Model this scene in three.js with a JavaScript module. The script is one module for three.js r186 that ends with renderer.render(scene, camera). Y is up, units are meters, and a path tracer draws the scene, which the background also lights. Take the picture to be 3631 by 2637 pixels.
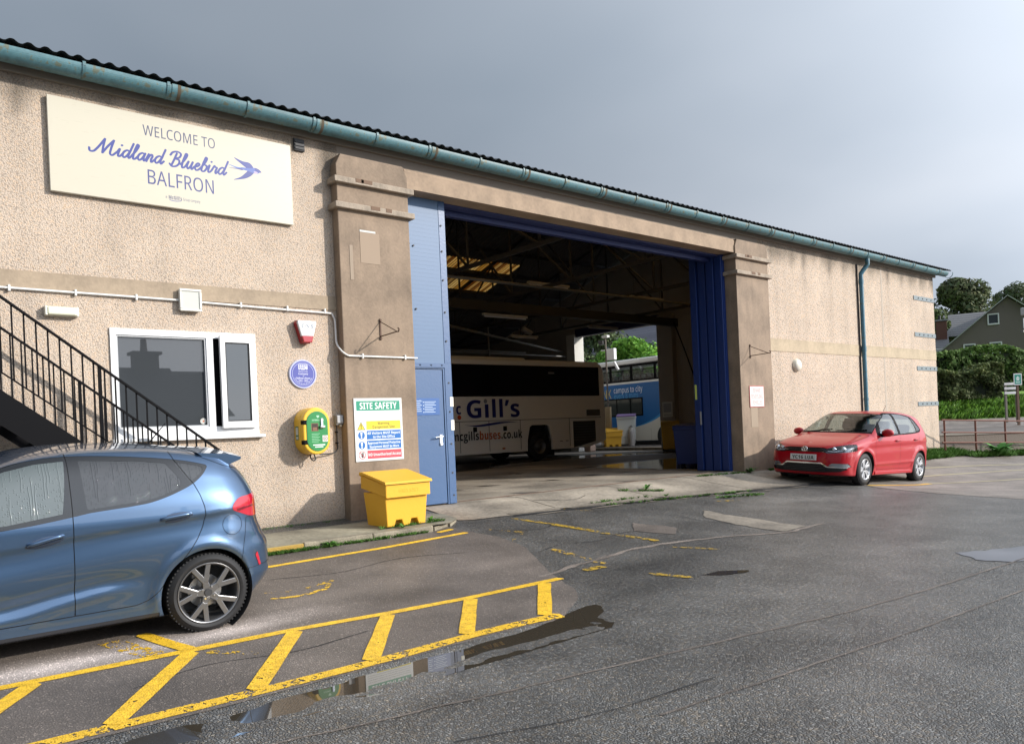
import * as THREE from 'three';
import { mergeGeometries } from 'three/addons/utils/BufferGeometryUtils.js';
import { RoundedBoxGeometry } from 'three/addons/geometries/RoundedBoxGeometry.js';
import { FontLoader } from 'three/addons/loaders/FontLoader.js';
import { TextGeometry } from 'three/addons/geometries/TextGeometry.js';

// ------------------------------------------------------------------ camera, sky, sun, exposure
const scene = new THREE.Scene();
const camera = new THREE.PerspectiveCamera(51.69, 1024 / 743, 0.05, 2000);
camera.position.set(0, 1.13, 9.7);
camera.rotation.order = 'YXZ';
camera.rotation.set(0, -39.74 * Math.PI / 180, -0.0438);
camera.setViewOffset(1024, 743, 0, -57.5, 1024, 743);
scene.add(camera);
const renderer = new THREE.WebGLRenderer({ antialias: true });
renderer.setSize(1024, 743);
renderer.toneMapping = THREE.LinearToneMapping;
renderer.toneMappingExposure = 1.22;
renderer.shadowMap.enabled = true;
renderer.shadowMap.type = THREE.PCFSoftShadowMap;
const SUN = new THREE.Vector3(0.376, 0.248, 0.45).normalize();
const sun = new THREE.DirectionalLight(new THREE.Color().setRGB(1, 0.935, 0.85), 4.0);
sun.position.copy(SUN).multiplyScalar(60).add(new THREE.Vector3(10, 0, 0));
sun.target.position.set(10, 0, 0);
sun.castShadow = true; sun.shadow.mapSize.set(4096, 4096); sun.shadow.radius = 3;
Object.assign(sun.shadow.camera, { left: -45, right: 45, top: 30, bottom: -30, near: 1, far: 160 });
scene.add(sun, sun.target);

// ------------------------------------------------------------------ noise
const hash = (x, y, s = 0) => { let h = Math.imul(x | 0, 374761393) ^ Math.imul(y | 0, 668265263) ^ Math.imul((s | 0) + 77, 1274126177); h = Math.imul(h ^ (h >>> 13), 1274126177); h ^= h >>> 16; return (h >>> 0) / 4294967296; };
const wrapi = (i, p) => p ? ((i % p) + p) % p : i;
function vnoise(x, y, s = 0, p = 0) { const ix = Math.floor(x), iy = Math.floor(y), fx = x - ix, fy = y - iy, u = fx * fx * (3 - 2 * fx), v = fy * fy * (3 - 2 * fy), a = wrapi(ix, p), b = wrapi(ix + 1, p), c = wrapi(iy, p), d = wrapi(iy + 1, p); const n00 = hash(a, c, s), n10 = hash(b, c, s), n01 = hash(a, d, s), n11 = hash(b, d, s); return (n00 + (n10 - n00) * u) * (1 - v) + (n01 + (n11 - n01) * u) * v; }
function fbm(x, y, o = 4, s = 0, p = 0) { let v = 0, a = 0.5, n = 0; for (let i = 0; i < o; i++) { v += a * vnoise(x, y, s + i, p); n += a; a *= 0.5; x *= 2; y *= 2; p *= 2; } return v / n; }
function rng(seed) { let s = seed >>> 0; return () => { s = (s + 0x6d2b79f5) >>> 0; let t = Math.imul(s ^ (s >>> 15), 1 | s); t = (t + Math.imul(t ^ (t >>> 7), 61 | t)) ^ t; return ((t ^ (t >>> 14)) >>> 0) / 4294967296; }; }
const clamp = (x, a = 0, b = 1) => Math.min(b, Math.max(a, x)), mix = (a, b, t) => a + (b - a) * t, sstep = (a, b, x) => { const t = clamp((x - a) / (b - a)); return t * t * (3 - 2 * t); };
const interp = (X, Y, x) => { if (x <= X[0]) return Y[0]; for (let i = 1; i < X.length; i++) if (x <= X[i]) return mix(Y[i - 1], Y[i], (x - X[i - 1]) / (X[i] - X[i - 1])); return Y[Y.length - 1]; };

// sky: heavy grey-blue rain cloud, paler towards the right and towards the sun
{
  const W = 1024, H = 512, data = new Float32Array(W * H * 4), d = new THREE.Vector3();
  for (let j = 0; j < H; j++) for (let i = 0; i < W; i++) {
    const el = ((j + 0.5) / H - 0.5) * Math.PI, az = ((i + 0.5) / W - 0.5) * 2 * Math.PI;
    d.set(Math.cos(az) * Math.cos(el), Math.sin(el), Math.sin(az) * Math.cos(el));
    const o = (j * W + i) * 4, k = Math.max(d.y, 0.0) + 0.16, cx = d.x / k, cz = d.z / k;
    const n = fbm(cx * 0.9 + 9, cz * 0.9 + 4, 5, 11), n2 = fbm(cx * 0.45 + 3, cz * 0.5 + 8, 4, 31);
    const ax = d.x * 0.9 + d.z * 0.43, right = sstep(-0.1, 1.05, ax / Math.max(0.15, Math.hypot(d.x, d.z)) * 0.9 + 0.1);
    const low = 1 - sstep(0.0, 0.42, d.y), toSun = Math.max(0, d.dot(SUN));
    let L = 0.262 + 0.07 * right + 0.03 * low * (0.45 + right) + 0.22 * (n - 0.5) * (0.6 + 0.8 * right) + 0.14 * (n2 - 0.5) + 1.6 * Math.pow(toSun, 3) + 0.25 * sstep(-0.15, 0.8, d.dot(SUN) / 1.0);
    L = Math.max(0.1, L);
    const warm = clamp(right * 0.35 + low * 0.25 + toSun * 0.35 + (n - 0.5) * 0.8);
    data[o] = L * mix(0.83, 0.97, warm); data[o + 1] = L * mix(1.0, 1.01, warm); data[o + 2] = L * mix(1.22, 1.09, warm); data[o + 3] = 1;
  }
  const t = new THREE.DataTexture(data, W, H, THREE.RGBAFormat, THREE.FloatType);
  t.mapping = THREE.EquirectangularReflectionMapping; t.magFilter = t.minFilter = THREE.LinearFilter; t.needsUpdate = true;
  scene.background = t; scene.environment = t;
}

// ------------------------------------------------------------------ building blocks
const taken = new Map();
function numbered(n) { const k = taken.get(n) || 0; taken.set(n, k + 1); return k ? n + '_' + String(k).padStart(3, '0') : n; }
function thing(name, label, category, pos = [0, 0, 0], group) { const o = new THREE.Group(); o.name = numbered(name); o.position.set(...pos); o.userData = { label, category }; if (group) o.userData.group = group; scene.add(o); return o; }
function struct(name, label) { const o = new THREE.Group(); o.name = numbered(name); o.userData = { kind: 'structure' }; if (label) o.userData.label = label; scene.add(o); return o; }
function mesh(name, geo, mat, parent) {
  const list = Array.isArray(geo) ? geo.filter(Boolean) : [geo];
  const g = list.length === 1 ? list[0] : mergeGeometries(list.map(norm), false);
  const m = new THREE.Mesh(g, mat); m.name = name; m.castShadow = m.receiveShadow = true; (parent || scene).add(m); return m;
}
function norm(g) { if (g.index) g = g.toNonIndexed(); for (const k of Object.keys(g.attributes)) if (!['position', 'normal', 'uv', 'color'].includes(k)) g.deleteAttribute(k); if (!g.attributes.color) {} return g; }
// uv in metres from the dominant axis of the normal
function uvm(g) {
  g = norm(g); const p = g.attributes.position, n = g.attributes.normal, u = new Float32Array(p.count * 2);
  for (let i = 0; i < p.count; i += 3) {
    const nx = Math.abs(n.getX(i) + n.getX(i + 1) + n.getX(i + 2)), ny = Math.abs(n.getY(i) + n.getY(i + 1) + n.getY(i + 2)), nz = Math.abs(n.getZ(i) + n.getZ(i + 1) + n.getZ(i + 2));
    for (let k = i; k < i + 3; k++) { const x = p.getX(k), y = p.getY(k), z = p.getZ(k); if (nx > ny && nx > nz) { u[k * 2] = z + 0.37; u[k * 2 + 1] = y; } else if (ny > nz) { u[k * 2] = x; u[k * 2 + 1] = z; } else { u[k * 2] = x; u[k * 2 + 1] = y; } }
  }
  g.setAttribute('uv', new THREE.BufferAttribute(u, 2)); return g;
}
const V = (x, y, z) => new THREE.Vector3(x, y, z);
const box = (x0, x1, y0, y1, z0, z1) => uvm(new THREE.BoxGeometry(x1 - x0, y1 - y0, z1 - z0).translate((x0 + x1) / 2, (y0 + y1) / 2, (z0 + z1) / 2));
const rbox = (x0, x1, y0, y1, z0, z1, r = 0.01, s = 2) => uvm(new RoundedBoxGeometry(x1 - x0, y1 - y0, z1 - z0, s, r).translate((x0 + x1) / 2, (y0 + y1) / 2, (z0 + z1) / 2));
function rod(a, b, r, r2 = r, seg = 8, open = false) { const A = V(...a), B = V(...b), L = A.distanceTo(B), g = new THREE.CylinderGeometry(r2, r, L, seg, 1, open); g.translate(0, L / 2, 0); g.applyQuaternion(new THREE.Quaternion().setFromUnitVectors(V(0, 1, 0), B.clone().sub(A).normalize())); g.translate(...a); return uvm(g); }
function bar(a, b, w, h, up = [0, 1, 0]) { const A = V(...a), B = V(...b), L = A.distanceTo(B), d = B.clone().sub(A).normalize(), s = new THREE.Vector3().crossVectors(V(...up), d).normalize(), t = new THREE.Vector3().crossVectors(d, s); const g = new THREE.BoxGeometry(w, h, L).translate(0, 0, L / 2); g.applyMatrix4(new THREE.Matrix4().makeBasis(s, t, d)); g.translate(...a); return uvm(g); }
function tube(pts, r, seg = 24, rad = 8, tension = 0.2) { return uvm(new THREE.TubeGeometry(new THREE.CatmullRomCurve3(pts.map((p) => V(...p)), false, 'catmullrom', tension), seg, r, rad)); }
function prism(pts, depth, bevel = 0) { const s = new THREE.Shape(pts.map((p) => new THREE.Vector2(...p))); return uvm(new THREE.ExtrudeGeometry(s, { depth, bevelEnabled: bevel > 0, bevelSize: bevel, bevelThickness: bevel, bevelSegments: 2, curveSegments: 10 })); }
function disc(cx, cy, z, r, th, seg = 32) { return uvm(new THREE.CylinderGeometry(r, r, th, seg).rotateX(Math.PI / 2).translate(cx, cy, z + th / 2)); }
function plane(x0, x1, y0, y1, z) { return new THREE.PlaneGeometry(x1 - x0, y1 - y0).translate((x0 + x1) / 2, (y0 + y1) / 2, z); }
function fromSoup(s, off = 0, flip = false) { // s: flat array of [x,y,z,nx,ny,nz] per vertex
  const n = s.length / 6, p = new Float32Array(n * 3), q = new Float32Array(n * 3), u = new Float32Array(n * 2);
  for (let i = 0; i < n; i++) { for (let k = 0; k < 3; k++) { q[i * 3 + k] = s[i * 6 + 3 + k]; p[i * 3 + k] = s[i * 6 + k] + off * s[i * 6 + 3 + k]; } u[i * 2] = s[i * 6]; u[i * 2 + 1] = s[i * 6 + 1]; }
  const g = new THREE.BufferGeometry(); g.setAttribute('position', new THREE.BufferAttribute(p, 3)); g.setAttribute('normal', new THREE.BufferAttribute(q, 3)); g.setAttribute('uv', new THREE.BufferAttribute(u, 2)); return g;
}
// cut a triangle soup by a scalar field: [negative side, positive side]
function cut(s, f) {
  const I = [], O = [];
  for (let t = 0; t < s.length; t += 18) {
    const d = [0, 1, 2].map((k) => { const i = t + k * 6; return f(s[i], s[i + 1], s[i + 2], s[i + 3], s[i + 4], s[i + 5]); });
    const neg = d.filter((x) => x < 0).length;
    if (neg === 3 || neg === 0) { const A = neg === 3 ? I : O; for (let k = 0; k < 18; k++) A.push(s[t + k]); continue; }
    const lone = d.findIndex((x) => (x < 0) === (neg === 1)), idx = [lone, (lone + 1) % 3, (lone + 2) % 3];
    const v = idx.map((k) => s.slice(t + k * 6, t + k * 6 + 6)), dd = idx.map((k) => d[k]);
    const lerp = (a, b, t) => a.map((x, i) => x + (b[i] - x) * t), p = lerp(v[0], v[1], dd[0] / (dd[0] - dd[1])), q = lerp(v[0], v[2], dd[0] / (dd[0] - dd[2]));
    const one = [...v[0], ...p, ...q], two = [...p, ...v[1], ...v[2], ...p, ...v[2], ...q];
    if (neg === 1) { I.push(...one); O.push(...two); } else { O.push(...one); I.push(...two); }
  }
  return [I, O];
}
// signed distance to a polygon (negative inside) and distance to a polyline
function sdPoly(P) { return (x, y) => { let d = 1e9, s = 1; for (let i = 0, j = P.length - 1; i < P.length; j = i++) { const ex = P[j][0] - P[i][0], ey = P[j][1] - P[i][1], wx = x - P[i][0], wy = y - P[i][1], t = clamp((wx * ex + wy * ey) / (ex * ex + ey * ey + 1e-12)), bx = wx - ex * t, by = wy - ey * t; d = Math.min(d, bx * bx + by * by); const c1 = y >= P[i][1], c2 = y < P[j][1], c3 = ex * wy > ey * wx; if ((c1 && c2 && c3) || (!c1 && !c2 && !c3)) s = -s; } return s * Math.sqrt(d); }; }
function sdLine(P) { return (x, y) => { let d = 1e9; for (let i = 1; i < P.length; i++) { const ex = P[i][0] - P[i - 1][0], ey = P[i][1] - P[i - 1][1], wx = x - P[i - 1][0], wy = y - P[i - 1][1], t = clamp((wx * ex + wy * ey) / (ex * ex + ey * ey + 1e-12)), bx = wx - ex * t, by = wy - ey * t; d = Math.min(d, bx * bx + by * by); } return Math.sqrt(d); }; }
function smoothPts(P, n = 6, closed = false) { const c = new THREE.CatmullRomCurve3(P.map((p) => V(p[0], p[1], 0)), closed, 'centripetal'); return c.getPoints(n * P.length).map((p) => [p.x, p.y]); }

// ------------------------------------------------------------------ textures and materials
const texs = {};
function dataTex(key, N, size, fn, srgb = true, smooth = true) { // fn(u,v,i,j) -> [r,g,b] 0..1
  const d = new Uint8Array(N * N * 4);
  for (let j = 0; j < N; j++) for (let i = 0; i < N; i++) { const c = fn(i / N, j / N, i, j), o = (j * N + i) * 4; d[o] = clamp(c[0]) * 255; d[o + 1] = clamp(c[1]) * 255; d[o + 2] = clamp(c[2]) * 255; d[o + 3] = c.length > 3 ? clamp(c[3]) * 255 : 255; }
  const t = new THREE.DataTexture(d, N, N, THREE.RGBAFormat); t.wrapS = t.wrapT = THREE.RepeatWrapping; t.magFilter = THREE.LinearFilter; t.minFilter = THREE.LinearMipmapLinearFilter; if (srgb) t.colorSpace = THREE.SRGBColorSpace; t.repeat.set(1 / size, 1 / size); t.needsUpdate = true; texs[key] = t; return t;
}
function again(t, size, ox = 0) { const c = t.clone(); c.repeat.set(1 / size, 1 / size); c.offset.set(ox, ox * 0.7); c.needsUpdate = true; return c; }
const rgb = (r, g, b) => new THREE.Color().setRGB(r, g, b);
const std = (color, roughness = 0.6, o = {}) => new THREE.MeshStandardMaterial({ color: color instanceof THREE.Color ? color : rgb(...color), roughness, ...o });
const phys = (color, roughness, o = {}) => new THREE.MeshPhysicalMaterial({ color: rgb(...color), roughness, ...o });
const S2 = (x) => Math.pow(clamp(x), 1 / 2.2); // linear albedo to the stored value
function cellNoise(N, cells, seed, jit = 0.9) { // worley on a tile: per pixel [d1, d2, id]
  const d1 = new Float32Array(N * N), d2 = new Float32Array(N * N), id = new Float32Array(N * N), k = cells / N, px = new Float32Array(cells * cells), py = new Float32Array(cells * cells), pi = new Float32Array(cells * cells);
  for (let j = 0; j < cells; j++) for (let i = 0; i < cells; i++) { const o = j * cells + i; px[o] = 0.5 + (hash(i, j, seed) - 0.5) * jit; py[o] = 0.5 + (hash(i, j, seed + 1) - 0.5) * jit; pi[o] = hash(i, j, seed + 2); }
  for (let j = 0; j < N; j++) for (let i = 0; i < N; i++) {
    const x = i * k, y = j * k, cx = Math.floor(x), cy = Math.floor(y); let a = 9, b = 9, w = 0;
    for (let v = -1; v <= 1; v++) for (let u = -1; u <= 1; u++) { const X = (cx + u + cells) % cells, Y = (cy + v + cells) % cells, o = Y * cells + X, dx = cx + u + px[o] - x, dy = cy + v + py[o] - y, q = dx * dx + dy * dy; if (q < a) { b = a; a = q; w = pi[o]; } else if (q < b) b = q; }
    const o = j * N + i; d1[o] = Math.sqrt(a); d2[o] = Math.sqrt(b); id[o] = w;
  }
  return { d1, d2, id };
}
const M = {};
{ // roughcast: small stones thrown on render
  const N = 1024, c = cellNoise(N, 120, 3), c2 = cellNoise(N, 70, 8);
  const hgt = (o) => clamp(1 - c.d1[o] * 1.25) * (c.id[o] > 0.25 ? 1 : 0.45) * 0.7 + clamp(1 - c2.d1[o] * 1.5) * 0.4;
  dataTex('dash', N, 1.6, (u, v, i, j) => { const o = j * N + i, h = hgt(o), b = fbm(u * 6, v * 6, 4, 5, 6), t = 0.74 + 0.34 * sstep(0.05, 0.5, h) + (c.id[o] - 0.5) * 0.24 + (b - 0.5) * 0.22, w = c.id[o]; return [S2(0.60 * t), S2(0.515 * t * (w > 0.8 ? 0.93 : 1)), S2(0.435 * t * (w > 0.8 ? 0.85 : 1))]; });
  dataTex('dashH', N, 1.6, (u, v, i, j) => { const h = hgt(j * N + i); return [h, h, h]; }, false);
  M.dash = std([0.79, 0.755, 0.715], 0.92, { map: texs.dash, bumpMap: texs.dashH, bumpScale: 0.0065, vertexColors: true });
  M.dashR = std([0.79, 0.755, 0.715], 0.92, { map: again(texs.dash, 3.0, 0.3), bumpMap: again(texs.dashH, 3.0, 0.3), bumpScale: 0.009, vertexColors: true });
}
{ // smooth painted cement of pillars, lintel and bands
  const N = 512; dataTex('cement', N, 1.6, (u, v) => { const a = fbm(u * 5, v * 5, 5, 21, 5), b = fbm(u * 60, v * 60, 2, 23, 60), sp = vnoise(u * 110, v * 110, 29, 110) > 0.955 ? 0.13 : 0, s = fbm(u * 14, v * 2, 4, 27, 14) - 0.5, t = 0.88 + (a - 0.5) * 0.55 + (b - 0.5) * 0.2 + s * 0.28 - sp; return [S2(0.275 * t), S2(0.203 * t), S2(0.142 * t)]; });
  dataTex('cementH', N, 1.6, (u, v) => { const h = fbm(u * 90, v * 90, 2, 24, 90) * 0.6 + fbm(u * 9, v * 9, 3, 25, 9) * 0.4; return [h, h, h]; }, false);
  M.cement = std([1, 1, 1], 0.85, { map: texs.cement, bumpMap: texs.cementH, bumpScale: 0.002 });
  M.bandR = std([1.7, 1.85, 1.8], 0.85, { map: again(texs.cement, 2.1, 0.7), bumpMap: texs.cementH, bumpScale: 0.002 });
  M.band = std([1.35, 1.42, 1.42], 0.85, { map: again(texs.cement, 1.9, 0.4), bumpMap: texs.cementH, bumpScale: 0.002 });
  M.lintel = std([1.25, 1.24, 1.22], 0.85, { map: again(texs.cement, 2.3, 0.2), bumpMap: texs.cementH, bumpScale: 0.002 });
  M.ledge = std([1.35, 1.5, 1.65], 0.9, { map: again(texs.cement, 0.5, 0.1), bumpMap: again(texs.cementH, 0.4), bumpScale: 0.006 });
}
{ // road: rolled stone chippings in tar, wet
  const N = 2048, c = cellNoise(N, 180, 41, 0.95), c2 = cellNoise(N, 52, 47, 0.9);
  dataTex('road', N, 3.2, (u, v, i, j) => { const o = j * N + i, e = sstep(0.04, 0.26, c.d2[o] - c.d1[o]), w = c.id[o], a = fbm(u * 9, v * 9, 4, 43, 9), m = sstep(0.1, 0.5, c2.d2[o] - c2.d1[o]); let t = 0.24 + e * (0.32 + 0.9 * w * w) * (0.6 + 0.5 * m) + (a - 0.5) * 0.55; const br = hash(Math.floor(w * 9999), 5) > 0.72; return [S2(0.172 * t * (br ? 1.16 : 1)), S2(0.17 * t * (br ? 1.03 : 1)), S2(0.163 * t * (br ? 0.88 : 1))]; });
  dataTex('roadH', N, 3.2, (u, v, i, j) => { const o = j * N + i, h = sstep(0.0, 0.35, c.d2[o] - c.d1[o]) * (0.3 + 0.7 * c.id[o]) * (0.6 + 0.4 * sstep(0.1, 0.5, c2.d2[o] - c2.d1[o])); return [h, h, h]; }, false);
  M.road = phys([1, 1, 1], 0.42, { map: texs.road, bumpMap: texs.roadH, bumpScale: 0.014, vertexColors: true, specularIntensity: 1 });
}
{ // older smooth tarmac of the bays
  const N = 1024, c = cellNoise(N, 150, 51, 0.95);
  dataTex('tarmac', N, 2.2, (u, v, i, j) => { const o = j * N + i, a = fbm(u * 5, v * 5, 5, 53, 5), w = c.id[o], e = sstep(0.0, 0.35, c.d2[o] - c.d1[o]); let t = 0.75 + (a - 0.5) * 0.7 + e * (w > 0.9 ? 0.9 : w * 0.45); return [S2(0.165 * t), S2(0.138 * t), S2(0.118 * t)]; });
  dataTex('tarmacH', N, 2.2, (u, v, i, j) => { const o = j * N + i, h = sstep(0, 0.4, c.d2[o] - c.d1[o]) * c.id[o]; return [h, h, h]; }, false);
  M.tarmac = phys([1, 1, 1], 0.58, { map: texs.tarmac, bumpMap: texs.tarmacH, bumpScale: 0.003, vertexColors: true, specularIntensity: 0.8 });
}
{ // concrete of apron, kerbs and depot floor
  const N = 1024; dataTex('conc', N, 3.2, (u, v) => { const a = fbm(u * 4, v * 4, 6, 61, 4), b = fbm(u * 80, v * 80, 2, 63, 80), sp = vnoise(u * 150, v * 150, 65, 150) > 0.93 ? -0.25 : 0, t = 0.75 + (a - 0.5) * 0.9 + (b - 0.5) * 0.35 + sp; return [S2(0.50 * t), S2(0.435 * t), S2(0.35 * t)]; });
  dataTex('concH', N, 3.2, (u, v) => { const h = fbm(u * 120, v * 120, 2, 64, 120) * 0.7 + fbm(u * 10, v * 10, 3, 66, 10) * 0.3; return [h, h, h]; }, false);
  M.conc = phys([1, 1, 1], 0.62, { map: texs.conc, bumpMap: texs.concH, bumpScale: 0.004, vertexColors: true });
  M.kerb = std([0.62, 0.62, 0.56], 0.85, { map: again(texs.conc, 1.1), bumpMap: again(texs.concH, 1.1), bumpScale: 0.006 });
  M.oldconc = std([0.36, 0.37, 0.33], 0.85, { map: again(texs.conc, 1.6, 0.3), bumpMap: again(texs.concH, 1.2), bumpScale: 0.008 });
}
{ // worn yellow paint: full and faded
  const N = 512; for (const [k, th] of [['paint', 0.82], ['paintOld', 0.66], ['paintGhost', 0.5], ['paintWorn', 0.6]]) dataTex(k, N, 1.1, (u, v) => { const a = fbm(u * 26, v * 26, 3, 71, 26), b = fbm(u * 90, v * 90, 2, 73, 90), c = fbm(u * 4, v * 4, 3, 75, 4), w = a * 0.5 + b * 0.38 + c * 0.3, t = 0.86 + (a - 0.5) * 0.5 + (b - 0.5) * 0.35; return [S2(0.92 * t), S2(0.56 * t), S2(0.03 * t), w < th ? 1 : 0]; });
  for (const k of ['paint', 'paintOld', 'paintGhost', 'paintWorn']) M[k] = std([1, 1, 1], 0.5, { map: texs[k], alphaTest: 0.5, bumpMap: again(texs.tarmacH, 2.2), bumpScale: 0.003 });
  M.paintWorn.color.setRGB(0.62, 0.66, 1.1);
}
{ // peeling teal paint of gutter and downpipe
  const N = 512; dataTex('teal', N, 0.9, (u, v) => { const a = fbm(u * 6, v * 6, 4, 81, 6), b = fbm(u * 30, v * 30, 3, 83, 30), d = sstep(0.60, 0.70, a * 0.6 + b * 0.45), t = 0.85 + (b - 0.5) * 0.5 + (a - 0.5) * 0.5; return [S2(mix(0.085, 0.10, d) * t), S2(mix(0.205, 0.12, d) * t), S2(mix(0.235, 0.085, d) * t)]; });
  M.teal = std([1, 1, 1], 0.5, { map: texs.teal }); M.tealDark = std([0.85, 0.85, 0.85], 0.5, { map: texs.teal });
  M.tealBlue = std([0.62, 0.88, 1.1], 0.45, { map: texs.teal });
}
M.white = std([0.7, 0.7, 0.7], 0.35); M.whiteWarm = std([0.72, 0.70, 0.60], 0.4); M.whiteDull = std([0.5, 0.5, 0.47], 0.6);
M.black = phys([0.004, 0.004, 0.005], 0.7, { specularIntensity: 0.25 }); M.blackMat = std([0.02, 0.02, 0.021], 0.75); M.rubber = std([0.013, 0.013, 0.014], 0.7); M.dark = std([0.03, 0.03, 0.032], 0.6);
M.chrome = std([0.75, 0.76, 0.78], 0.12, { metalness: 1 }); M.steel = std([0.45, 0.46, 0.48], 0.32, { metalness: 1 }); M.galv = std([0.15, 0.185, 0.2], 0.6);
M.rust = std([0.16, 0.055, 0.03], 0.8); M.iron = std([0.1, 0.055, 0.035], 0.75);
M.grey = std([0.25, 0.26, 0.27], 0.55); M.rail = std([0.14, 0.048, 0.03], 0.75);
M.pane = phys([1, 1, 1], 0.02, { transmission: 1, thickness: 0, ior: 1.5 });
const canvasTex = (w, h, draw) => { const c = document.createElement('canvas'); c.width = w; c.height = h; const x = c.getContext('2d'); draw(x, w, h); const t = new THREE.CanvasTexture(c); t.colorSpace = THREE.SRGBColorSpace; t.anisotropy = 8; return t; };
const printed = (w, h, draw, rough = 0.35) => new THREE.MeshStandardMaterial({ color: rgb(0.72, 0.72, 0.71), map: canvasTex(w, h, draw), roughness: rough });
const dim = (m, k) => { m.color.setRGB(k, k, k); return m; };
function fitText(x, s, font, px, cx, cy, maxW, align = 'center') { x.font = font.replace('#', px); x.textAlign = align; x.textBaseline = 'middle'; const w = x.measureText(s).width; x.save(); x.translate(cx, cy); if (maxW) x.scale(maxW / w, 1); x.fillText(s, 0, 0); x.restore(); }
function rrect(x, a, b, w, h, r) { x.beginPath(); x.roundRect(a, b, w, h, r); x.fill(); }
// ------------------------------------------------------------------ ground
const GZ = [-60, 0, 0.8, 1.7, 2.6, 3.6, 6, 9.7, 20, 60], GY = [0, 0, -0.12, -0.22, -0.31, -0.37, -0.43, -0.47, -0.55, -0.8];
const dipZ = (x) => interp([0, 2, 3.2, 4, 4.6, 5], [5.27, 5.34, 5.31, 5.3, 5.1, 4.86], x);
const gh = (x, z) => interp(GZ, GY, z) - (z > 4.2 && z < 6.2 && x > 0 && x < 5.2 ? 0.026 * (0.45 + 0.55 * sstep(1.6, 2.4, x)) * sstep(0.3, 1.6, x) * (1 - sstep(4.5, 5.05, x)) * Math.exp(-(((z - dipZ(x)) / (0.085 + 0.06 * sstep(3.2, 4.3, x))) ** 2)) + (fbm(x * 5, z * 7, 3, 97) - 0.5) * 0.022 * sstep(5.1, 5.2, z) * (1 - sstep(5.8, 6.1, z)) : 0) - 0.115 * sstep(14.8, 17.6, x) * sstep(-0.8, 1, z) * (1 - sstep(3.5, 8, z)) * (1 - sstep(30, 60, x));
function gridSoup(xs, zs, h) {
  const s = [], n = (x, z) => { const e = 0.05, a = (h(x + e, z) - h(x - e, z)) / (2 * e), b = (h(x, z + e) - h(x, z - e)) / (2 * e), l = Math.hypot(a, 1, b); return [-a / l, 1 / l, -b / l]; }, P = (x, z) => [x, h(x, z), z, ...n(x, z)];
  const g = xs.map((x) => zs.map((z) => P(x, z)));
  for (let i = 0; i < xs.length - 1; i++) for (let j = 0; j < zs.length - 1; j++) { const a = g[i][j], b = g[i + 1][j], c = g[i + 1][j + 1], d = g[i][j + 1]; s.push(...a, ...d, ...c, ...a, ...c, ...b); }
  return s;
}
const range = (a, b, st) => { const n = Math.max(1, Math.round((b - a) / st)), r = []; for (let i = 0; i <= n; i++) r.push(a + (b - a) * i / n); return r; };
function groundGeo(s, tint) { const g = fromSoup(s), p = g.attributes.position, u = g.attributes.uv, c = new Float32Array(p.count * 3); for (let i = 0; i < p.count; i++) { u.setXY(i, p.getX(i), p.getZ(i)); const k = tint ? tint(p.getX(i), p.getZ(i)) : 1; const a = Array.isArray(k) ? k : [k, k, k]; c.set(a, i * 3); } if (tint) g.setAttribute('color', new THREE.BufferAttribute(c, 3)); return g; }
// a sheet laid on the ground: polygon in (x,z), with a ragged edge
function sheet(poly, off, step = 0.2, wob = 0, wobScale = 3, h = gh, tint = null) {
  const X = poly.map((p) => p[0]), Z = poly.map((p) => p[1]), m = wob + 0.001;
  const s = gridSoup(range(Math.min(...X) - m, Math.max(...X) + m, step), range(Math.min(...Z) - m, Math.max(...Z) + m, step), (x, z) => h(x, z) + off), sd = sdPoly(poly);
  const [I] = cut(s, (x, y, z) => sd(x, z) + (wob ? (fbm(x * wobScale, z * wobScale, 3, 91) - 0.5) * 2 * wob : 0)); return groundGeo(I, tint);
}
const strip = (pts, w) => { const L = [], R = []; pts.forEach((p, i) => { const a = pts[Math.max(0, i - 1)], b = pts[Math.min(pts.length - 1, i + 1)], dx = b[0] - a[0], dz = b[1] - a[1], l = Math.hypot(dx, dz); L.push([p[0] - dz / l * w / 2, p[1] + dx / l * w / 2]); R.unshift([p[0] + dz / l * w / 2, p[1] - dx / l * w / 2]); }); return [...L, ...R]; };
// a thin line laid on the ground: a ribbon that follows the surface, with uneven edges
function ribbon(pts, w, off, rough = 0, h = gh, tint = null) {
  const c = new THREE.CatmullRomCurve3(pts.map((p) => V(p[0], 0, p[1])), false, 'centripetal'), n = Math.ceil(c.getLength() / 0.06), P = c.getSpacedPoints(n), s = [], row = [];
  for (let i = 0; i <= n; i++) { const a = P[Math.max(0, i - 1)], b = P[Math.min(n, i + 1)], dx = b.x - a.x, dz = b.z - a.z, l = Math.hypot(dx, dz), q = P[i], e = (k) => w / 2 * (1 + rough * 2 * (fbm(q.x * 7 + k, q.z * 7, 3, 93) - 0.5)), m = rough * w * 1.5 * (fbm(q.x * 2.5, q.z * 2.5, 3, 94) - 0.5), pt = (o) => { const x = q.x - dz / l * o, z = q.z + dx / l * o; return [x, h(x, z) + off, z, 0, 1, 0]; }; row.push([pt(m - e(0)), pt(m + e(40))]); }
  for (let i = 0; i < n; i++) { const [A, B] = row[i], [C, D] = row[i + 1]; s.push(...A, ...B, ...D, ...A, ...D, ...C); }
  return groundGeo(s, tint);
}
const S = (o, label) => { o.userData.kind = 'structure'; if (label) o.userData.label = label; return o; };
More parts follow.
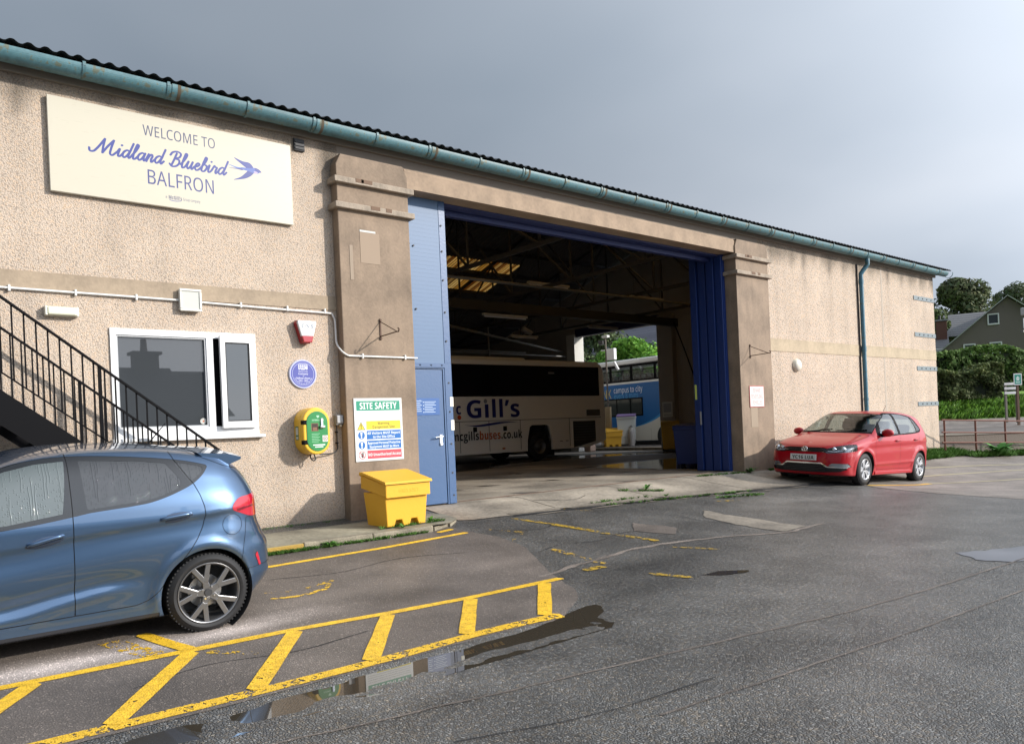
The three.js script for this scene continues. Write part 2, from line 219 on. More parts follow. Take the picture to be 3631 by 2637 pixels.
{
  const patches = [[6.1, 4.3, 1.1, 0.45, 0.45], [5.4, 4.95, 0.8, 0.25, 0.5], [7.0, 3.0, 0.7, 0.3, 0.3], [8.9, 3.1, 0.9, 0.35, 0.3], [6.6, 1.8, 0.5, 0.3, 0.35], [8.6, 1.6, 1.4, 0.25, 0.25], [7.8, 4.3, 1.3, 0.25, 0.25], [3.4, 6.8, 2.5, 0.3, 0.25], [12.5, 2.6, 2.5, 0.7, -0.35], [10.5, 5.5, 4, 0.8, -0.12], [7.4, 2.3, 0.9, 0.2, -0.3]];
  const road = (x, z) => { const a = fbm(x * 0.8, z * 1.6, 5, 101), b = fbm(x * 0.15 + 4, z * 0.3, 3, 103); let k = 0.62 + 0.62 * a + 0.4 * (b - 0.5); for (const [px, pz, sx, sz, d] of patches) k *= 1 - d * Math.exp(-(((x - px) / sx) ** 2) - ((z - pz) / sz) ** 2) * (0.6 + 0.8 * a); return k * 1.1; };
  const xs = [-220, -120, -60, -30, -15, ...range(-10, -0.4, 0.4), ...range(0, 5.2, 0.09), ...range(5.4, 14, 0.22), ...range(14.4, 30, 0.4), 36, 45, 60, 90, 150, 300, 600], zs = [-500, -200, -100, -60, -40, ...range(-28, -0.35, 0.4), ...range(0, 4.2, 0.16), ...range(4.4, 6.1, 0.05), ...range(6.4, 14, 0.35), 18, 25, 40, 70, 120, 250, 500];
  S(mesh('road', groundGeo(gridSoup(xs, zs, (x, z) => gh(x, z) - (x < 6.3 && z < 1.2 ? 0.0 : 0)), road), M.road), 'wet dark coarse chip road in front of the depot');
  // bay tarmac on the left with its rounded corner
  const bayT = (x, z) => { const a = fbm(x * 0.8, z * 1.1, 4, 107), d = sdLine([[-2, 3.62], [0.5, 3.6], [2.2, 3.55], [2.9, 3.45]])(x, z), dry = (1 - sstep(0.05, 0.34, d + (a - 0.5) * 0.22)) * sstep(3.4, 1.9, x) , fresh = sstep(4.2, 4.35, z) * 0.0; const k = 0.62 + 0.62 * a + 2.6 * dry - fresh; return [k * (1 + 0.10 * dry), k * (1 + 0.12 * dry), k * (1 + 0.18 * dry)]; };
  S(mesh('parking_bay', sheet([[-12, 1.0], [5.95, 1.0], [6.02, 1.5], [6.15, 2.0], [6.06, 2.54], [5.75, 3.1], [5.4, 3.7], [5.13, 4.2], [5.0, 4.5], [4.78, 4.78], [4.5, 4.95], [4.24, 5.13], [3.4, 5.12], [1.8, 5.16], [0.6, 5.12], [-12, 5.1]], 0.004, 0.16, 0.02, 5, gh, bayT), M.tarmac), 'brown smooth tarmac parking bay along the footway');
  const rT = (x, z) => { const a = fbm(x * 0.7, z * 0.9, 4, 109); return [1.0 + 0.9 * a, 1.02 + 0.95 * a, 1.0 + 1.05 * a]; };
  S(mesh('parking_bay_001', sheet([[15.7, 0], [15.3, 1.6], [15.1, 2.5], [14.95, 3.4], [14.7, 5.6], [14.6, 9], [60, 9], [60, 0.2], [25.6, 0.2], [25.2, 0]], 0.004, 0.4, 0.03, 3, gh, rT), M.tarmac), 'smooth grey tarmac car park right of the red car');
  // yellow paint
  const mk = struct('bay_marking', 'yellow bay lines and hatching painted on the brown tarmac');
  const L = (pts, w, m = M.paint, off = 0.008, wob = 0.006) => mesh('painted_line', sheet(strip(pts, w), off, 0.05, wob, 4), m, mk);
  L([[-3, 1.78], [3.1, 1.73], [4.6, 1.66], [5.95, 1.53]], 0.075); L([[5.62, 1.33], [5.9, 1.27]], 0.07, M.paint, 0.009);
  L([[-4, 3.78], [0.56, 3.82], [1.72, 3.87], [2.5, 3.9], [3.3, 4.0], [4.1, 4.06], [5.0, 4.07], [5.24, 4.07]], 0.1);
  L([[-4, 5.0], [0.66, 5.02], [1.8, 5.06], [2.6, 5.07], [3.45, 5.03], [4.3, 5.06]], 0.12, M.paintOld);
  L([[0.02, 4.97], [-0.18, 4.4], [-0.5, 3.85]], 0.12, M.paint, 0.0095);
  for (const [a, b] of [[[0.74, 3.88], [0.02, 5.0]], [[1.72, 3.92], [0.95, 5.0]], [[2.5, 3.95], [1.75, 5.02]], [[3.28, 4.04], [2.55, 5.02]], [[4.1, 4.1], [3.39, 4.98]], [[4.98, 4.12], [4.17, 5.0]]]) if (a[0] > 1) L([[mix(a[0], b[0], 0.02), a[1]], b], 0.125, M.paint, 0.0095);
  L([[0.74, 3.88], [0.02, 5.0]], 0.12, M.paint, 0.011); 
  L([[1.55, 3.2], [1.72, 3.85]], 0.11, M.paint, 0.0095); L([[1.3, 3.2], [1.5, 3.8]], 0.16, M.paintGhost, 0.0075); L([[1.8, 4.0], [2.05, 4.3]], 0.07, M.paintGhost, 0.0075);
  L([[2.75, 2.62], [3.05, 2.72], [3.3, 2.66], [3.5, 2.58]], 0.06, M.paintGhost); L([[2.72, 2.86], [3.0, 2.94], [3.3, 2.84]], 0.06, M.paintOld); L([[3.3, 2.84], [3.42, 2.66]], 0.05, M.paintGhost, 0.0085);
  const mo = struct('faded_marking', 'worn yellow lines on the road before the depot door');
  const F = (pts, w, m) => mesh('painted_line', sheet(strip(pts, w), 0.0085, 0.06, 0.03, 6), m === M.paintOld ? M.paintWorn : m, mo);
  F([[6.25, 1.5], [6.6, 1.95], [6.1, 2.25]], 0.06, M.paintGhost); F([[7.05, 1.1], [7.25, 1.7], [7.4, 2.3], [7.5, 2.95], [7.55, 3.4]], 0.09, M.paintOld); F([[6.2, 2.9], [6.15, 3.4], [6.05, 3.9]], 0.09, M.paintGhost); F([[5.65, 3.98], [5.95, 3.98]], 0.14, M.paintOld); F([[6.0, 4.55], [6.15, 5.02]], 0.1, M.paintOld); F([[7.35, 3.75], [7.6, 4.35]], 0.08, M.paintOld); F([[6.7, 0.55], [6.95, 0.62]], 0.1, M.paintGhost); F([[10.9, 1.9], [11.4, 2.05]], 0.06, M.paintGhost); F([[8.1, 0.85], [8.45, 1.35]], 0.07, M.paintGhost);
  const mr = struct('bay_marking', 'pale and yellow bay lines beyond the red car');
  const R = (pts, w, m) => mesh('painted_line', ribbon(pts, w, 0.009, 0.25), m, mr), pale = std([0.42, 0.37, 0.22], 0.6);
  R([[15.2, 2.45], [15.9, 2.6], [16.7, 2.7], [17.4, 2.72]], 0.12, M.paint); R([[17.4, 2.72], [18.4, 3.2], [19.8, 3.74], [22, 4.6]], 0.08, pale); R([[16.2, 1.6], [17.6, 1.9], [20.4, 2.5], [22, 3.0], [24, 3.9]], 0.09, pale); R([[19.6, 1.25], [22.1, 1.9], [24, 2.65], [27, 3.8]], 0.09, pale);
  // wheel tracks, old patches, seams and covers in the road
  const patch = (n, poly, m, off, wob, label, k) => S(mesh(n, sheet(poly, off, 0.1, wob, 6, gh, (x, z) => { const a = fbm(x * 3, z * 3, 3, 113); return (k || 1) * (0.7 + 0.6 * a); }), m), label);
  patch('concrete_patch', [[10.05, 2.25], [9.95, 3.3], [9.86, 4.1], [9.22, 4.16], [9.35, 3.3], [9.5, 2.7]], M.conc, 0.006, 0.05, 'weathered concrete patch let into the road', 0.62);
  patch('tarmac_patch', [[8.3, 2.3], [8.55, 2.9], [8.1, 3.25], [7.85, 2.75]], M.tarmac, 0.005, 0.05, 'small brown tarmac patch in the road', 0.95);
  S(mesh(numbered('road_seam'), ribbon([[5.15, 3.9], [5.7, 3.75], [6.5, 3.6], [7.3, 3.52], [8.3, 3.75], [9.3, 4.2], [10.2, 4.15]], 0.07, 0.005, 1.0, gh, (x, z) => 1.5 * (0.55 + 0.8 * fbm(x * 3, z * 3, 3, 113))), M.tarmac), 'pale filled trench line across the road');
  S(mesh(numbered('road_seam'), ribbon([[1.0, 5.75], [3.0, 6.14], [4.57, 6.43], [6.03, 6.69], [7.9, 6.86], [10, 7.0]], 0.022, 0.005, 1.0, gh, (x, z) => 1.25 * (0.55 + 0.8 * fbm(x * 3, z * 3, 3, 113))), M.tarmac), 'thin joint along the lane');
  S(mesh(numbered('road_seam'), ribbon([[3.2, 7.0], [5.6, 7.25], [8.5, 7.45], [11, 7.5]], 0.016, 0.005, 1.0, gh, (x, z) => 1.1 * (0.55 + 0.8 * fbm(x * 3, z * 3, 3, 113))), M.tarmac), 'thin joint nearest the camera');
  const crack = (pts, h, off, parent) => mesh('crack', ribbon(pts, 0.011, off, 1.4, h), M.blackMat, parent);
  const ck = struct('crack_lines', 'fine dark cracks in the road and the old tarmac'); for (const p of [[[6.0, 2.9], [6.5, 2.75], [7.0, 2.9], [7.6, 2.72], [8.2, 2.85]], [[8.9, 2.0], [9.3, 2.35], [9.25, 2.9], [9.5, 3.4]], [[6.3, 1.6], [6.9, 1.9], [7.3, 1.75]], [[1.2, 4.45], [1.7, 4.3], [2.3, 4.45], [2.9, 4.35]], [[3.0, 2.2], [3.7, 2.35], [4.5, 2.2], [5.3, 2.4]], [[2.2, 6.5], [3.0, 6.75], [3.9, 6.85]], [[0.9, 6.3], [1.8, 6.62], [2.4, 6.95]]]) crack(p, gh, 0.0065, ck);
  // standing water
  M.water = phys([0.045, 0.037, 0.027], 0.012, { ior: 1.33 });
  const pud = (poly, y, label, wob = 0.05) => S(mesh(numbered('puddle'), sheet(poly, 0, 0.05, wob, 5, () => y), M.water), label);
  S(mesh(numbered('puddle'), sheet([[0.1, 4.95], [5.2, 4.62], [5.2, 5.0], [4.3, 5.62], [0.1, 5.62]], 0, 0.1, 0, 5, () => -0.4185), M.water), 'puddle along the yellow line at the bay edge');
  patch('tarmac_patch', [[9.05, 6.3], [9.75, 6.62], [10.6, 7.0], [9.5, 7.2], [8.9, 6.98], [8.75, 6.66]], phys([0.15, 0.15, 0.17], 0.28, { vertexColors: true }), 0.005, 0.09, 'pale smooth wet patch at the right of the road', 1.0);
  pud([[6.2, 4.85], [6.5, 4.93], [6.85, 5.2], [6.7, 5.24], [6.4, 5.1]], -0.4045, 'small puddle at the end of a worn line', 0.03);
}
// footway with kerb along the left wall
{
  const fw = struct('footway', 'cracked concrete footway under the stairs and windows');
  const top = (x, z) => interp([0, 0.4, 1.3], [-0.035, -0.045, -0.085], z);
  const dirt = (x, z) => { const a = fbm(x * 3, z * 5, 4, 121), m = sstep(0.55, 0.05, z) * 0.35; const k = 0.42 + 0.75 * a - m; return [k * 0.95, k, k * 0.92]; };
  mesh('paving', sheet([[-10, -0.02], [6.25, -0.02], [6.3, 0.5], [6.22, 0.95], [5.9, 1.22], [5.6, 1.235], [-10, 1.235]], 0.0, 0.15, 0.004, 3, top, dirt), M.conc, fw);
  let x = -4.72, i = 0; const r = rng(5);
  while (x < 5.6) { const L = Math.min(0.915, 5.62 - x), yel = x > 2.5 && x < 3.2, x1 = x + L, z1 = 1.25 + (r() - 0.5) * 0.015, y = -0.08 + (r() - 0.5) * 0.008; if (yel) { mesh('kerb_stone', rbox(x + 0.004, x + 1.2 - 0.004, -0.34, y, 1.08, z1 + 0.01, 0.014), std([1, 1, 1], 0.75, { map: canvasTex(256, 64, (c, w, h) => { c.fillStyle = '#8a8060'; c.fillRect(0, 0, w, h); for (let k = 0; k < 900; k++) { c.fillStyle = ['#ad8c3c', '#9a7c34', '#b59848', '#85795a', '#6c6652'][Math.floor(r() * 5)]; c.fillRect(r() * w, r() * h, 3 + r() * 18, 2 + r() * 6); } }), bumpMap: again(texs.concH, 1.1), bumpScale: 0.006 }), fw).userData.label = 'kerb stone with worn yellow paint'; x += 1.2; continue; } mesh('kerb_stone', rbox(x + 0.004, x1 - 0.004, -0.34, y, 1.08, z1, 0.02), M.kerb, fw); x = x1; i++; }
  // the kerb's rounded end towards the door
  for (const [a, b, c, d] of [[5.62, 5.93, 1.22, 0.99], [5.93, 6.2, 1.12, 0.8]]) mesh('kerb_stone', bar([a, -0.21, c - 0.07], [b, -0.2, d + 0.02], 0.15, 0.2).translate(0, 0, 0), M.kerb, fw);
}
// concrete apron and depot floor, slab by slab
{
  const ap = struct('concrete_apron', 'worn concrete slabs before and inside the depot door');
  const tint = (k) => (x, z) => { const a = fbm(x * 1.3, z * 1.5, 4, 131), g = fbm(x * 0.4, z * 0.5, 3, 137), wet = sstep(0.9, 1.45, z) * 0.35, br = sstep(6.9, 6.3, x) * 0.25; const t = k * (0.42 + 0.8 * a + 0.8 * (g - 0.45)) - wet * 0.4; return [t * (1 + br * 0.35), t, t * (1 - br * 0.3)]; };
  const h = (x, z) => z < 0 ? 0 : gh(x, z);
  const zc = (x) => interp([6.2, 7.3, 9.6, 13.2, 15.5], [0.92, 0.97, 1.16, 1.62, 1.85], x);
  const rows = [[-0.02, 'out', [6.28, 8.15, 10.35, 12.6, 14.3, 15.6]]];
  for (const [, , xs] of rows) for (let i = 0; i < xs.length - 1; i++) { const a = xs[i] + 0.012, b = xs[i + 1] - 0.012; mesh('slab', sheet([[a, -0.28], [b, -0.28], [b, zc(b)], [(a + b) / 2, zc((a + b) / 2)], [a, zc(a)]], 0.012, 0.2, 0.006, 5, h, tint([1.0, 1.12, 0.98, 1.06, 0.92][i])), M.conc, ap); }
  for (const [z0, z1, xs, ks] of [[-2.5, -0.42, [6.3, 8.6, 11.2, 13.6, 14.8], [0.95, 1.05, 0.98, 1]], [-5.2, -2.51, [6.3, 9.4, 12.4, 14.8], [0.9, 1.0, 0.92]], [-7.9, -5.21, [6.3, 9.4, 12.4, 15.6], [0.85, 0.9, 0.85]]]) for (let i = 0; i < xs.length - 1; i++) mesh('slab', sheet([[xs[i] + 0.006, z0], [xs[i + 1] - 0.006, z0], [xs[i + 1] - 0.006, z1], [xs[i] + 0.006, z1]], 0.012, 0.4, 0.003, 5, h, tint(ks[i])), M.conc, ap);
  for (const p of [[[9.0, -1.3], [9.7, -1.0], [10.4, -1.25], [11.0, -1.0]], [[8.2, 0.3], [8.9, 0.55], [9.3, 0.4]], [[12.0, -1.6], [12.4, -1.0], [12.3, -0.5]]]) mesh('crack', ribbon(p, 0.013, 0.0155, 1.4, h), M.blackMat, ap);
  // steel track of the sliding doors
  const track = mesh('door_track', [box(6.3, 14.8, -0.02, 0.014, -0.408, -0.39), box(6.3, 14.8, -0.02, 0.014, -0.355, -0.335), box(6.3, 14.8, -0.02, 0.012, -0.305, -0.295)], std([0.12, 0.075, 0.05], 0.7), ap);
  // oily floor of the hall with wet patches
  const N = 1024; dataTex('wet', N, 1, (u, v) => { const w = fbm(u * 5, v * 12, 5, 141, 0), r = mix(0.07, 0.62, sstep(0.42, 0.56, w)); return [r, r, r]; }, false);
  dataTex('floorC', N, 1, (u, v) => { const w = fbm(u * 5, v * 12, 5, 141, 0), wet = 1 - sstep(0.42, 0.56, w), a = fbm(u * 30, v * 30, 4, 143), t = (0.6 + 0.7 * a) * mix(1, 0.45, wet); return [S2(0.11 * t), S2(0.102 * t), S2(0.092 * t)]; });
  for (const k of ['wet', 'floorC']) texs[k].wrapS = texs[k].wrapT = THREE.ClampToEdgeWrapping;
  const fl = new THREE.PlaneGeometry(46, 26).rotateX(-Math.PI / 2).translate(2 + 23 - 12, 0.006, -13.1); 
  texs.wet.repeat.set(1, 1); texs.floorC.repeat.set(1, 1);
  S(mesh('depot_floor', fl, phys([1, 1, 1], 1, { map: texs.floorC, roughnessMap: texs.wet })), 'dark oily floor of the hall with wet patches');
  S(mesh('rear_yard', uvm(new THREE.PlaneGeometry(60, 60).rotateX(-Math.PI / 2).translate(55.25, 0.13, -30.2)), std([0.9, 0.9, 0.9], 0.6, { map: again(texs.tarmac, 2.2) })), 'tarmac yard beyond the side doorway');
  // drain channel at the foot of the apron
  const dr = struct('drain_channel', 'narrow drain channel between the apron and the road'), Lp = [[7.15, 1.0], [9.6, 1.2], [13.2, 1.67], [14.4, 1.77]];
  mesh('gap', sheet(strip(Lp, 0.1), 0.011, 0.1, 0.004, 5), M.blackMat, dr); mesh('edging', sheet(strip(Lp.map(([a, b]) => [a, b - 0.12]), 0.13), 0.02, 0.12, 0.012, 6, gh, (x, z) => 0.5 + 0.35 * fbm(x * 5, z * 5, 3, 147)), M.conc, dr); mesh('edging', sheet(strip(Lp.map(([a, b]) => [a, b + 0.085]), 0.06), 0.012, 0.1, 0.012, 6, gh, (x, z) => 0.45 + 0.35 * fbm(x * 5, z * 5, 3, 149)), M.conc, dr);
}
// ------------------------------------------------------------------ the depot
const depot = thing('bus_depot', 'long beige roughcast bus depot with brown pillars, teal gutter and tall open doorway', 'building');
const TOP = 5.3, XE = 25.05, PL = [5.0, 6.12], PR = [14.4, 15.62], PZ = 0.17, BZ = -22;
{
  // front walls: grid panels so that dirt under the gutter and splashes at the foot can be coloured in
  const wallPanel = (x0, x1, y0, y1, z = 0) => { const s = []; const xs = range(x0, x1, 0.18), ys = range(y0, y1, 0.16); for (let i = 0; i < xs.length - 1; i++) for (let j = 0; j < ys.length - 1; j++) { const A = [xs[i], ys[j], z, 0, 0, 1], B = [xs[i + 1], ys[j], z, 0, 0, 1], C = [xs[i + 1], ys[j + 1], z, 0, 0, 1], D = [xs[i], ys[j + 1], z, 0, 0, 1]; s.push(...A, ...B, ...C, ...A, ...C, ...D); } return fromSoup(s); };
  const paint = (g) => { const p = g.attributes.position, c = new Float32Array(p.count * 3); for (let i = 0; i < p.count; i++) { const x = p.getX(i), y = p.getY(i), n = fbm(x * 1.6, y * 0.9, 4, 151), run = fbm(x * 4.5, y * 0.25, 3, 153), dt = sstep(4.75, 5.15, y + (run - 0.5) * 0.9) * 0.55, db = sstep(0.35, -0.1, y + (n - 0.5) * 0.35) * 0.4, st = sstep(0.55, 0.72, run) * 0.10; const k = 0.92 + 0.16 * n - dt - db - st; c[i * 3] = k; c[i * 3 + 1] = k * (1 + dt * 0.03 - db * 0.02); c[i * 3 + 2] = k * (1 + db * -0.05); } g.setAttribute('color', new THREE.BufferAttribute(c, 3)); return g; };
  const white = (g) => { g.setAttribute('color', new THREE.BufferAttribute(new Float32Array(g.attributes.position.count * 3).fill(0.8), 3)); return g; };
  const WX = [2.115, 3.815], WY = [1.215, 2.5];
  mesh('wall', [paint(wallPanel(-9, PL[0] + 0.1, WY[1], TOP)), paint(wallPanel(-9, WX[0], -0.3, WY[1])), paint(wallPanel(WX[1], PL[0] + 0.1, -0.3, WY[1])), paint(wallPanel(WX[0], WX[1], -0.3, WY[0])), white(box(WX[0] - 0.001, WX[1] + 0.001, WY[0] - 0.06, WY[0], -0.28, -0.002)), white(box(WX[0], WX[1], WY[1], WY[1] + 0.05, -0.28, -0.002)), white(box(WX[0] - 0.05, WX[0], WY[0], WY[1], -0.28, -0.002)), white(box(WX[1], WX[1] + 0.05, WY[0], WY[1], -0.28, -0.002))], M.dash, depot);
  mesh('wall', [paint(wallPanel(PR[1] - 0.1, XE, -0.4, TOP))], M.dashR, depot);
  mesh('wall', [box(-9, WX[0] - 0.05, -0.3, TOP, -0.3, -0.004), box(WX[1] + 0.05, PL[0] + 0.1, -0.3, TOP, -0.3, -0.004), box(WX[0] - 0.05, WX[1] + 0.05, -0.3, WY[0] - 0.06, -0.3, -0.004), box(WX[0] - 0.05, WX[1] + 0.05, WY[1] + 0.05, TOP, -0.3, -0.004), box(PR[1] - 0.1, XE - 0.004, -0.4, TOP, -0.3, -0.004), box(PL[0] + 0.1, PR[1] - 0.1, 5.03, TOP, -0.3, 0)], std([0.20, 0.17, 0.14], 0.9), depot).userData.label = 'inner face of the front wall';
  // gable on the right with the side doorway z -10.4 .. -15.1, y 0 .. 5.2
  const brickIn = std([0.30, 0.275, 0.245], 0.9, { bumpMap: texs.concH, bumpScale: 0.01 }), D0 = -10.35, D1 = -15.1, DT = 5.2;
  const gz = [[0.3, -0.4], [-D0, -0.4], [-D0, DT], [-D1, DT], [-D1, -0.4], [-BZ, -0.4], [-BZ, 5.3], [11, 8.45], [0.3, 5.35]];
  mesh('gable_wall', [prism(gz, 0.3).rotateY(Math.PI / 2).translate(XE - 0.3, 0, 0), box(XE - 0.55, XE + 0.0, 0, DT + 0.25, D0, D0 + 0.75), box(XE - 0.55, XE, 0, DT + 0.25, D1 - 0.5, D1)], brickIn, depot);
  mesh('door_header', box(XE - 0.22, XE - 0.08, DT - 0.02, DT + 0.32, D1, D0).translate(-0.25, 0, 0), std([0.012, 0.016, 0.07], 0.6), depot).userData.label = 'dark blue header over the side doorway';
  const pale = std([0.55, 0.54, 0.5], 0.85, { bumpMap: texs.concH, bumpScale: 0.012 });  // jamb colour lightened to carry the sunlight that falls on it
  mesh('jamb', box(XE - 0.56, XE + 0.02, 0, DT + 0.1, D1 - 0.5, D1 + 0.012), pale, depot).userData.label = 'jamb of the side doorway, paled with painted sunlight';
  mesh('back_wall', [box(-9, XE, -0.3, TOP, BZ - 0.3, BZ), prism([[0, -0.3], [-BZ, -0.3], [-BZ, 5.3], [11, 8.45], [0, 5.3]], 0.3).rotateY(Math.PI / 2).translate(-9.3, 0, 0)], std([0.3, 0.29, 0.27], 0.9), depot);
  mesh('partition_wall', [box(5.2, 5.4, 0, 4.9, -21.9, -0.35)], std([0.35, 0.34, 0.32], 0.9), depot);
  // painted bands at first-floor height
  mesh('string_course', box(-9, PL[0], 2.885, 3.075, -0.05, 0.012), M.band, depot);
  mesh('string_course', box(PR[1], XE, 2.675, 2.965, -0.05, 0.012), M.bandR, depot);
  mesh('string_course', box(13.0, 13.0001, 0, 0.0001, -0.3, -0.2999), M.band, depot).visible = false;
  depot.remove(depot.children[depot.children.length - 1]);
  // pillars with chamfered heads and two ledges each
  const pillar = (x0, x1, back, label) => {
    const w = x1 - x0, c = 0.07, s = [[x0, -0.35], [x1, -0.35], [x1, 4.88], [x1 - c, 5.02], [x0 + c, 5.02], [x0, 4.88]];
    const p = mesh('pillar', [prism(s, PZ - back, 0.012).translate(0, 0, back - 0.012)], M.cement, depot); p.userData.label = label;
    for (const y of [4.655, 4.305]) { const r = rng(y * 100 | 0), pts = []; mesh('ledge', [rbox(x0 - 0.075, x1 + 0.075, y - 0.04, y + 0.042, back + 0.05, PZ + 0.075, 0.012)], M.ledge, p); for (let k = 0; k < 2; k++) { const a = x0 + 0.2 + r() * 0.6; mesh('chip', [rbox(a, a + 0.1 + r() * 0.12, y - 0.012, y + 0.046, PZ + 0.05, PZ + 0.079, 0.008)], std([0.17, 0.11, 0.075], 0.95), p).userData.label = 'broken stretch of ledge'; } }
    return p;
  };
  const pl = pillar(PL[0], PL[1], -0.35, 'left pillar carrying the safety sign'), pr = pillar(PR[0], PR[1], -0.35, 'right pillar with the reversing sign');
  mesh('repair_patch', [box(5.31, 5.62, 3.55, 3.985, PZ + 0.0, PZ + 0.004)], std([0.315, 0.24, 0.175], 0.9), pl); mesh('scar', [box(5.31, 5.56, 3.985, 4.012, PZ, PZ + 0.006)], M.whiteDull, pl); mesh('scar', [box(5.14, 5.19, 3.3, 3.78, PZ, PZ + 0.005)], std([0.31, 0.245, 0.185], 0.9), pl);
  mesh('scar', [box(14.72, 14.98, 0.95, 1.5, PZ, PZ + 0.004)], std([0.31, 0.245, 0.18], 0.9), pr);
  // lintel: a long beam between the pillars
  mesh('lintel', prism([[PZ - 0.03, 4.735], [PZ - 0.03, 4.985], [PZ - 0.06, 5.03], [-0.35, 5.03], [-0.35, 4.735]].map(([z, y]) => [-z, y]), PR[0] - PL[1] + 0.02, 0).rotateY(Math.PI / 2).translate(PL[1] - 0.01, 0, 0), M.lintel, depot);
  // tall blue doors: left leaf slid behind the pillar, right leaf folded back
  const blue = phys([0.03, 0.085, 0.2], 0.42, { clearcoat: 0.15, bumpMap: texs.concH, bumpScale: 0.001 }), blueSheen = phys([0.075, 0.14, 0.25], 0.5), blueShade = phys([0.006, 0.028, 0.145], 0.5), lz = -0.13;  // pale copy has sky sheen in its colour, dark copy has shade
  const leaf = mesh('door_leaf', [box(5.3, 6.965, 2.2, 4.78, lz - 0.06, lz), box(5.3, 5.9, 0.02, 2.2, lz - 0.06, lz)], blueSheen, depot); leaf.userData.label = 'upper sheet of the left door, its blue paled by painted sky sheen';
  { const ribs = []; for (let y = 2.28; y < 4.74; y += 0.062) ribs.push(box(5.95, 6.84, y, y + 0.03, lz, lz + 0.0012)); mesh('rib', ribs, blueSheen, leaf).userData.kind = 'stuff'; }
  mesh('edge_post', [rbox(6.85, 6.985, 0.02, 2.2, lz - 0.07, lz + 0.012, 0.008), rbox(6.865, 6.985, 2.2, 4.78, lz - 0.07, lz + 0.006, 0.004)], blue, leaf);
  mesh('transom', [box(5.9, 6.86, 2.135, 2.2, lz - 0.06, lz + 0.02), box(5.9, 6.86, 2.115, 2.135, lz - 0.06, lz + 0.004)], blue, leaf);
  mesh('wicket_door', [rbox(5.95, 6.815, 0.035, 2.105, lz - 0.05, lz - 0.004, 0.006), box(6.822, 6.848, 0.02, 2.115, lz - 0.06, lz + 0.006)], blue, leaf);
  mesh('handle', [rod([6.735, 1.07, lz], [6.735, 1.07, lz + 0.055], 0.011), rod([6.745, 1.07, lz + 0.055], [6.60, 1.062, lz + 0.055], 0.0105), rbox(6.715, 6.76, 0.93, 1.10, lz - 0.002, lz + 0.006, 0.003), disc(6.737, 0.955, lz, 0.022, 0.02, 16)], M.chrome, leaf);
  mesh('notice', [box(6.2, 6.735, 1.405, 1.665, lz - 0.004, lz + 0.0015)], std([0.03, 0.12, 0.42], 0.4), leaf);
  mesh('print', plane(6.2, 6.735, 1.405, 1.665, lz + 0.003), printed(512, 256, (c, w, h) => { c.fillStyle = '#2d62a8'; c.fillRect(0, 0, w, h); c.fillStyle = '#cfe0f4'; c.font = '22px sans-serif'; for (let k = 0; k < 7; k++) c.fillRect(250, 50 + k * 26, 90 + hash(k, 3) * 120, 8); for (let k = 0; k < 5; k++) c.fillRect(30 + hash(k, 7) * 20, 70 + k * 30, 120 + hash(k, 8) * 50, 9); c.font = 'bold 30px sans-serif'; c.fillText('Your health...', 30, 50); for (let k = 0; k < 4; k++) { c.beginPath(); c.arc(232, 60 + k * 50, 9, 0, 7); c.fill(); } }), leaf);
  for (const [a, b] of [[1.53, 1.68], [1.16, 1.32]]) mesh('latch_plate', [box(6.93, 6.992, a, b, lz + 0.012, lz + 0.016)], M.whiteWarm, leaf);
  for (const [x, y] of [[6.9, 4.35], [6.9, 3.95], [6.9, 3.5], [6.91, 3.0], [6.91, 2.55], [6.38, 3.98], [6.38, 3.02], [6.3, 4.0], [6.92, 1.9], [6.92, 1.45], [6.92, 0.95], [6.92, 0.5], [6.93, 0.15], [6.4, 2.17], [6.6, 2.17], [6.8, 2.17]]) mesh('bolt', disc(x, y, lz, 0.014, 0.02, 10), M.dark, leaf);
  { const r = [], P = [[14.36, -0.12], [14.36, -0.3], [14.3, -0.32], [14.3, -0.52], [14.35, -0.54], [14.35, -0.7], [14.28, -0.72], [14.28, -0.92]]; const lf = mesh('door_leaf', [box(14.3, 14.38, 0.02, 4.9, -0.95, -0.12)], blueShade, depot); lf.userData.label = 'blue right door folded back beside the pillar, darkened with painted shade'; for (const [z0, z1, d] of [[-0.3, -0.13, 0.03], [-0.52, -0.33, 0.05], [-0.74, -0.56, 0.04], [-0.95, -0.78, 0.07]]) mesh('panel', [rbox(14.3 - d, 14.31, 0.03, 4.88, z0, z1, 0.012)], blueShade, lf); mesh('pull_handle', [rbox(14.2, 14.24, 1.05, 1.35, -0.8, -0.76, 0.01)], M.steel, lf); mesh('tag', [box(14.225, 14.23, 1.62, 1.95, -0.92, -0.87)], std([0.6, 0.7, 0.15], 0.5), lf); }
  mesh('door_header', [box(6.95, 14.4, 4.62, 4.86, -0.5, -0.4), box(6.95, 14.4, 4.70, 4.74, -0.34, -0.18)], std([0.016, 0.028, 0.12], 0.5), depot).userData.label = 'dark blue header of the front door';
  // window with opening side light
  const fr = mesh('window', [box(WX[0], WX[1], WY[1] - 0.075, WY[1] - 0.001, -0.06, 0.022), box(WX[0], WX[1], WY[0] + 0.001, WY[0] + 0.115, -0.06, 0.022), box(WX[0] + 0.001, WX[0] + 0.062, WY[0] + 0.115, WY[1] - 0.075, -0.06, 0.021), box(WX[1] - 0.055, WX[1] - 0.001, WY[0] + 0.115, WY[1] - 0.075, -0.06, 0.021), box(3.195, 3.275, WY[0] + 0.115, WY[1] - 0.075, -0.06, 0.021)], M.white, depot);
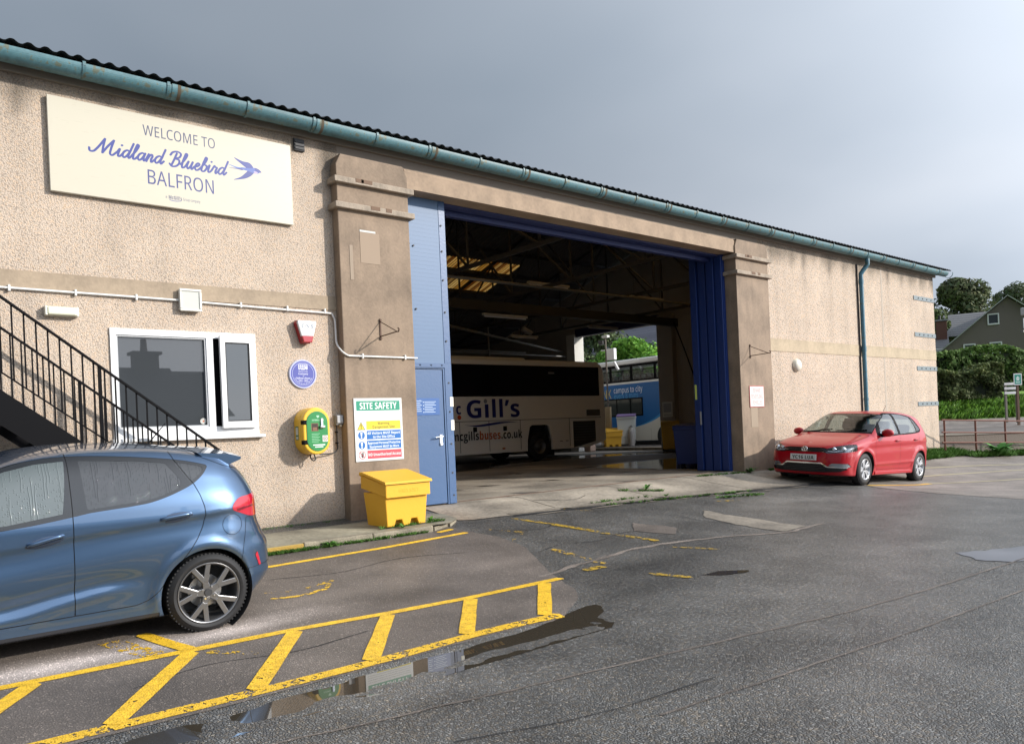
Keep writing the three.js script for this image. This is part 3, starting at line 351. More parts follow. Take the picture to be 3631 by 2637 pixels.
  mesh('glazing_bead', [box(2.177, 3.195, 2.405, 2.425, -0.05, 0.008), box(2.177, 3.195, 1.33, 1.352, -0.05, 0.008), box(2.177, 2.197, 1.352, 2.405, -0.05, 0.008), box(3.175, 3.195, 1.352, 2.405, -0.05, 0.008)], std([0.45, 0.46, 0.47], 0.5), fr);
  mesh('pane', box(2.19, 3.185, 1.345, 2.41, -0.034, -0.028), phys([0.045, 0.05, 0.055], 0.012, { specularIntensity: 1, ior: 1.75, envMapIntensity: 1 }), fr);
  mesh('pane', box(3.28, 3.75, 1.34, 2.42, -0.058, -0.054), M.black, fr).userData.label = 'black sheet standing for the shade in the gap beside the open casement';  // no glass: a black sheet paints the shade of the opening
  { const a = 0.055, g = new THREE.Group(), bx = (...q) => { const b = box(...q); b.rotateY(-a * 0).translate(0, 0, 0); return b; }; const place = (b) => { b.translate(-3.77, 0, 0); b.rotateY(a); b.translate(3.77, 0, 0.028); return b; };
    mesh('casement', [place(box(3.335, 3.395, 1.305, 2.455, 0, 0.045)), place(box(3.71, 3.77, 1.305, 2.455, 0, 0.045)), place(box(3.395, 3.71, 1.305, 1.385, 0, 0.0449)), place(box(3.395, 3.71, 2.375, 2.455, 0, 0.0449)), place(box(3.35, 3.762, 1.335, 1.35, 0.045, 0.05))], M.white, fr);
    mesh('pane', place(box(3.395, 3.71, 1.385, 2.375, 0.018, 0.026)), phys([0.05, 0.056, 0.06], 0.012, { ior: 1.75 }), fr); mesh('seal', [place(box(3.395, 3.41, 1.385, 2.375, 0.026, 0.034)), place(box(3.695, 3.71, 1.385, 2.375, 0.026, 0.034)), place(box(3.41, 3.695, 1.385, 1.4, 0.026, 0.034)), place(box(3.41, 3.695, 2.36, 2.375, 0.026, 0.034))], M.blackMat, fr); }
  mesh('sill', [rbox(2.09, 3.875, 1.175, 1.216, -0.05, 0.085, 0.008)], M.white, fr);
  mesh('sticker', plane(3.095, 3.175, 1.36, 1.44, -0.026).translate(0, 0.0, 0), printed(128, 128, (c) => { c.fillStyle = '#1a1d20'; c.fillRect(0, 0, 128, 128); c.fillStyle = '#dcdcd6'; c.beginPath(); c.arc(64, 64, 60, 0, 7); c.fill(); c.strokeStyle = '#666'; c.lineWidth = 5; c.setLineDash([7, 5]); c.beginPath(); c.arc(64, 64, 46, 0, 7); c.stroke(); c.fillStyle = '#c8602c'; c.fillRect(48, 46, 34, 34); c.fillStyle = '#eee'; c.fillRect(56, 56, 8, 8); }), fr);
  // corrugated roof, ridge over the hall's middle, with translucent sheets on the far slope
  const RZ = -11, RY = 8.6, EY = 5.405;
  const corr = (x0, x1, z0, y0, z1, y1, amp = 0.017, per = 0.155, th = 0.008) => { const xs = range(x0, x1, per / 8), s = [], L = Math.hypot(z1 - z0, y1 - y0), ny = Math.abs(z1 - z0) / L, nz = -(y1 - y0) / L * Math.sign(z1 - z0) ; const wv = (x) => { const q = Math.cos(2 * Math.PI * x / per); return Math.sign(q) * Math.pow(Math.abs(q), 0.6) * amp; }; for (let i = 0; i < xs.length - 1; i++) { const a = xs[i], b = xs[i + 1], wa = wv(a), wb = wv(b), nx = -(wb - wa) / (b - a), l = Math.hypot(nx, 1), N = [nx / l, ny / l, nz / l]; for (const t of [0, -th]) { const A = [a, y0 + wa + t, z0, ...N], B = [b, y0 + wb + t, z0, ...N], C = [b, y1 + wb + t, z1, ...N], D = [a, y1 + wa + t, z1, ...N]; s.push(...A, ...B, ...C, ...A, ...C, ...D); } const F = [0, 0, 1]; s.push(a, y0 + wa, z0, ...F, b, y0 + wb, z0, ...F, b, y0 + wb - th, z0, ...F, a, y0 + wa, z0, ...F, b, y0 + wb - th, z0, ...F, a, y0 + wa - th, z0, ...F); } return fromSoup(s); };
  const roofM = std([0.09, 0.09, 0.09], 0.8); const slope = (RY - EY) / (0.36 - RZ); const by = (z) => RY + (RY - 5.4) / (RZ - BZ) * (z - RZ);
  const fy = (z) => EY + slope * (0.36 - z), fs = [[8.4, 10.9], [12.2, 14.7], [16.2, 18.6], [19.6, 22]]; const fr2 = [corr(-9.2, 25.55, 0.355, EY, -1.6, fy(-1.6)), corr(-9.2, 25.55, -9.4, fy(-9.4), RZ, RY), corr(-9.2, 8.4, -1.6, fy(-1.6), -9.4, fy(-9.4)), corr(22, 25.55, -1.6, fy(-1.6), -9.4, fy(-9.4))]; for (let k = 0; k < 3; k++) fr2.push(corr(fs[k][1], fs[k + 1][0], -1.6, fy(-1.6), -9.4, fy(-9.4)));
  mesh('roof_sheet', fr2, roofM, depot).userData.label = 'corrugated roof slope over the road side';
  const sky1 = [[17.6, 20.4, -15.1, -13.2], [17.6, 20.4, -18.4, -16.6]];
  mesh('roof_sheet', [corr(-9.2, 16.7, RZ, RY, BZ - 0.5, by(BZ - 0.5)), corr(21.9, 25.55, RZ, RY, BZ - 0.5, by(BZ - 0.5)), corr(16.7, 21.9, RZ, RY, -13.85, by(-13.85)), corr(16.7, 21.9, -14.85, by(-14.85), -15.25, by(-15.25)), corr(20.4, 21.9, -13.85, by(-13.85), -14.85, by(-14.85)), corr(20.4, 21.9, -15.25, by(-15.25), -16.3, by(-16.3)), corr(16.7, 21.9, -16.3, by(-16.3), BZ - 0.5, by(BZ - 0.5))], roofM, depot).userData.label = 'corrugated roof slope at the back';
  const tl = phys([0.9, 0.78, 0.55], 0.95, { transmission: 0.6, thickness: 0, map: canvasTex(256, 64, (c, w, h) => { c.fillStyle = '#f4ead0'; c.fillRect(0, 0, w, h); for (let k = 0; k < 90; k++) { c.fillStyle = ['#b08a50', '#8e6c3e', '#f8f2dc', '#dcc48a'][k % 4]; c.fillRect(hash(k, 1) * w, 0, 1 + hash(k, 2) * 5, h); } }) }); tl.map.wrapS = THREE.RepeatWrapping; tl.map.repeat.set(0.4, 0.2);
  for (const [a, b] of [[-13.85, -14.85], [-15.25, -16.3]]) mesh('skylight', corr(16.7, 20.4, a, by(a), b, by(b), 0.017, 0.155, 0.002), tl, depot).userData.label = 'stained translucent roof sheets';
  for (const [a, b] of fs) mesh('skylight', corr(a, b, -1.6, fy(-1.6), -9.4, fy(-9.4), 0.017, 0.155, 0.002), tl, depot).userData.label = 'added unseen translucent sheets in the road side roof slope, lighting the hall';  // out of view, added so that sunlight brightens the hall
  // eaves board behind the gutter, gutter in lengths, brackets, downpipe
  mesh('eaves_board', box(-9, XE + 0.1, 5.2, 5.38, 0.002, 0.05), std([0.22, 0.19, 0.155], 0.8), depot);
  const halfRound = (r0, r1, a0 = -0.12, a1 = Math.PI + 0.12) => { const p = []; for (let i = 0; i <= 20; i++) { const a = a0 + (a1 - a0) * i / 20; p.push([-Math.cos(a) * r1, -Math.sin(a) * r1]); } for (let i = 20; i >= 0; i--) { const a = a0 + (a1 - a0) * i / 20; p.push([-Math.cos(a) * r0, -Math.sin(a) * r0]); } return p; };
  const along = (pts, x0, x1, y, z) => uvm(prism(pts, x1 - x0).rotateY(Math.PI / 2).translate(x0, y, z));
  const GY0 = 5.345, GZ0 = 0.215; let i = 0;
  for (let x = -8.1; x < 25.1; x += 1.83, i++) { const x1 = Math.min(x + 1.83, 25.4); mesh('gutter_length', along(halfRound(0.108, 0.118), x + 0.004, x1 - 0.004, GY0 - (i % 3) * 0.003, GZ0), i % 2 ? M.teal : M.tealDark, depot); const sk = mesh('gutter_joint', along(halfRound(0.112, 0.127), x - 0.05, x + 0.05, GY0, GZ0), M.teal, depot); mesh('rusty_seam', along(halfRound(0.1272, 0.1285), x + 0.012, x + 0.05, GY0, GZ0), std([0.09, 0.07, 0.045], 0.9), sk); for (const b of [x - 0.09, x + 0.86]) mesh('gutter_bracket', [along(halfRound(0.118, 0.129, -0.2, Math.PI), b - 0.016, b + 0.016, GY0, GZ0), box(b - 0.016, b + 0.016, GY0 - 0.02, GY0 + 0.025, GZ0 + 0.119, GZ0 + 0.13)], M.tealDark, depot); }
  mesh('gutter_end', along(Array.from({ length: 21 }, (_, k) => { const a = Math.PI * k / 20; return [-Math.cos(a) * 0.115, -Math.sin(a) * 0.115]; }), 25.4, 25.42, GY0, GZ0), M.teal, depot);
  const px = 20.24; mesh('downpipe', [tube([[px + 0.12, 5.24, GZ0], [px + 0.12, 5.08, GZ0], [px + 0.04, 4.93, 0.13], [px, 4.84, 0.085]], 0.058, 20, 12), rod([px, 4.86, 0.085], [px, 0.2, 0.085], 0.055, 0.055, 14), rod([px, 4.7, 0.085], [px, 4.58, 0.085], 0.064, 0.064, 14), rod([px, 2.78, 0.085], [px, 2.92, 0.085], 0.064, 0.064, 14), rod([px, 1.5, 0.085], [px, 1.56, 0.085], 0.064, 0.064, 14)], M.tealBlue, depot);
  mesh('cable', [tube([[px - 0.08, 5.1, 0.02], [px - 0.085, 3.5, 0.03], [px - 0.09, 2.2, 0.02], [px - 0.09, 0.2, 0.02]], 0.018, 30, 6)], M.dark, depot);
  // galvanised straps at the corner
  for (const [a, b, y] of [[23.62, 25.06, 4.49], [23.6, 25.06, 3.41], [23.66, 25.06, 2.41], [23.62, 25.06, 1.36]]) { const st = mesh('strap', [box(a, b, y - 0.062, y + 0.062, 0.002, 0.016)], M.galv, depot); for (let k = 0; k < 4; k++) mesh('bolt', disc(a + 0.3 + k * 0.3, y, 0.016, 0.022, 0.012, 8), M.dark, st); }
  mesh('settlement_stain', [box(21.55, 21.63, -0.1, 5.1, 0.0, 0.003)], std([0.40, 0.345, 0.285], 0.95), depot).userData.label = 'thin grey rendered crack line down the wall';
  mesh('vent_grille', [rbox(4.455, 4.61, 5.0, 5.165, 0, 0.035, 0.01), ...[0, 1, 2].map((k) => bar([4.47, 5.035 + k * 0.045, 0.042], [4.6, 5.035 + k * 0.045, 0.042], 0.012, 0.03))], M.dark, depot);
  // roof steel inside: trusses, purlins, pipes
  const steel = std([0.035, 0.035, 0.035], 0.7), tr = (x) => { const g = [bar([x, 5.3, -0.35], [x, RY - 0.22, RZ], 0.08, 0.12), bar([x, RY - 0.22, RZ], [x, 5.2, BZ], 0.08, 0.12), bar([x, 5.25, -0.35], [x, 5.25, BZ], 0.07, 0.1)]; const zs = [-3, -5.7, -8.3, RZ, -13.7, -16.3, -19]; const ty = (z) => z > RZ ? 5.3 + (RY - 0.2 - 5.3) * (-z / -RZ) : by(z) - 0.25; zs.forEach((z, k) => { g.push(bar([x, 5.25, z], [x, ty(z), z], 0.05, 0.05, [1, 0, 0])); if (k < 3) g.push(bar([x, 5.25, z], [x, ty(zs[k + 1]), zs[k + 1]], 0.05, 0.05, [1, 0, 0])); else if (k < 6) g.push(bar([x, 5.25, zs[k + 1]], [x, ty(z), z], 0.05, 0.05, [1, 0, 0])); }); mesh('roof_truss', g, steel, depot); };
  for (const x of [8, 11.6, 15.2, 18.8, 22.4]) tr(x);
  for (let k = 1; k < 7; k++) { const z = RZ * k / 7; mesh('purlin', box(-8, XE - 0.3, EY - 0.05 + slope * (0.36 - z) - 0.16, EY - 0.05 + slope * (0.36 - z) - 0.04, z - 0.04, z + 0.04), steel, depot); }
  for (let k = 0; k < 7; k++) { const z = RZ - (RZ - BZ) * k / 7 - 0.4; mesh('purlin', box(-8, XE - 0.3, by(z) - 0.19, by(z) - 0.06, z - 0.04, z + 0.04), steel, depot); }
  mesh('service_pipe', [rod([7, 5.05, -6], [24.7, 5.05, -6.2], 0.04), rod([24.6, 4.6, -16], [9, 4.9, -9], 0.05), rod([10, 4.35, -15], [24.6, 4.35, -15.6], 0.035), rod([10, 4.45, -15.1], [22, 4.45, -15.6], 0.03), rod([18.7, 5.2, -14], [18.7, 3.6, -14], 0.035)], std([0.16, 0.16, 0.155], 0.6), depot);
  mesh('tie_beam', [box(7, XE - 0.3, 4.95, 5.25, -9.7, -9.45)], steel, depot);
}
// ------------------------------------------------------------------ things on the walls
{ // welcome sign
  const t = thing('welcome_sign', 'large cream welcome board with blue script lettering and a swallow under the gutter', 'sign', [2.985, 4.505, 0.0]);
  mesh('board', [rbox(-1.405, 1.405, -0.53, 0.53, 0.012, 0.062, 0.006)], M.whiteWarm, t);
  const draw = (c, w, h) => {
    c.fillStyle = '#ece4cd'; c.fillRect(0, 0, w, h); const ink = '#4a55a3', dark = '#4d5378';
    for (let k = 0; k < 500; k++) { c.fillStyle = `rgba(120,110,80,${hash(k, 9) * 0.06})`; c.fillRect(hash(k, 1) * w, hash(k, 2) * h, 2 + hash(k, 3) * 60, 2 + hash(k, 4) * 4); }
    c.fillStyle = dark; fitText(c, 'WELCOME TO', '#px sans-serif', 125, 1018, 134, 620); c.fillStyle = '#474f92'; fitText(c, 'BALFRON', '#px sans-serif', 172, 1015, 533, 588);
    c.fillStyle = dark; fitText(c, 'a', '#px sans-serif', 30, 880, 683, 0); fitText(c, 'McGill’s', 'bold #px sans-serif', 44, 955, 683, 115); fitText(c, 'Group company', '#px sans-serif', 34, 1095, 685, 150); c.strokeStyle = ink; c.lineWidth = 5; c.beginPath(); c.moveTo(905, 706); c.quadraticCurveTo(955, 718, 1005, 702); c.stroke();
    // script lettering drawn stroke by stroke
    const A = { M: [2.3, [[-0.9, 0.5], [-0.75, 0.12], [-0.35, 0.12], [0, 0.6], [0.6, 1.95]], [[0.6, 1.95], [0.62, 0.9], [0.7, 0.12]], [[0.7, 0.12], [1.15, 1.1], [1.65, 1.95]], [[1.65, 1.95], [1.55, 0.8], [1.6, 0.12], [1.85, 0], [2.3, 0.5]]], i: [0.68, [[0, 0.4], [0.25, 1], [0.2, 0.4], [0.27, 0.03], [0.45, 0.05], [0.7, 0.42]], [[0.38, 1.5], [0.42, 1.54]]], d: [1.12, [[0.8, 0.85], [0.5, 1], [0.15, 0.75], [0.05, 0.3], [0.25, 0], [0.5, 0.15], [0.78, 0.75]], [[1.02, 2], [0.85, 1], [0.74, 0.25], [0.86, 0], [1.15, 0.4]]], l: [0.72, [[0, 0.4], [0.42, 1.25], [0.55, 1.9], [0.4, 2], [0.27, 1.5], [0.18, 0.5], [0.28, 0], [0.48, 0.05], [0.74, 0.42]]], a: [1.12, [[0.8, 0.85], [0.5, 1], [0.15, 0.75], [0.05, 0.3], [0.25, 0], [0.5, 0.15], [0.78, 0.8]], [[0.82, 1], [0.74, 0.3], [0.86, 0], [1.14, 0.42]]], n: [1.0, [[0, 0.42], [0.15, 1], [0.1, 0.5], [0.04, 0]], [[0.06, 0.2], [0.3, 0.82], [0.52, 1], [0.64, 0.8], [0.55, 0.3], [0.65, 0], [1.0, 0.42]]], B: [1.35, [[0.55, 1.8], [0.4, 0.9], [0.2, 0]], [[-0.2, 1.45], [0, 1.85], [0.6, 2.05], [1.08, 1.8], [0.98, 1.3], [0.5, 1.06], [1.0, 0.95], [1.12, 0.5], [0.82, 0.05], [0.3, -0.05], [-0.05, 0.25]]], u: [1.08, [[0, 0.42], [0.2, 1], [0.12, 0.3], [0.3, 0], [0.55, 0.3], [0.75, 1]], [[0.75, 1], [0.67, 0.3], [0.8, 0], [1.08, 0.42]]], e: [0.85, [[0, 0.42], [0.4, 0.55], [0.6, 0.85], [0.42, 1], [0.2, 0.8], [0.1, 0.35], [0.3, 0], [0.55, 0.05], [0.86, 0.42]]], b: [0.85, [[0, 0.42], [0.42, 1.25], [0.55, 1.9], [0.4, 2], [0.27, 1.5], [0.14, 0.5], [0.2, 0.05], [0.5, 0], [0.75, 0.4], [0.7, 0.85], [0.5, 0.92], [0.87, 0.75]]], r: [0.88, [[0, 0.42], [0.25, 1.05], [0.35, 0.88], [0.6, 0.85], [0.5, 0.3], [0.6, 0], [0.9, 0.42]]], ' ': [0.85] };
    const s = 65; let X = 338; const base = 402, sl = 0.26; c.strokeStyle = '#4450a6'; c.lineCap = c.lineJoin = 'round';
    for (const ch of 'Midland Bluebird') { const [adv, ...st] = A[ch]; for (const P of st) { const q = P.length > 2 ? smoothPts(P, 7) : P; for (const [lw, dx] of [[15, 0], [13, 4]]) { c.lineWidth = lw; c.beginPath(); q.forEach(([x, y], k) => { const a = X + (x + y * sl) * s + dx, b = base - y * s; k ? c.lineTo(a, b) : c.moveTo(a, b); }); c.stroke(); } } X += adv * s; }
    // swallow
    const P = (pts, f) => { c.fillStyle = f; c.beginPath(); smoothPts(pts, 4, true).forEach(([x, y], k) => k ? c.lineTo(x, y) : c.moveTo(x, y)); c.closePath(); c.fill(); }; const o = 1450, q = 312, Q = (pts, f) => P(pts.map(([x, y]) => [o + x, q + y]), f);
    Q([[-20, -22], [60, -8], [120, -6], [110, 4], [50, 2]], '#6f8fd6'); Q([[-15, 16], [60, 4], [130, 2], [120, 14], [60, 12]], '#4a53a0');
    Q([[40, -92], [120, -70], [185, -66], [215, -40], [225, -12], [200, 6], [165, -8], [120, -34]], '#4a55a8'); Q([[28, 118], [90, 104], [150, 84], [205, 46], [225, 14], [180, 4], [140, 40], [100, 78]], '#4450a0'); Q([[100, -8], [180, -16], [250, -28], [285, 2], [250, 26], [180, 14], [120, 8]], '#5f78c8'); Q([[235, -28], [275, -20], [300, 4], [270, 8], [240, -4]], '#4a53a6'); Q([[225, 6], [262, 10], [256, 24], [228, 22]], '#c9b7d8');
  };
  mesh('print', plane(-1.402, 1.402, -0.527, 0.527, 0.0635), dim(printed(2048, 770, draw), 0.6), t);
}
{ // site safety board on the left pillar
  const t = thing('safety_sign', 'white site safety board with green, yellow, blue and red panels on the left pillar', 'sign', [5.48, 1.215, PZ]);
  mesh('board', rbox(-0.385, 0.385, -0.44, 0.44, 0, 0.012, 0.003), M.white, t);
  mesh('print', plane(-0.383, 0.383, -0.438, 0.438, 0.0135), printed(900, 1030, (c, w, h) => {
    c.fillStyle = '#f7f9f8'; c.fillRect(0, 0, w, h); c.fillStyle = '#0f9a78'; rrect(c, 40, 42, 820, 160, 14); c.fillStyle = '#fff'; fitText(c, 'SITE SAFETY', 'bold #px sans-serif', 150, 450, 124, 700);
    c.fillStyle = '#77797a'; const T = ['Under the Health and Safety at Work Act 1974 all persons entering this site must comply', 'with all regulations under this act. All visitors must report to the site office and obtain', 'permission to proceed onto the site or any work area. Safety signs and procedures must', 'be observed and personal protection and safety equipment must be used at all times.']; T.forEach((s, k) => fitText(c, s, '#px sans-serif', 24, 450, 240 + k * 36, 810));
    c.fillStyle = '#f6e233'; c.fillRect(210, 372, 650, 142); c.fillStyle = '#5c4c1c'; fitText(c, 'Warning', 'bold #px sans-serif', 62, 535, 412, 230); fitText(c, 'Dangerous Site', 'bold #px sans-serif', 62, 535, 474, 430);
    c.fillStyle = '#4a4520'; c.beginPath(); c.moveTo(115, 382); c.lineTo(190, 516); c.lineTo(40, 516); c.fill(); c.fillStyle = '#f6e233'; c.beginPath(); c.moveTo(115, 400); c.lineTo(175, 507); c.lineTo(55, 507); c.fill(); c.fillStyle = '#2b2610'; c.fillRect(107, 424, 16, 48); c.beginPath(); c.arc(115, 490, 10, 0, 7); c.fill();
    for (const [y, a, b] of [[532, 'All Visitors MUST Report', 'to the Site Office'], [694, 'Approved Personal Protective', 'Equipment MUST be Worn']]) { c.fillStyle = '#0a6fc4'; c.fillRect(210, y, 650, 142); c.beginPath(); c.arc(115, y + 72, 62, 0, 7); c.fill(); c.fillStyle = '#fff'; fitText(c, a, 'bold #px sans-serif', 58, 535, y + 42, 620); fitText(c, b, 'bold #px sans-serif', 58, 535, y + 104, y < 600 ? 420 : 560); c.beginPath(); c.moveTo(96, y + 22); c.lineTo(134, y + 22); c.lineTo(124, y + 92); c.lineTo(106, y + 92); c.fill(); c.beginPath(); c.arc(115, y + 110, 13, 0, 7); c.fill(); }
    c.fillStyle = '#e8505e'; c.fillRect(210, 856, 650, 136); c.fillStyle = '#fff'; fitText(c, 'NO Unauthorised Access', 'bold #px sans-serif', 66, 535, 926, 620);
    c.strokeStyle = '#b83a46'; c.lineWidth = 11; c.beginPath(); c.arc(115, 926, 60, 0, 7); c.stroke(); c.fillStyle = '#3c3436'; c.beginPath(); c.ellipse(118, 940, 22, 30, 0, 0, 7); c.fill(); for (let k = 0; k < 4; k++) c.fillRect(97 + k * 12, 884 + (k === 0 ? 10 : 0), 9, 44); c.beginPath(); c.moveTo(72, 884); c.lineTo(158, 968); c.stroke();
  }), t);
  for (const [x, y] of [[-0.36, 0.41], [0.36, 0.41], [-0.36, -0.41], [0.36, -0.41]]) mesh('screw', disc(x, y, 0.012, 0.006, 0.005, 8), M.steel, t);
}
{ // reversing sign
  const t = thing('warning_sign', 'small white sign with red capitals on the right pillar', 'sign', [14.96, 1.62, PZ]);
  mesh('board', rbox(-0.28, 0.28, -0.235, 0.235, 0, 0.014, 0.003), std([0.42, 0.1, 0.08], 0.5), t);
  mesh('print', plane(-0.262, 0.262, -0.217, 0.217, 0.0155), printed(512, 420, (c, w, h) => { c.fillStyle = '#f6f4f2'; c.fillRect(0, 0, w, h); c.fillStyle = '#c2493f'; [['BEWARE', 300], ['REVERSING', 440], ['VEHICLES', 380]].forEach(([s, mw], k) => fitText(c, s, '#px sans-serif', 120, 256, 85 + k * 126, mw)); }), t);
}
{ // blue plaque
  const t = thing('plaque', 'round blue plaque with a small white bus above lettering', 'plaque', [4.448, 1.995, 0]);
  mesh('disc', new THREE.CylinderGeometry(0.192, 0.198, 0.022, 48).rotateX(Math.PI / 2).translate(0, 0, 0.014), std([0.55, 0.57, 0.72], 0.4), t);
  const g = new THREE.CircleGeometry(0.19, 48).translate(0, 0, 0.0265);
  mesh('print', g, printed(512, 512, (c) => { c.fillStyle = '#c9cdea'; c.fillRect(0, 0, 512, 512); c.fillStyle = '#5a60b4'; c.beginPath(); c.arc(256, 256, 236, 0, 7); c.fill(); c.strokeStyle = '#c9cdea'; c.lineWidth = 7; c.beginPath(); c.arc(256, 256, 205, 0, 7); c.stroke(); c.fillStyle = '#eceef8'; rrect(c, 168, 78, 176, 100, 16); c.fillStyle = '#5a60b4'; for (let k = 0; k < 4; k++) { c.fillRect(180 + k * 40, 90, 30, 22); if (k < 3) c.fillRect(180 + k * 40, 128, 30, 22); } c.beginPath(); c.arc(205, 180, 16, 0, 7); c.arc(305, 180, 16, 0, 7); c.fill(); c.fillStyle = '#eceef8'; fitText(c, 'Memento of the', '#px serif', 32, 256, 208, 180); fitText(c, 'Centenary', 'bold #px serif', 46, 256, 252, 190); fitText(c, 'of', 'italic #px serif', 30, 256, 290); fitText(c, 'Balfron’s Buses', 'bold #px serif', 46, 256, 330, 270); fitText(c, '1921 - 2021', 'bold #px serif', 46, 256, 378, 190); c.font = '26px serif'; const s = 'Presented by Balfron Heritage Group'; for (let k = 0; k < s.length; k++) { const a = Math.PI * (0.86 - 0.72 * k / (s.length - 1)); c.save(); c.translate(256 + Math.cos(a) * 176, 256 + Math.sin(a) * 176); c.rotate(a - Math.PI / 2); c.fillText(s[k], 0, 0); c.restore(); } }, 0.3), t);
}
{ // alarm sounder
  const t = thing('alarm_box', 'white and red wall alarm sounder tapering downwards', 'alarm', [4.49, 2.56, 0]);
  const P = [[-0.125, 0.13], [0.125, 0.13], [0.13, 0.11], [0.06, -0.135], [0.04, -0.15], [-0.04, -0.15], [-0.06, -0.135], [-0.13, 0.11]], R = std([0.32, 0.012, 0.018], 0.25);
  mesh('red_housing', prism(P, 0.07, 0.012).translate(0, 0, 0.012), R, t);
  mesh('cover', prism([[-0.118, 0.126], [0.118, 0.126], [0.12, 0.108], [0.075, -0.055], [-0.075, -0.055], [-0.12, 0.108]], 0.02, 0.014).translate(0, 0, 0.095), M.white, t);
  mesh('lens', prism([[-0.07, -0.075], [0.07, -0.075], [0.052, -0.14], [-0.052, -0.14]], 0.03, 0.012).translate(0, 0, 0.09), phys([0.38, 0.01, 0.015], 0.12, { clearcoat: 1 }), t);
  mesh('print', plane(-0.1, 0.1, 0.03, 0.11, 0.1305), printed(256, 100, (c, w, h) => { c.fillStyle = '#f0f0ea'; c.fillRect(0, 0, w, h); c.fillStyle = '#5d6f92'; fitText(c, 'C·S·S', 'bold #px serif', 90, 128, 54, 220); }), t);
}
{ // defibrillator cabinet
  const t = thing('defibrillator_cabinet', 'yellow oval wall cabinet with green front and steel handle', 'cabinet', [4.485, 1.225, 0]);
  const stad = (w, h, n = 14) => { const p = [], r = w, d = h - w; for (let i = 0; i <= n; i++) { const a = Math.PI * i / n; p.push([Math.cos(a) * r, d + Math.sin(a) * r]); } for (let i = 0; i <= n; i++) { const a = Math.PI + Math.PI * i / n; p.push([Math.cos(a) * r, -d + Math.sin(a) * r]); } return p; };
  const Y = phys([0.72, 0.43, 0.015], 0.38, { clearcoat: 0.3 });
  mesh('body', prism(stad(0.178, 0.3), 0.15, 0.012).translate(0, 0, 0.012), Y, t); const d = mesh('door', prism(stad(0.172, 0.294), 0.085, 0.016).translate(0.004, 0, 0.178), Y, t);
  mesh('front_panel', prism(stad(0.148, 0.262), 0.006, 0.001).translate(0.01, -0.004, 0.2795), std([0.02, 0.24, 0.075], 0.4), d);
  mesh('print', new THREE.ShapeGeometry(new THREE.Shape(stad(0.143, 0.257).map((p) => new THREE.Vector2(...p)))).translate(0.01, -0.004, 0.2885), (() => { const m = printed(320, 576, (c, w, h) => { c.fillStyle = '#22914a'; c.fillRect(0, 0, w, h); c.fillStyle = '#bfe6c8'; c.beginPath(); c.arc(150, 62, 12, 0, 7); c.arc(172, 62, 12, 0, 7); c.fill(); c.beginPath(); c.moveTo(138, 66); c.lineTo(184, 66); c.lineTo(161, 92); c.fill(); fitText(c, 'DEFIBRILLATOR', 'bold #px sans-serif', 30, 160, 120, 190); c.fillStyle = '#8a5c3c'; c.fillRect(52, 165, 110, 118); c.fillStyle = '#3a2418'; c.fillRect(60, 173, 94, 102); c.fillStyle = '#8d6248'; c.fillRect(75, 225, 70, 48); c.fillStyle = '#9fd8b0'; for (let k = 0; k < 6; k++) c.fillRect(52, 318 + k * 24, 130 - (k % 2) * 22, 7); c.fillStyle = '#fff'; c.fillRect(70, 478, 190, 16); c.fillRect(100, 508, 130, 16); c.fillStyle = '#e8e6e0'; c.fillRect(222, 348, 88, 96); c.strokeStyle = '#8a3a3a'; c.lineWidth = 6; c.beginPath(); c.arc(266, 396, 32, 0, 7); c.stroke(); c.fillStyle = '#444'; c.fillRect(252, 380, 6, 34); c.fillRect(272, 380, 6, 34); c.fillRect(252, 393, 26, 6); }); m.map.repeat.set(1 / 0.286, 1 / 0.514); m.map.offset.set(0.465, 0.507); m.map.wrapS = m.map.wrapT = THREE.ClampToEdgeWrapping; return m; })(), d);
  mesh('handle', [rbox(0.052, 0.09, 0.06, 0.165, 0.288, 0.305, 0.008), rbox(0.035, 0.107, 0.035, 0.07, 0.288, 0.33, 0.012)], M.chrome, d);
  for (const y of [0.115, -0.145]) mesh('hinge', rbox(-0.185, -0.125, y - 0.03, y + 0.03, 0.2, 0.285, 0.008), M.black, t);
  mesh('label_plate', [box(-0.1925, -0.190, -0.11, 0.07, 0.055, 0.14)], std([0.03, 0.16, 0.07], 0.4), t); mesh('label_print', [box(-0.1938, -0.1925, -0.045, 0.055, 0.065, 0.13), box(-0.1938, -0.1925, -0.1, -0.065, 0.065, 0.13)], std([0.6, 0.62, 0.58], 0.4), t);
  mesh('cable', [tube([[-0.02, -0.3, 0.1], [-0.03, -0.36, 0.13], [0.0, -0.395, 0.15], [0.03, -0.37, 0.15], [0.02, -0.3, 0.12]], 0.009, 30, 7)], M.dark, t);
  const s = thing('outdoor_socket', 'small grey weatherproof socket beside the yellow cabinet', 'socket', [4.93, 1.36, 0]);
  mesh('box', rbox(-0.055, 0.055, -0.065, 0.075, 0, 0.07, 0.012), std([0.16, 0.165, 0.17], 0.5), s); mesh('lid', rbox(-0.045, 0.05, -0.04, 0.07, 0.07, 0.09, 0.01), std([0.35, 0.36, 0.38], 0.35), s); mesh('gland', rod([0.02, -0.085, 0.05], [0.02, -0.05, 0.05], 0.018), M.whiteDull, s);
  const cb = thing('power_cable', 'black cable running from the socket to the yellow cabinet', 'cable', [4.9, 1.3, 0]);
  mesh('flex', tube([[0, 0, 0.03], [0.005, -0.2, 0.02], [0, -0.33, 0.03], [-0.08, -0.385, 0.04], [-0.3, -0.39, 0.1]], 0.009, 40, 7, 0.5), M.dark, cb); for (const y of [-0.1, -0.25]) mesh('clip', rbox(-0.018, 0.02, y - 0.008, y + 0.008, 0, 0.036, 0.004), M.black, cb);
}
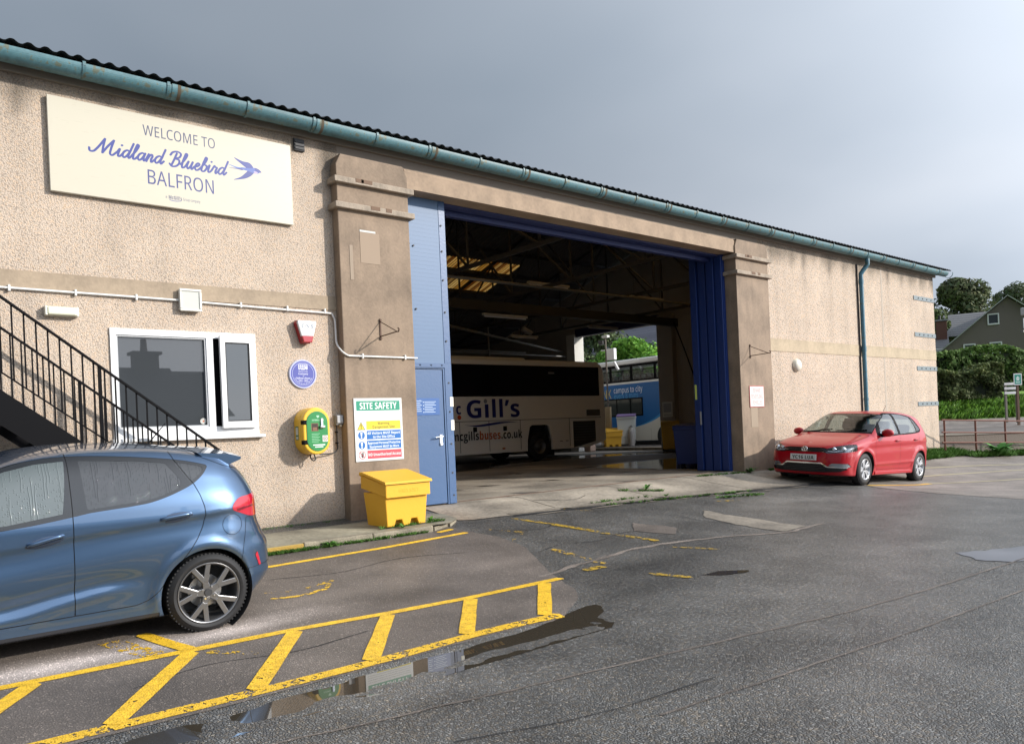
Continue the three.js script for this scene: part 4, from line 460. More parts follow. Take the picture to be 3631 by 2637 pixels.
{ // lights
  const b = thing('bulkhead_light', 'long cream bulkhead light above the stairs', 'light', [1.636, 2.648, 0]);
  mesh('base', rbox(-0.165, 0.165, -0.055, 0.055, 0, 0.03, 0.01), M.whiteWarm, b); mesh('diffuser', rbox(-0.145, 0.145, -0.048, 0.048, 0.03, 0.1, 0.022, 4), phys([0.68, 0.68, 0.52], 0.3, { clearcoat: 0.3 }), b); for (const s of [-1, 1]) mesh('end_cap', rbox(s * 0.15 - 0.014, s * 0.15 + 0.014, -0.052, 0.052, 0.005, 0.09, 0.01), M.whiteWarm, b);
  const f = thing('floodlight', 'square white floodlight on the conduit above the window', 'light', [3.015, 2.872, 0]);
  mesh('housing', rbox(-0.13, 0.13, -0.135, 0.135, 0, 0.07, 0.03, 4), std([0.62, 0.6, 0.54], 0.45), f); mesh('frame', [rbox(-0.13, 0.13, 0.105, 0.135, 0.065, 0.085, 0.009), rbox(-0.13, 0.13, -0.135, -0.105, 0.065, 0.085, 0.009), rbox(-0.13, -0.1, -0.105, 0.105, 0.065, 0.085, 0.009), rbox(0.1, 0.13, -0.105, 0.105, 0.065, 0.085, 0.009)], std([0.66, 0.64, 0.58], 0.4), f); mesh('diffuser', rbox(-0.1, 0.1, -0.105, 0.105, 0.06, 0.074, 0.004), std([0.5, 0.51, 0.46], 0.3), f);
  const r = thing('round_light', 'round cream bulkhead light right of the right pillar', 'light', [16.95, 2.36, 0]);
  mesh('base', new THREE.CylinderGeometry(0.15, 0.155, 0.04, 32).rotateX(Math.PI / 2).translate(0, 0, 0.02), M.whiteWarm, r); mesh('diffuser', new THREE.SphereGeometry(0.145, 28, 14, 0, Math.PI * 2, 0, Math.PI / 2).rotateX(Math.PI / 2).scale(1, 1, 0.55).translate(0, 0, 0.04), std([0.68, 0.65, 0.55], 0.35), r);
  // conduit
  const c = thing('conduit', 'white electrical conduit along the band and round the left pillar', 'pipe', [0, 0, 0]), W = std([0.66, 0.65, 0.62], 0.4);
  mesh('pipe', [rod([-8, 2.9, 0.03], [2.885, 2.868, 0.03], 0.0135, 0.0135, 8)], W, c); mesh('pipe', tube([[3.14, 2.862, 0.03], [4.0, 2.845, 0.03], [4.84, 2.836, 0.03], [4.9, 2.825, 0.03], [4.935, 2.77, 0.03], [4.945, 2.7, 0.03], [4.945, 2.45, 0.04], [4.95, 2.37, 0.09], [4.97, 2.29, 0.17], [5.04, 2.243, 0.19], [5.12, 2.24, 0.19], [6.16, 2.235, 0.19]], 0.0135, 120, 8, 0.3), W, c);
  for (const x of [-0.1, 0.5, 1.158, 1.785, 2.413, 3.643, 4.262, 4.80]) mesh('clip', rbox(x - 0.012, x + 0.012, 2.825 + (4.2 - x) * 0.004, 2.895 + (4.2 - x) * 0.004, 0.0, 0.047, 0.006), W, c); for (const x of [5.26, 5.95]) mesh('clip', rbox(x - 0.012, x + 0.012, 2.205, 2.275, PZ, PZ + 0.04, 0.006), W, c);
}
{ // hook brackets on both pillars
  const br = thing('hook_bracket', 'rusty iron hook bracket high on the left pillar above the conduit', 'bracket', [5.573, 0, PZ], 'iron hook brackets on the pillars');
  mesh('arm', [bar([0, 2.48, 0.006], [0, 2.78, 0.006], 0.022, 0.012, [0, 0, 1]), rod([0, 2.53, 0.01], [0.0, 2.545, 0.45], 0.0085), rod([0, 2.74, 0.01], [0, 2.545, 0.45], 0.007), tube([[0, 2.545, 0.45], [0, 2.54, 0.49], [0, 2.575, 0.505], [0, 2.59, 0.475]], 0.009, 14, 7)], M.iron, br); for (const y of [2.5, 2.76]) mesh('bolt', disc(0, y, 0.012, 0.016, 0.012, 8), M.iron, br);
  const b2 = br.clone(); b2.name = numbered('hook_bracket'); b2.position.set(14.78, -0.02, PZ); b2.userData.label = 'rusty iron hook bracket on the right pillar above the reversing sign'; scene.add(b2);
}
{ // outside stair
  const st = thing('outside_stair', 'black steel stair with double railings descending behind the blue car', 'staircase', [0, 0, 0]), k = -0.785, za = 1.18, zb = 0.2, railA = (x) => 2.415 + (x - 1.13) * k, low = (x) => railA(x) - 0.72, str = (x) => 1.7 + (x - 0.935) * k;
  const rails = (z, d) => { mesh('handrail', bar([-4.0, railA(-4.0) + d, z], [2.93, railA(2.93) + d, z], 0.045, 0.02), M.black, st); mesh('bottom_rail', bar([-4.0, low(-4.0) + d, z], [2.93, low(2.93) + d, z], 0.03, 0.012), M.black, st); for (let x = 1.03 - 0.096 * 24; x < 2.93; x += 0.096) mesh('baluster', bar([x, low(x) + d, z], [x, railA(x) + d, z], 0.014, 0.014, [0, 0, 1]), M.black, st); for (const x of [-1, 1.13 + 0.096 * 6.5, 2.92]) mesh('newel', bar([x, str(x) - 0.2, z], [x, railA(x) + d, z], 0.03, 0.03, [0, 0, 1]), M.black, st); };
  rails(za, 0.02); rails(zb, -0.06);
  const s = [[-4, str(-4)], [3.1, str(3.1)], [3.1, str(3.1) - 0.34], [-4, str(-4) - 0.34]];
  for (const z of [za - 0.03, zb - 0.02]) mesh('stringer', prism(s, 0.02).translate(0, 0, z), M.black, st);
  for (let x = -3.9, i = 0; x < 2.95; x += 0.235, i++) mesh('tread', box(x, x + 0.26, str(x + 0.23) - 0.06, str(x + 0.23) - 0.035, zb, za - 0.03), M.black, st);
}
{ // grit bins
  const Y = phys([0.74, 0.405, 0.035], 0.6, { specularIntensity: 0.6, bumpMap: texs.concH, bumpScale: 0.0015 });
  const gb = thing('grit_bin', 'yellow lidded grit bin standing against the left pillar', 'grit bin', [5.32, -0.055, 0.81], 'yellow plastic grit bins');
  gb.scale.setScalar(0.93);
  const taper = (w0, d0, w1, d1, y0, y1, z0 = 0) => { const P = [[-w0 / 2, y0, d0 / 2], [w0 / 2, y0, d0 / 2], [w0 / 2, y0, -d0 / 2], [-w0 / 2, y0, -d0 / 2], [-w1 / 2, y1, d1 / 2], [w1 / 2, y1, d1 / 2], [w1 / 2, y1, -d1 / 2], [-w1 / 2, y1, -d1 / 2]]; return P; };
  const hexa = (P) => { const F = [[0, 1, 5, 4], [1, 2, 6, 5], [2, 3, 7, 6], [3, 0, 4, 7], [4, 5, 6, 7], [3, 2, 1, 0]], a = []; for (const f of F) for (const k of [0, 1, 2, 0, 2, 3]) a.push(...P[f[k]]); const g = new THREE.BufferGeometry(); g.setAttribute('position', new THREE.BufferAttribute(new Float32Array(a), 3)); g.computeVertexNormals(); return uvm(g); };
  // body front with two fork notches: extruded outline of the front sheared outwards
  const body = (() => { const w0 = 0.30, w1 = 0.335, H = 0.44, n = (x) => [[x - 0.085, 0], [x - 0.055, 0.085], [x + 0.055, 0.085], [x + 0.085, 0]]; const o = [[-w0, 0], ...n(-0.125), ...n(0.125), [w0, 0], [w1, H], [-w1, H]]; const g = prism(o, 0.52, 0.014).translate(0, 0.012, -0.26), p = g.attributes.position; for (let i = 0; i < p.count; i++) { const t = p.getY(i) / H; p.setZ(i, p.getZ(i) * (1 + 0.1 * t)); } g.computeVertexNormals(); return g; })();
  mesh('body', body, Y, gb); mesh('notch_back', [box(-0.27, 0.27, 0.012, 0.1, -0.2, 0.19)], std([0.5, 0.27, 0.02], 0.6), gb);
  const rimF = [[-0.33, 0.42], [0.345, 0.42], [0.345, 0.5], [-0.33, 0.66]]; // z,y outline: front lower than back
  mesh('rim', prism([[0.345, 0.425], [0.345, 0.575], [-0.33, 0.705], [-0.33, 0.535]], 0.70, 0.014).rotateY(-Math.PI / 2).translate(0.35, 0, 0).rotateY(0), Y, gb);
  { const lid = mesh('lid', [hexa([[-0.385, 0.594, 0.385], [0.385, 0.594, 0.385], [0.385, 0.722, -0.26], [-0.385, 0.722, -0.26], [-0.38, 0.628, 0.38], [0.38, 0.628, 0.38], [0.38, 0.756, -0.26], [-0.38, 0.756, -0.26]]), rbox(-0.38, 0.38, 0.7, 0.757, -0.36, -0.255, 0.015)], Y, gb); mesh('lid_seam', bar([-0.36, 0.592, 0.366], [0.36, 0.592, 0.366], 0.02, 0.012), std([0.2, 0.1, 0.01], 0.8), gb); mesh('hinge_notch', rbox(-0.2, -0.17, 0.735, 0.762, -0.365, -0.3, 0.006), std([0.4, 0.22, 0.02], 0.6), lid); }
  const font = await new FontLoader().loadAsync('fonts/droid/droid_sans_bold.typeface.json');
  mesh('embossed_lettering', norm(new TextGeometry('GRIT SALT', { font, size: 0.05, depth: 0.006, curveSegments: 3 })).translate(-0.16, 0.47, 0.355), Y, gb);
  const g2 = gb.clone(); g2.name = numbered('grit_bin'); g2.position.set(26.3, 0.13, -14.75); g2.rotation.y = -0.5; g2.scale.setScalar(1.15); g2.userData.label = 'dirty yellow grit bin in the sun beside the double decker'; scene.add(g2);
}
// ------------------------------------------------------------------ hatchback cars: a smooth implicit shell, cut into panels
// local axes: x to the rear from the rear axle, y up from the ground, z to the side facing the road
const smax = (a, b, k) => { const h = Math.max(k - Math.abs(a - b), 0) / k; return Math.max(a, b) + h * h * k * 0.25; };
function spline(P) { const n = P.length, X = P.map((p) => p[0]), Y = P.map((p) => p[1]), d = [], m = []; for (let i = 0; i < n - 1; i++) d.push((Y[i + 1] - Y[i]) / (X[i + 1] - X[i])); for (let i = 0; i < n; i++) m.push(i === 0 ? d[0] : i === n - 1 ? d[n - 2] : d[i - 1] * d[i] <= 0 ? 0 : 2 * d[i - 1] * d[i] / (d[i - 1] + d[i])); return (x) => { if (x <= X[0]) return Y[0] + m[0] * (x - X[0]); if (x >= X[n - 1]) return Y[n - 1] + m[n - 1] * (x - X[n - 1]); let i = 0; while (x > X[i + 1]) i++; const h = X[i + 1] - X[i], t = (x - X[i]) / h, t2 = t * t, t3 = t2 * t; return (2 * t3 - 3 * t2 + 1) * Y[i] + (t3 - 2 * t2 + t) * h * m[i] + (-2 * t3 + 3 * t2) * Y[i + 1] + (t3 - t2) * h * m[i + 1]; }; }
function shell(f, B, h) { // surface nets over z >= 0, vertices moved onto the surface, analytic-like normals
  const nx = Math.ceil((B[1] - B[0]) / h) + 1, ny = Math.ceil((B[3] - B[2]) / h) + 1, nz = Math.ceil((B[5] - B[4]) / h) + 1, val = new Float32Array(nx * ny * nz), id = (i, j, k) => (k * ny + j) * nx + i;
  for (let k = 0; k < nz; k++) for (let j = 0; j < ny; j++) for (let i = 0; i < nx; i++) val[id(i, j, k)] = f(B[0] + i * h, B[2] + j * h, B[4] + k * h);
  const grad = (x, y, z) => { const e = 0.004; const g = [f(x + e, y, z) - f(x - e, y, z), f(x, y + e, z) - f(x, y - e, z), f(x, y, z + e) - f(x, y, z - e)]; return g.map((v) => v / (2 * e)); };
  const vid = new Int32Array(nx * ny * nz).fill(-1), vs = [];
  for (let k = 0; k < nz - 1; k++) for (let j = 0; j < ny - 1; j++) for (let i = 0; i < nx - 1; i++) {
    let m = 0; const c = []; for (let q = 0; q < 8; q++) { const v = val[id(i + (q & 1), j + ((q >> 1) & 1), k + (q >> 2))]; c.push(v); if (v < 0) m++; } if (m === 0 || m === 8) continue;
    let sx = 0, sy = 0, sz = 0, n = 0; for (let a = 0; a < 8; a++) for (const bit of [1, 2, 4]) if (!(a & bit)) { const b = a | bit; if ((c[a] < 0) !== (c[b] < 0)) { const t = c[a] / (c[a] - c[b]); sx += (a & 1) + (bit === 1 ? t : 0); sy += ((a >> 1) & 1) + (bit === 2 ? t : 0); sz += (a >> 2) + (bit === 4 ? t : 0); n++; } }
    let x = B[0] + (i + sx / n) * h, y = B[2] + (j + sy / n) * h, z = B[4] + (k + sz / n) * h;
    for (let it = 0; it < 3; it++) { const g = grad(x, y, z), l2 = g[0] ** 2 + g[1] ** 2 + g[2] ** 2 + 1e-9, d = clamp(f(x, y, z) / l2, -h, h); x -= g[0] * d; y -= g[1] * d; z -= g[2] * d; }
    const g = grad(x, y, z), l = Math.hypot(...g) || 1; vid[id(i, j, k)] = vs.length; vs.push([x, y, z, g[0] / l, g[1] / l, g[2] / l]);
  }
  const out = [], quad = (a, b, c, d, flip) => { if (a < 0 || b < 0 || c < 0 || d < 0) return; const A = vs[a], Bv = vs[b], C = vs[c], D = vs[d]; if (flip) out.push(...A, ...D, ...C, ...A, ...C, ...Bv); else out.push(...A, ...Bv, ...C, ...A, ...C, ...D); };
  for (let k = 1; k < nz - 1; k++) for (let j = 1; j < ny - 1; j++) for (let i = 1; i < nx - 1; i++) { const v = val[id(i, j, k)] < 0; if (v !== val[id(i + 1, j, k)] < 0) quad(vid[id(i, j - 1, k - 1)], vid[id(i, j, k - 1)], vid[id(i, j, k)], vid[id(i, j - 1, k)], !v); if (v !== val[id(i, j + 1, k)] < 0) quad(vid[id(i - 1, j, k - 1)], vid[id(i - 1, j, k)], vid[id(i, j, k)], vid[id(i, j, k - 1)], !v); if (v !== val[id(i, j, k + 1)] < 0) quad(vid[id(i - 1, j - 1, k)], vid[id(i, j - 1, k)], vid[id(i, j, k)], vid[id(i - 1, j, k)], !v); }
  return out;
}
const mirror = (s) => { const o = []; for (let t = 0; t < s.length; t += 18) for (const k of [0, 2, 1]) { const i = t + k * 6; o.push(s[i], s[i + 1], -s[i + 2], s[i + 3], s[i + 4], -s[i + 5]); } return o; };
const joined = (a, b) => { const r = a.slice(); for (let i = 0; i < b.length; i++) r.push(b[i]); return r; };
const cond = (s, test) => { const A = [], B = []; for (let t = 0; t < s.length; t += 18) { const c = [0, 1, 2, 3, 4, 5].map((k) => (s[t + k] + s[t + 6 + k] + s[t + 12 + k]) / 3), D = test(...c) ? A : B; for (let k = 0; k < 18; k++) D.push(s[t + k]); } return [A, B]; };
const inset = (s, d) => { const o = s.slice(); for (let i = 0; i < o.length; i += 6) for (let k = 0; k < 3; k++) o[i + k] -= d * s[i + 3 + k]; return o; };
// cut region: triangles meeting `test` and inside field sd(x,y,z)
function take(src, sd, test) { const [A, B] = test ? cond(src, test) : [src, []]; const [I, O] = cut(A, sd); return [I, joined(O, B)]; }
function carField(C) {
  const top = spline(C.top), rear = spline(C.rear), front = spline(C.front), sec = spline(C.section), plan = spline(C.plan);
  return (x, y, z) => {
    const tx = top(x), sl = (top(x + 0.02) - top(x - 0.02)) / 0.04, zz = z * z;
    let w = sec(y) * plan(x) - C.tumble(x, y); w += C.crease(x, y);
    for (const a of C.axles) { const r = Math.hypot(x - a, y - C.axleY); w += 0.022 * Math.exp(-(((r - C.archR - 0.03) / 0.05) ** 2)) * sstep(0.15, 0.35, y); }
    const fs = (z - w) / 1.08, ft = (y - (tx - C.crown * zz - 0.05 * Math.pow(z / 0.75, 6) * (y > 1.1 ? 0.7 : 0.4))) / Math.sqrt(1 + sl * sl);
    const ry = rear(y), rs = (rear(y + 0.02) - rear(y - 0.02)) / 0.04, fr = (x - (ry - C.rearBow * zz - 0.12 * Math.pow(z / 0.8, 6))) / Math.sqrt(1 + rs * rs);
    const fx = front(y), fsl = (front(y + 0.02) - front(y - 0.02)) / 0.04, ff = ((fx + C.frontBow * zz + 0.15 * Math.pow(z / 0.8, 6)) - x) / Math.sqrt(1 + fsl * fsl);
    let v = smax(fs, ft, C.kTop(x, y)); v = smax(v, fr, 0.12); v = smax(v, ff, 0.10); return smax(v, C.bottom - y, 0.03);
  };
}
function wheelGeo(style) { // axis along z, outer face towards +z, centred on the axle; returns part geometries
  const R = style.R, w = style.w, r = style.rim, hw = w / 2;
  const prof = [[r - 0.012, -hw], [R - 0.035, -hw + 0.0], [R - 0.012, -hw + 0.018], [R, -hw + 0.045], [R, hw - 0.045], [R - 0.012, hw - 0.018], [R - 0.04, hw - 0.001], [r + 0.03, hw + 0.004], [r + 0.006, hw - 0.004], [r, hw - 0.016], [r - 0.012, hw - 0.02]];
  const tyre = [uvm(new THREE.LatheGeometry(prof.map((p) => new THREE.Vector2(...p)), 56).rotateX(Math.PI / 2))];
  for (let k = 0; k < 64; k++) { const a = k / 64 * Math.PI * 2; for (const s of [-1, 1]) tyre.push(uvm(new THREE.BoxGeometry(0.012, 0.012, 0.045).translate(0, R - 0.0052, s * (hw - 0.045)).rotateZ(a))); }
  const rim = [uvm(new THREE.LatheGeometry([[r - 0.004, hw - 0.012], [r + 0.003, hw - 0.004], [r - 0.006, hw - 0.001], [r - 0.016, hw - 0.012], [r - 0.022, hw - 0.045], [r - 0.045, -hw + 0.03]].map((p) => new THREE.Vector2(...p)), 56).rotateX(Math.PI / 2))];
  const spokes = [], arm = (a0, r0, a1, r1, w0, w1, z0, z1, th = 0.022) => { const p = [[Math.cos(a0) * r0, Math.sin(a0) * r0], [Math.cos(a1) * r1, Math.sin(a1) * r1]], dx = p[1][0] - p[0][0], dy = p[1][1] - p[0][1], l = Math.hypot(dx, dy), n = [-dy / l, dx / l], q = [[p[0][0] + n[0] * w0 / 2, p[0][1] + n[1] * w0 / 2], [p[0][0] - n[0] * w0 / 2, p[0][1] - n[1] * w0 / 2], [p[1][0] - n[0] * w1 / 2, p[1][1] - n[1] * w1 / 2], [p[1][0] + n[0] * w1 / 2, p[1][1] + n[1] * w1 / 2]]; const g = prism(q, th, 0.005), P = g.attributes.position; for (let i = 0; i < P.count; i++) { const t = clamp((Math.hypot(P.getX(i), P.getY(i)) - r0) / (r1 - r0)); P.setZ(i, P.getZ(i) + mix(z0, z1, t)); } return g; };
  if (style.y) for (let k = 0; k < 5; k++) { const a = Math.PI / 2 + k * Math.PI * 0.4 + 0.12; spokes.push(arm(a, 0.035, a, 0.105, 0.05, 0.034, hw - 0.055, hw - 0.045)); for (const s of [-1, 1]) spokes.push(arm(a + s * 0.03, 0.09, a + s * 0.27, r - 0.006, 0.032, 0.03, hw - 0.046, hw - 0.034)); }
  else for (let k = 0; k < 5; k++) { const a = Math.PI / 2 + k * Math.PI * 0.4; for (const s of [-1, 1]) spokes.push(arm(a + s * 0.16, 0.045, a + s * 0.22, r - 0.008, 0.03, 0.042, hw - 0.05, hw - 0.034, 0.02)); }
  spokes.push(uvm(new THREE.CylinderGeometry(0.052, 0.068, 0.03, 32).rotateX(Math.PI / 2).translate(0, 0, hw - 0.042)));
  const cap = uvm(new THREE.CylinderGeometry(0.029, 0.031, 0.012, 24).rotateX(Math.PI / 2).translate(0, 0, hw - 0.024)), nuts = [];
  for (let k = 0; k < (style.nuts || 5); k++) { const a = (k + 0.5) / (style.nuts || 5) * Math.PI * 2 + 0.1; nuts.push(uvm(new THREE.CylinderGeometry(0.009, 0.009, 0.016, 6).rotateX(Math.PI / 2).translate(Math.cos(a) * 0.052, Math.sin(a) * 0.052, hw - 0.026))); }
  const back = [uvm(new THREE.CylinderGeometry(0.13, 0.13, 0.02, 32).rotateX(Math.PI / 2).translate(0, 0, hw - 0.12))];
  const hub = uvm(new THREE.LatheGeometry([[0.001, hw - 0.15], [r - 0.04, hw - 0.155]].map((p) => new THREE.Vector2(...p)), 32).rotateX(Math.PI / 2));
  return { tyre, rim, spokes, cap, nuts, back, hub };
}
function buildCar(C, root) {
  const f = carField(C), paint = C.paint; let half = shell(f, [C.front0, C.rear0, C.bottom - 0.05, C.H + 0.06, -0.045, C.hw + 0.05], C.cell || 0.021);
  half = cut(half, (x, y, z) => -z)[0]; // keep one half
  // floor and wheel openings
  let [under, body] = cond(half, (x, y, z, nx, ny) => ny < -0.8 && y < C.bottom + 0.06);
  for (const a of C.axles) { const [h, r] = take(body, (x, y, z) => Math.hypot(x - a, y - C.axleY) - C.archR, (x, y, z) => z > 0.45); body = r; }
  const parts = {}; const side = (x, y, z, nx, ny, nz) => nz > 0.28 && z > 0.3, frontFace = (x, y, z, nx) => nx < -0.3, any = null;
  const R = (key, sd, test, ins = 0) => { const [I, O] = take(body, sd, test); body = O; parts[key] = inset(I, ins); };
  const ring = (key, sd, w, test, ins) => { const [A, B] = cond(body, test === 'side' ? side : test), [I, O] = cut(A, (...p) => sd(...p) + w), [G, O2] = cut(O, (...p) => sd(...p) - w); body = joined(joined(I, O2), B); parts[key] = joined(parts[key] || [], inset(G, ins)); };
  for (const g of C.regions(sdPoly, sdLine)) if (g.ring) ring(g.key, g.sd, g.ring, g.test, g.ins); else R(g.key, g.sd, g.test === 'side' ? side : g.test === 'front' ? frontFace : g.test, g.ins || 0);
  parts.body = body; parts.under = under;
  const both = (k) => joined(parts[k], mirror(parts[k]));
  // glass and lining need both halves; doors and lamps stay one mesh a side
  const put = (name, s, m, par = root, off = 0) => s.length ? mesh(name, fromSoup(s, off), m, par) : null;
  const bodyM = put('body', both('body'), paint); put('underbody', both('under'), M.blackMat);
  const liner = []; for (const k of Object.keys(parts)) if (!C.glass.includes(k) && k !== 'under' && !/gap/.test(k)) liner.push(inset(parts[k], 0.03)); const Lh = liner.reduce(joined, []); put('lining', joined(Lh, mirror(Lh)), C.lining || M.dark);
  for (const [key, name, m, paired, parent] of C.parts) { if (!parts[key] || !parts[key].length) continue; if (paired === 'one') put(name, parts[key], m, root); else if (paired) for (const s of [parts[key], mirror(parts[key])]) put(name, s, m, root); else put(name, both(key), m, root); }
  // arch linings
  for (const a of C.axles) for (const s of [1, -1]) { const lin = []; const g = new THREE.CylinderGeometry(C.archR + 0.004, C.archR + 0.004, 0.34, 36, 1, true, Math.PI * 0.94, Math.PI * 1.12).rotateX(Math.PI / 2); g.rotateZ(Math.PI); g.translate(a, C.axleY, s * (C.hw - 0.21)); lin.push(uvm(g)); const d = new THREE.CircleGeometry(C.archR, 30, -0.25, Math.PI + 0.5).translate(a, C.axleY, s * (C.hw - 0.38)); lin.push(uvm(d)); mesh('wheel_arch', lin, M.blackMat, root); }
  mesh('floor_pan', [box(C.axles[0] - 0.35, C.axles[1] + 0.45, 0.2, 0.26, -C.hw + 0.3, C.hw - 0.3)], M.blackMat, root);
  const W = wheelGeo(C.wheel); for (const a of C.axles) for (const s of [1, -1]) { const w = new THREE.Group(); w.name = 'wheel'; w.position.set(a, C.wheel.R, s * (C.track / 2)); if (s < 0) w.rotation.y = Math.PI; w.rotation.z = s > 0 ? C.spin : 0; root.add(w); mesh('tyre', W.tyre.map((g) => g.clone()), M.rubber, w); mesh('rim', [...W.rim, ...W.spokes].map((g) => g.clone()), C.rimMat, w); mesh('hub_cap', W.cap.clone(), M.dark, w); mesh('wheel_nut', W.nuts.map((g) => g.clone()), M.chrome, w); mesh('brake_disc', W.back.map((g) => g.clone()), M.steel, w); mesh('brake_shield', W.hub.clone(), M.blackMat, w); }
  // cabin
  const seat = (x, z, rear) => { const s = mesh('seat', [rbox(x - 0.3, x + 0.22, 0.36, 0.54, z - 0.25, z + 0.25, 0.06, 3), rbox(-0.09, 0.07, 0, rear ? 0.5 : 0.58, z - 0.25, z + 0.25, 0.06, 3).rotateZ(-0.3).translate(x + 0.2, 0.48, 0)], C.seatMat || M.dark, root); mesh('headrest', rbox(-0.06, 0.05, 0, 0.18, z - 0.14, z + 0.14, 0.045, 3).rotateZ(-0.2).translate(x + 0.40, rear ? 1.0 : 1.06, 0), C.seatMat || M.dark, s); };
  for (const z of [0.36, -0.36]) { seat(C.seatX, z); seat(C.seatX + 0.95, z, true); }
  mesh('dashboard', [rbox(C.dashX - 0.35, C.dashX + 0.1, 0.62, 0.94, -0.66, 0.66, 0.07, 3)], M.dark, root); mesh('steering_wheel', new THREE.TorusGeometry(0.18, 0.017, 8, 28).rotateY(Math.PI / 2).rotateZ(0.4).translate(C.dashX + 0.2, 0.88, -0.36), M.black, root);
  mesh('parcel_shelf', box(C.seatX + 1.2, C.seatX + 1.4, 0.92, 0.95, -0.55, 0.55), M.dark, root);
  return { parts, f, bodyM };
}
const metallic = (c, o = {}) => phys(c, 0.38, { metalness: 0.55, clearcoat: 1, clearcoatRoughness: 0.03, ...o });
const tint = (r, g, b) => phys([r, g, b], 0.015, { transmission: 1, thickness: 0, ior: 1.52 });
{ // ---------------- blue hatchback beside the stairs
  const L0 = -2.493 - 0.79, spl = spline([[-2.7, 0.75], [-1.34, 0.83], [-0.97, 0.872], [-0.35, 0.918], [0.0, 0.944], [0.25, 0.965], [0.8, 0.99]]), lowC = spline([[-2.2, 0.30], [-1.36, 0.335], [-0.93, 0.405], [-0.7, 0.43], [-0.45, 0.435], [0, 0.45]]);
  const belt = spline([[-2.6, 0.9], [-1.34, 0.965], [-0.9, 1.018], [-0.44, 1.063], [-0.2, 1.125], [-0.08, 1.178], [0.04, 1.27], [0.5, 1.3]]), shoulder = spline([[-2.6, 0.88], [-1.3, 0.95], [-0.44, 1.02], [0, 1.05], [0.6, 1.06]]);
  const C = {
    hw: 0.868, H: 1.476, bottom: 0.17, axles: [-2.493, 0], axleY: 0.312, archR: 0.352, track: 1.512, front0: L0 - 0.05, rear0: 0.85, crown: 0.055, rearBow: 0.2, frontBow: 0.14, spin: 0.15,
    top: [[L0, 0.62], [-3.2, 0.72], [-3.0, 0.80], [-2.6, 0.915], [-2.2, 1.01], [-2.05, 1.06], [-1.7, 1.25], [-1.4, 1.385], [-1.1, 1.455], [-0.75, 1.478], [-0.35, 1.466], [0.0, 1.425], [0.3, 1.372], [0.8, 1.27]],
    rear: [[0.1, 0.46], [0.2, 0.53], [0.32, 0.64], [0.40, 0.68], [0.6, 0.67], [0.72, 0.62], [0.86, 0.575], [1.0, 0.565], [1.06, 0.545], [1.16, 0.49], [1.26, 0.425], [1.33, 0.37], [1.45, 0.33]],
    front: [[0.1, L0 + 0.12], [0.25, L0 + 0.02], [0.45, L0], [0.62, L0 + 0.03], [0.78, L0 + 0.16], [1.0, L0 + 0.5]],
    section: [[0.1, 0.80], [0.2, 0.825], [0.3, 0.838], [0.42, 0.842], [0.55, 0.852], [0.7, 0.858], [0.8, 0.862], [0.92, 0.860], [1.0, 0.846], [1.08, 0.824], [1.2, 0.772], [1.35, 0.694], [1.5, 0.60]],
    plan: [[L0, 0.84], [-2.9, 0.95], [-2.5, 0.985], [-1.9, 1.0], [-0.6, 1.0], [0, 0.99], [0.35, 0.955], [0.6, 0.90], [0.85, 0.80]],
    tumble: (x, y) => 0.04 * sstep(-0.1, 0.5, x) * sstep(0.95, 1.3, y),
    crease: (x, y) => { const s = y - spl(x), l = y - lowC(x), fade = sstep(-2.6, -2.2, x) * (1 - 0.6 * sstep(0.2, 0.5, x)), lf = sstep(-2.3, -1.9, x) * (1 - sstep(-0.8, -0.32, x)); return fade * (-0.017 * sstep(0.006, -0.05, s) + 0.020 * sstep(-0.06, -0.22, s) - 0.022 * sstep(-0.22, -0.5, s)) + lf * (-0.020 * Math.exp(-(((l - 0.075) / 0.06) ** 2)) + 0.016 * Math.exp(-((l / 0.05) ** 2))); },
    kTop: (x, y) => y > 1.05 ? 0.13 : 0.10, wheel: { R: 0.312, w: 0.205, rim: 0.24, y: true, nuts: 4 }, seatX: -1.05, dashX: -1.95,
    paint: metallic([0.062, 0.115, 0.205], { roughness: 0.33, metalness: 0.75 }), rimMat: std([0.21, 0.21, 0.215], 0.32, { metalness: 0.85 }), glass: ['glassF', 'glassR', 'glassQ', 'wind', 'back'],
    regions: (P, L) => {
      const rd = [[-0.93, 1.45], [-0.93, 0.295], [-0.70, 0.297], [-0.52, 0.30], [-0.44, 0.325], [-0.37, 0.38], [-0.29, 0.475], [-0.18, 0.62], [-0.08, 0.755], [-0.035, 0.84], [-0.01, 0.93], [-0.015, 1.0], [-0.04, 1.09], [-0.075, 1.175], [-0.13, 1.26], [-0.19, 1.365]];
      const fd = [[-0.93, 0.295], [-1.9, 0.29], [-2.03, 0.34], [-2.07, 0.6], [-2.08, 0.93]], rw = P(rd), lampP = P(smoothPts([[0.205, 0.958], [0.262, 1.03], [0.36, 1.045], [0.7, 1.03], [0.75, 0.9], [0.5, 0.865], [0.38, 0.875], [0.29, 0.91]], 4, true));
      const dlo = smoothPts([[-2.02, 0.985], [-1.6, 1.0], [-1.34, 1.0], [-0.985, 1.045]], 3), win = [[-1.98, 0.96], [-1.34, 0.962], [-0.9, 1.015], [-0.82, 1.028], [-0.44, 1.058], [-0.32, 1.085], [-0.2, 1.125], [-0.08, 1.178], [0.0, 1.236], [0.045, 1.285], [0.058, 1.308], [0.02, 1.322], [-0.08, 1.348], [-0.22, 1.373], [-0.42, 1.397], [-0.7, 1.42], [-0.94, 1.427], [-1.13, 1.412], [-1.32, 1.372], [-1.6, 1.25], [-1.85, 1.09]];
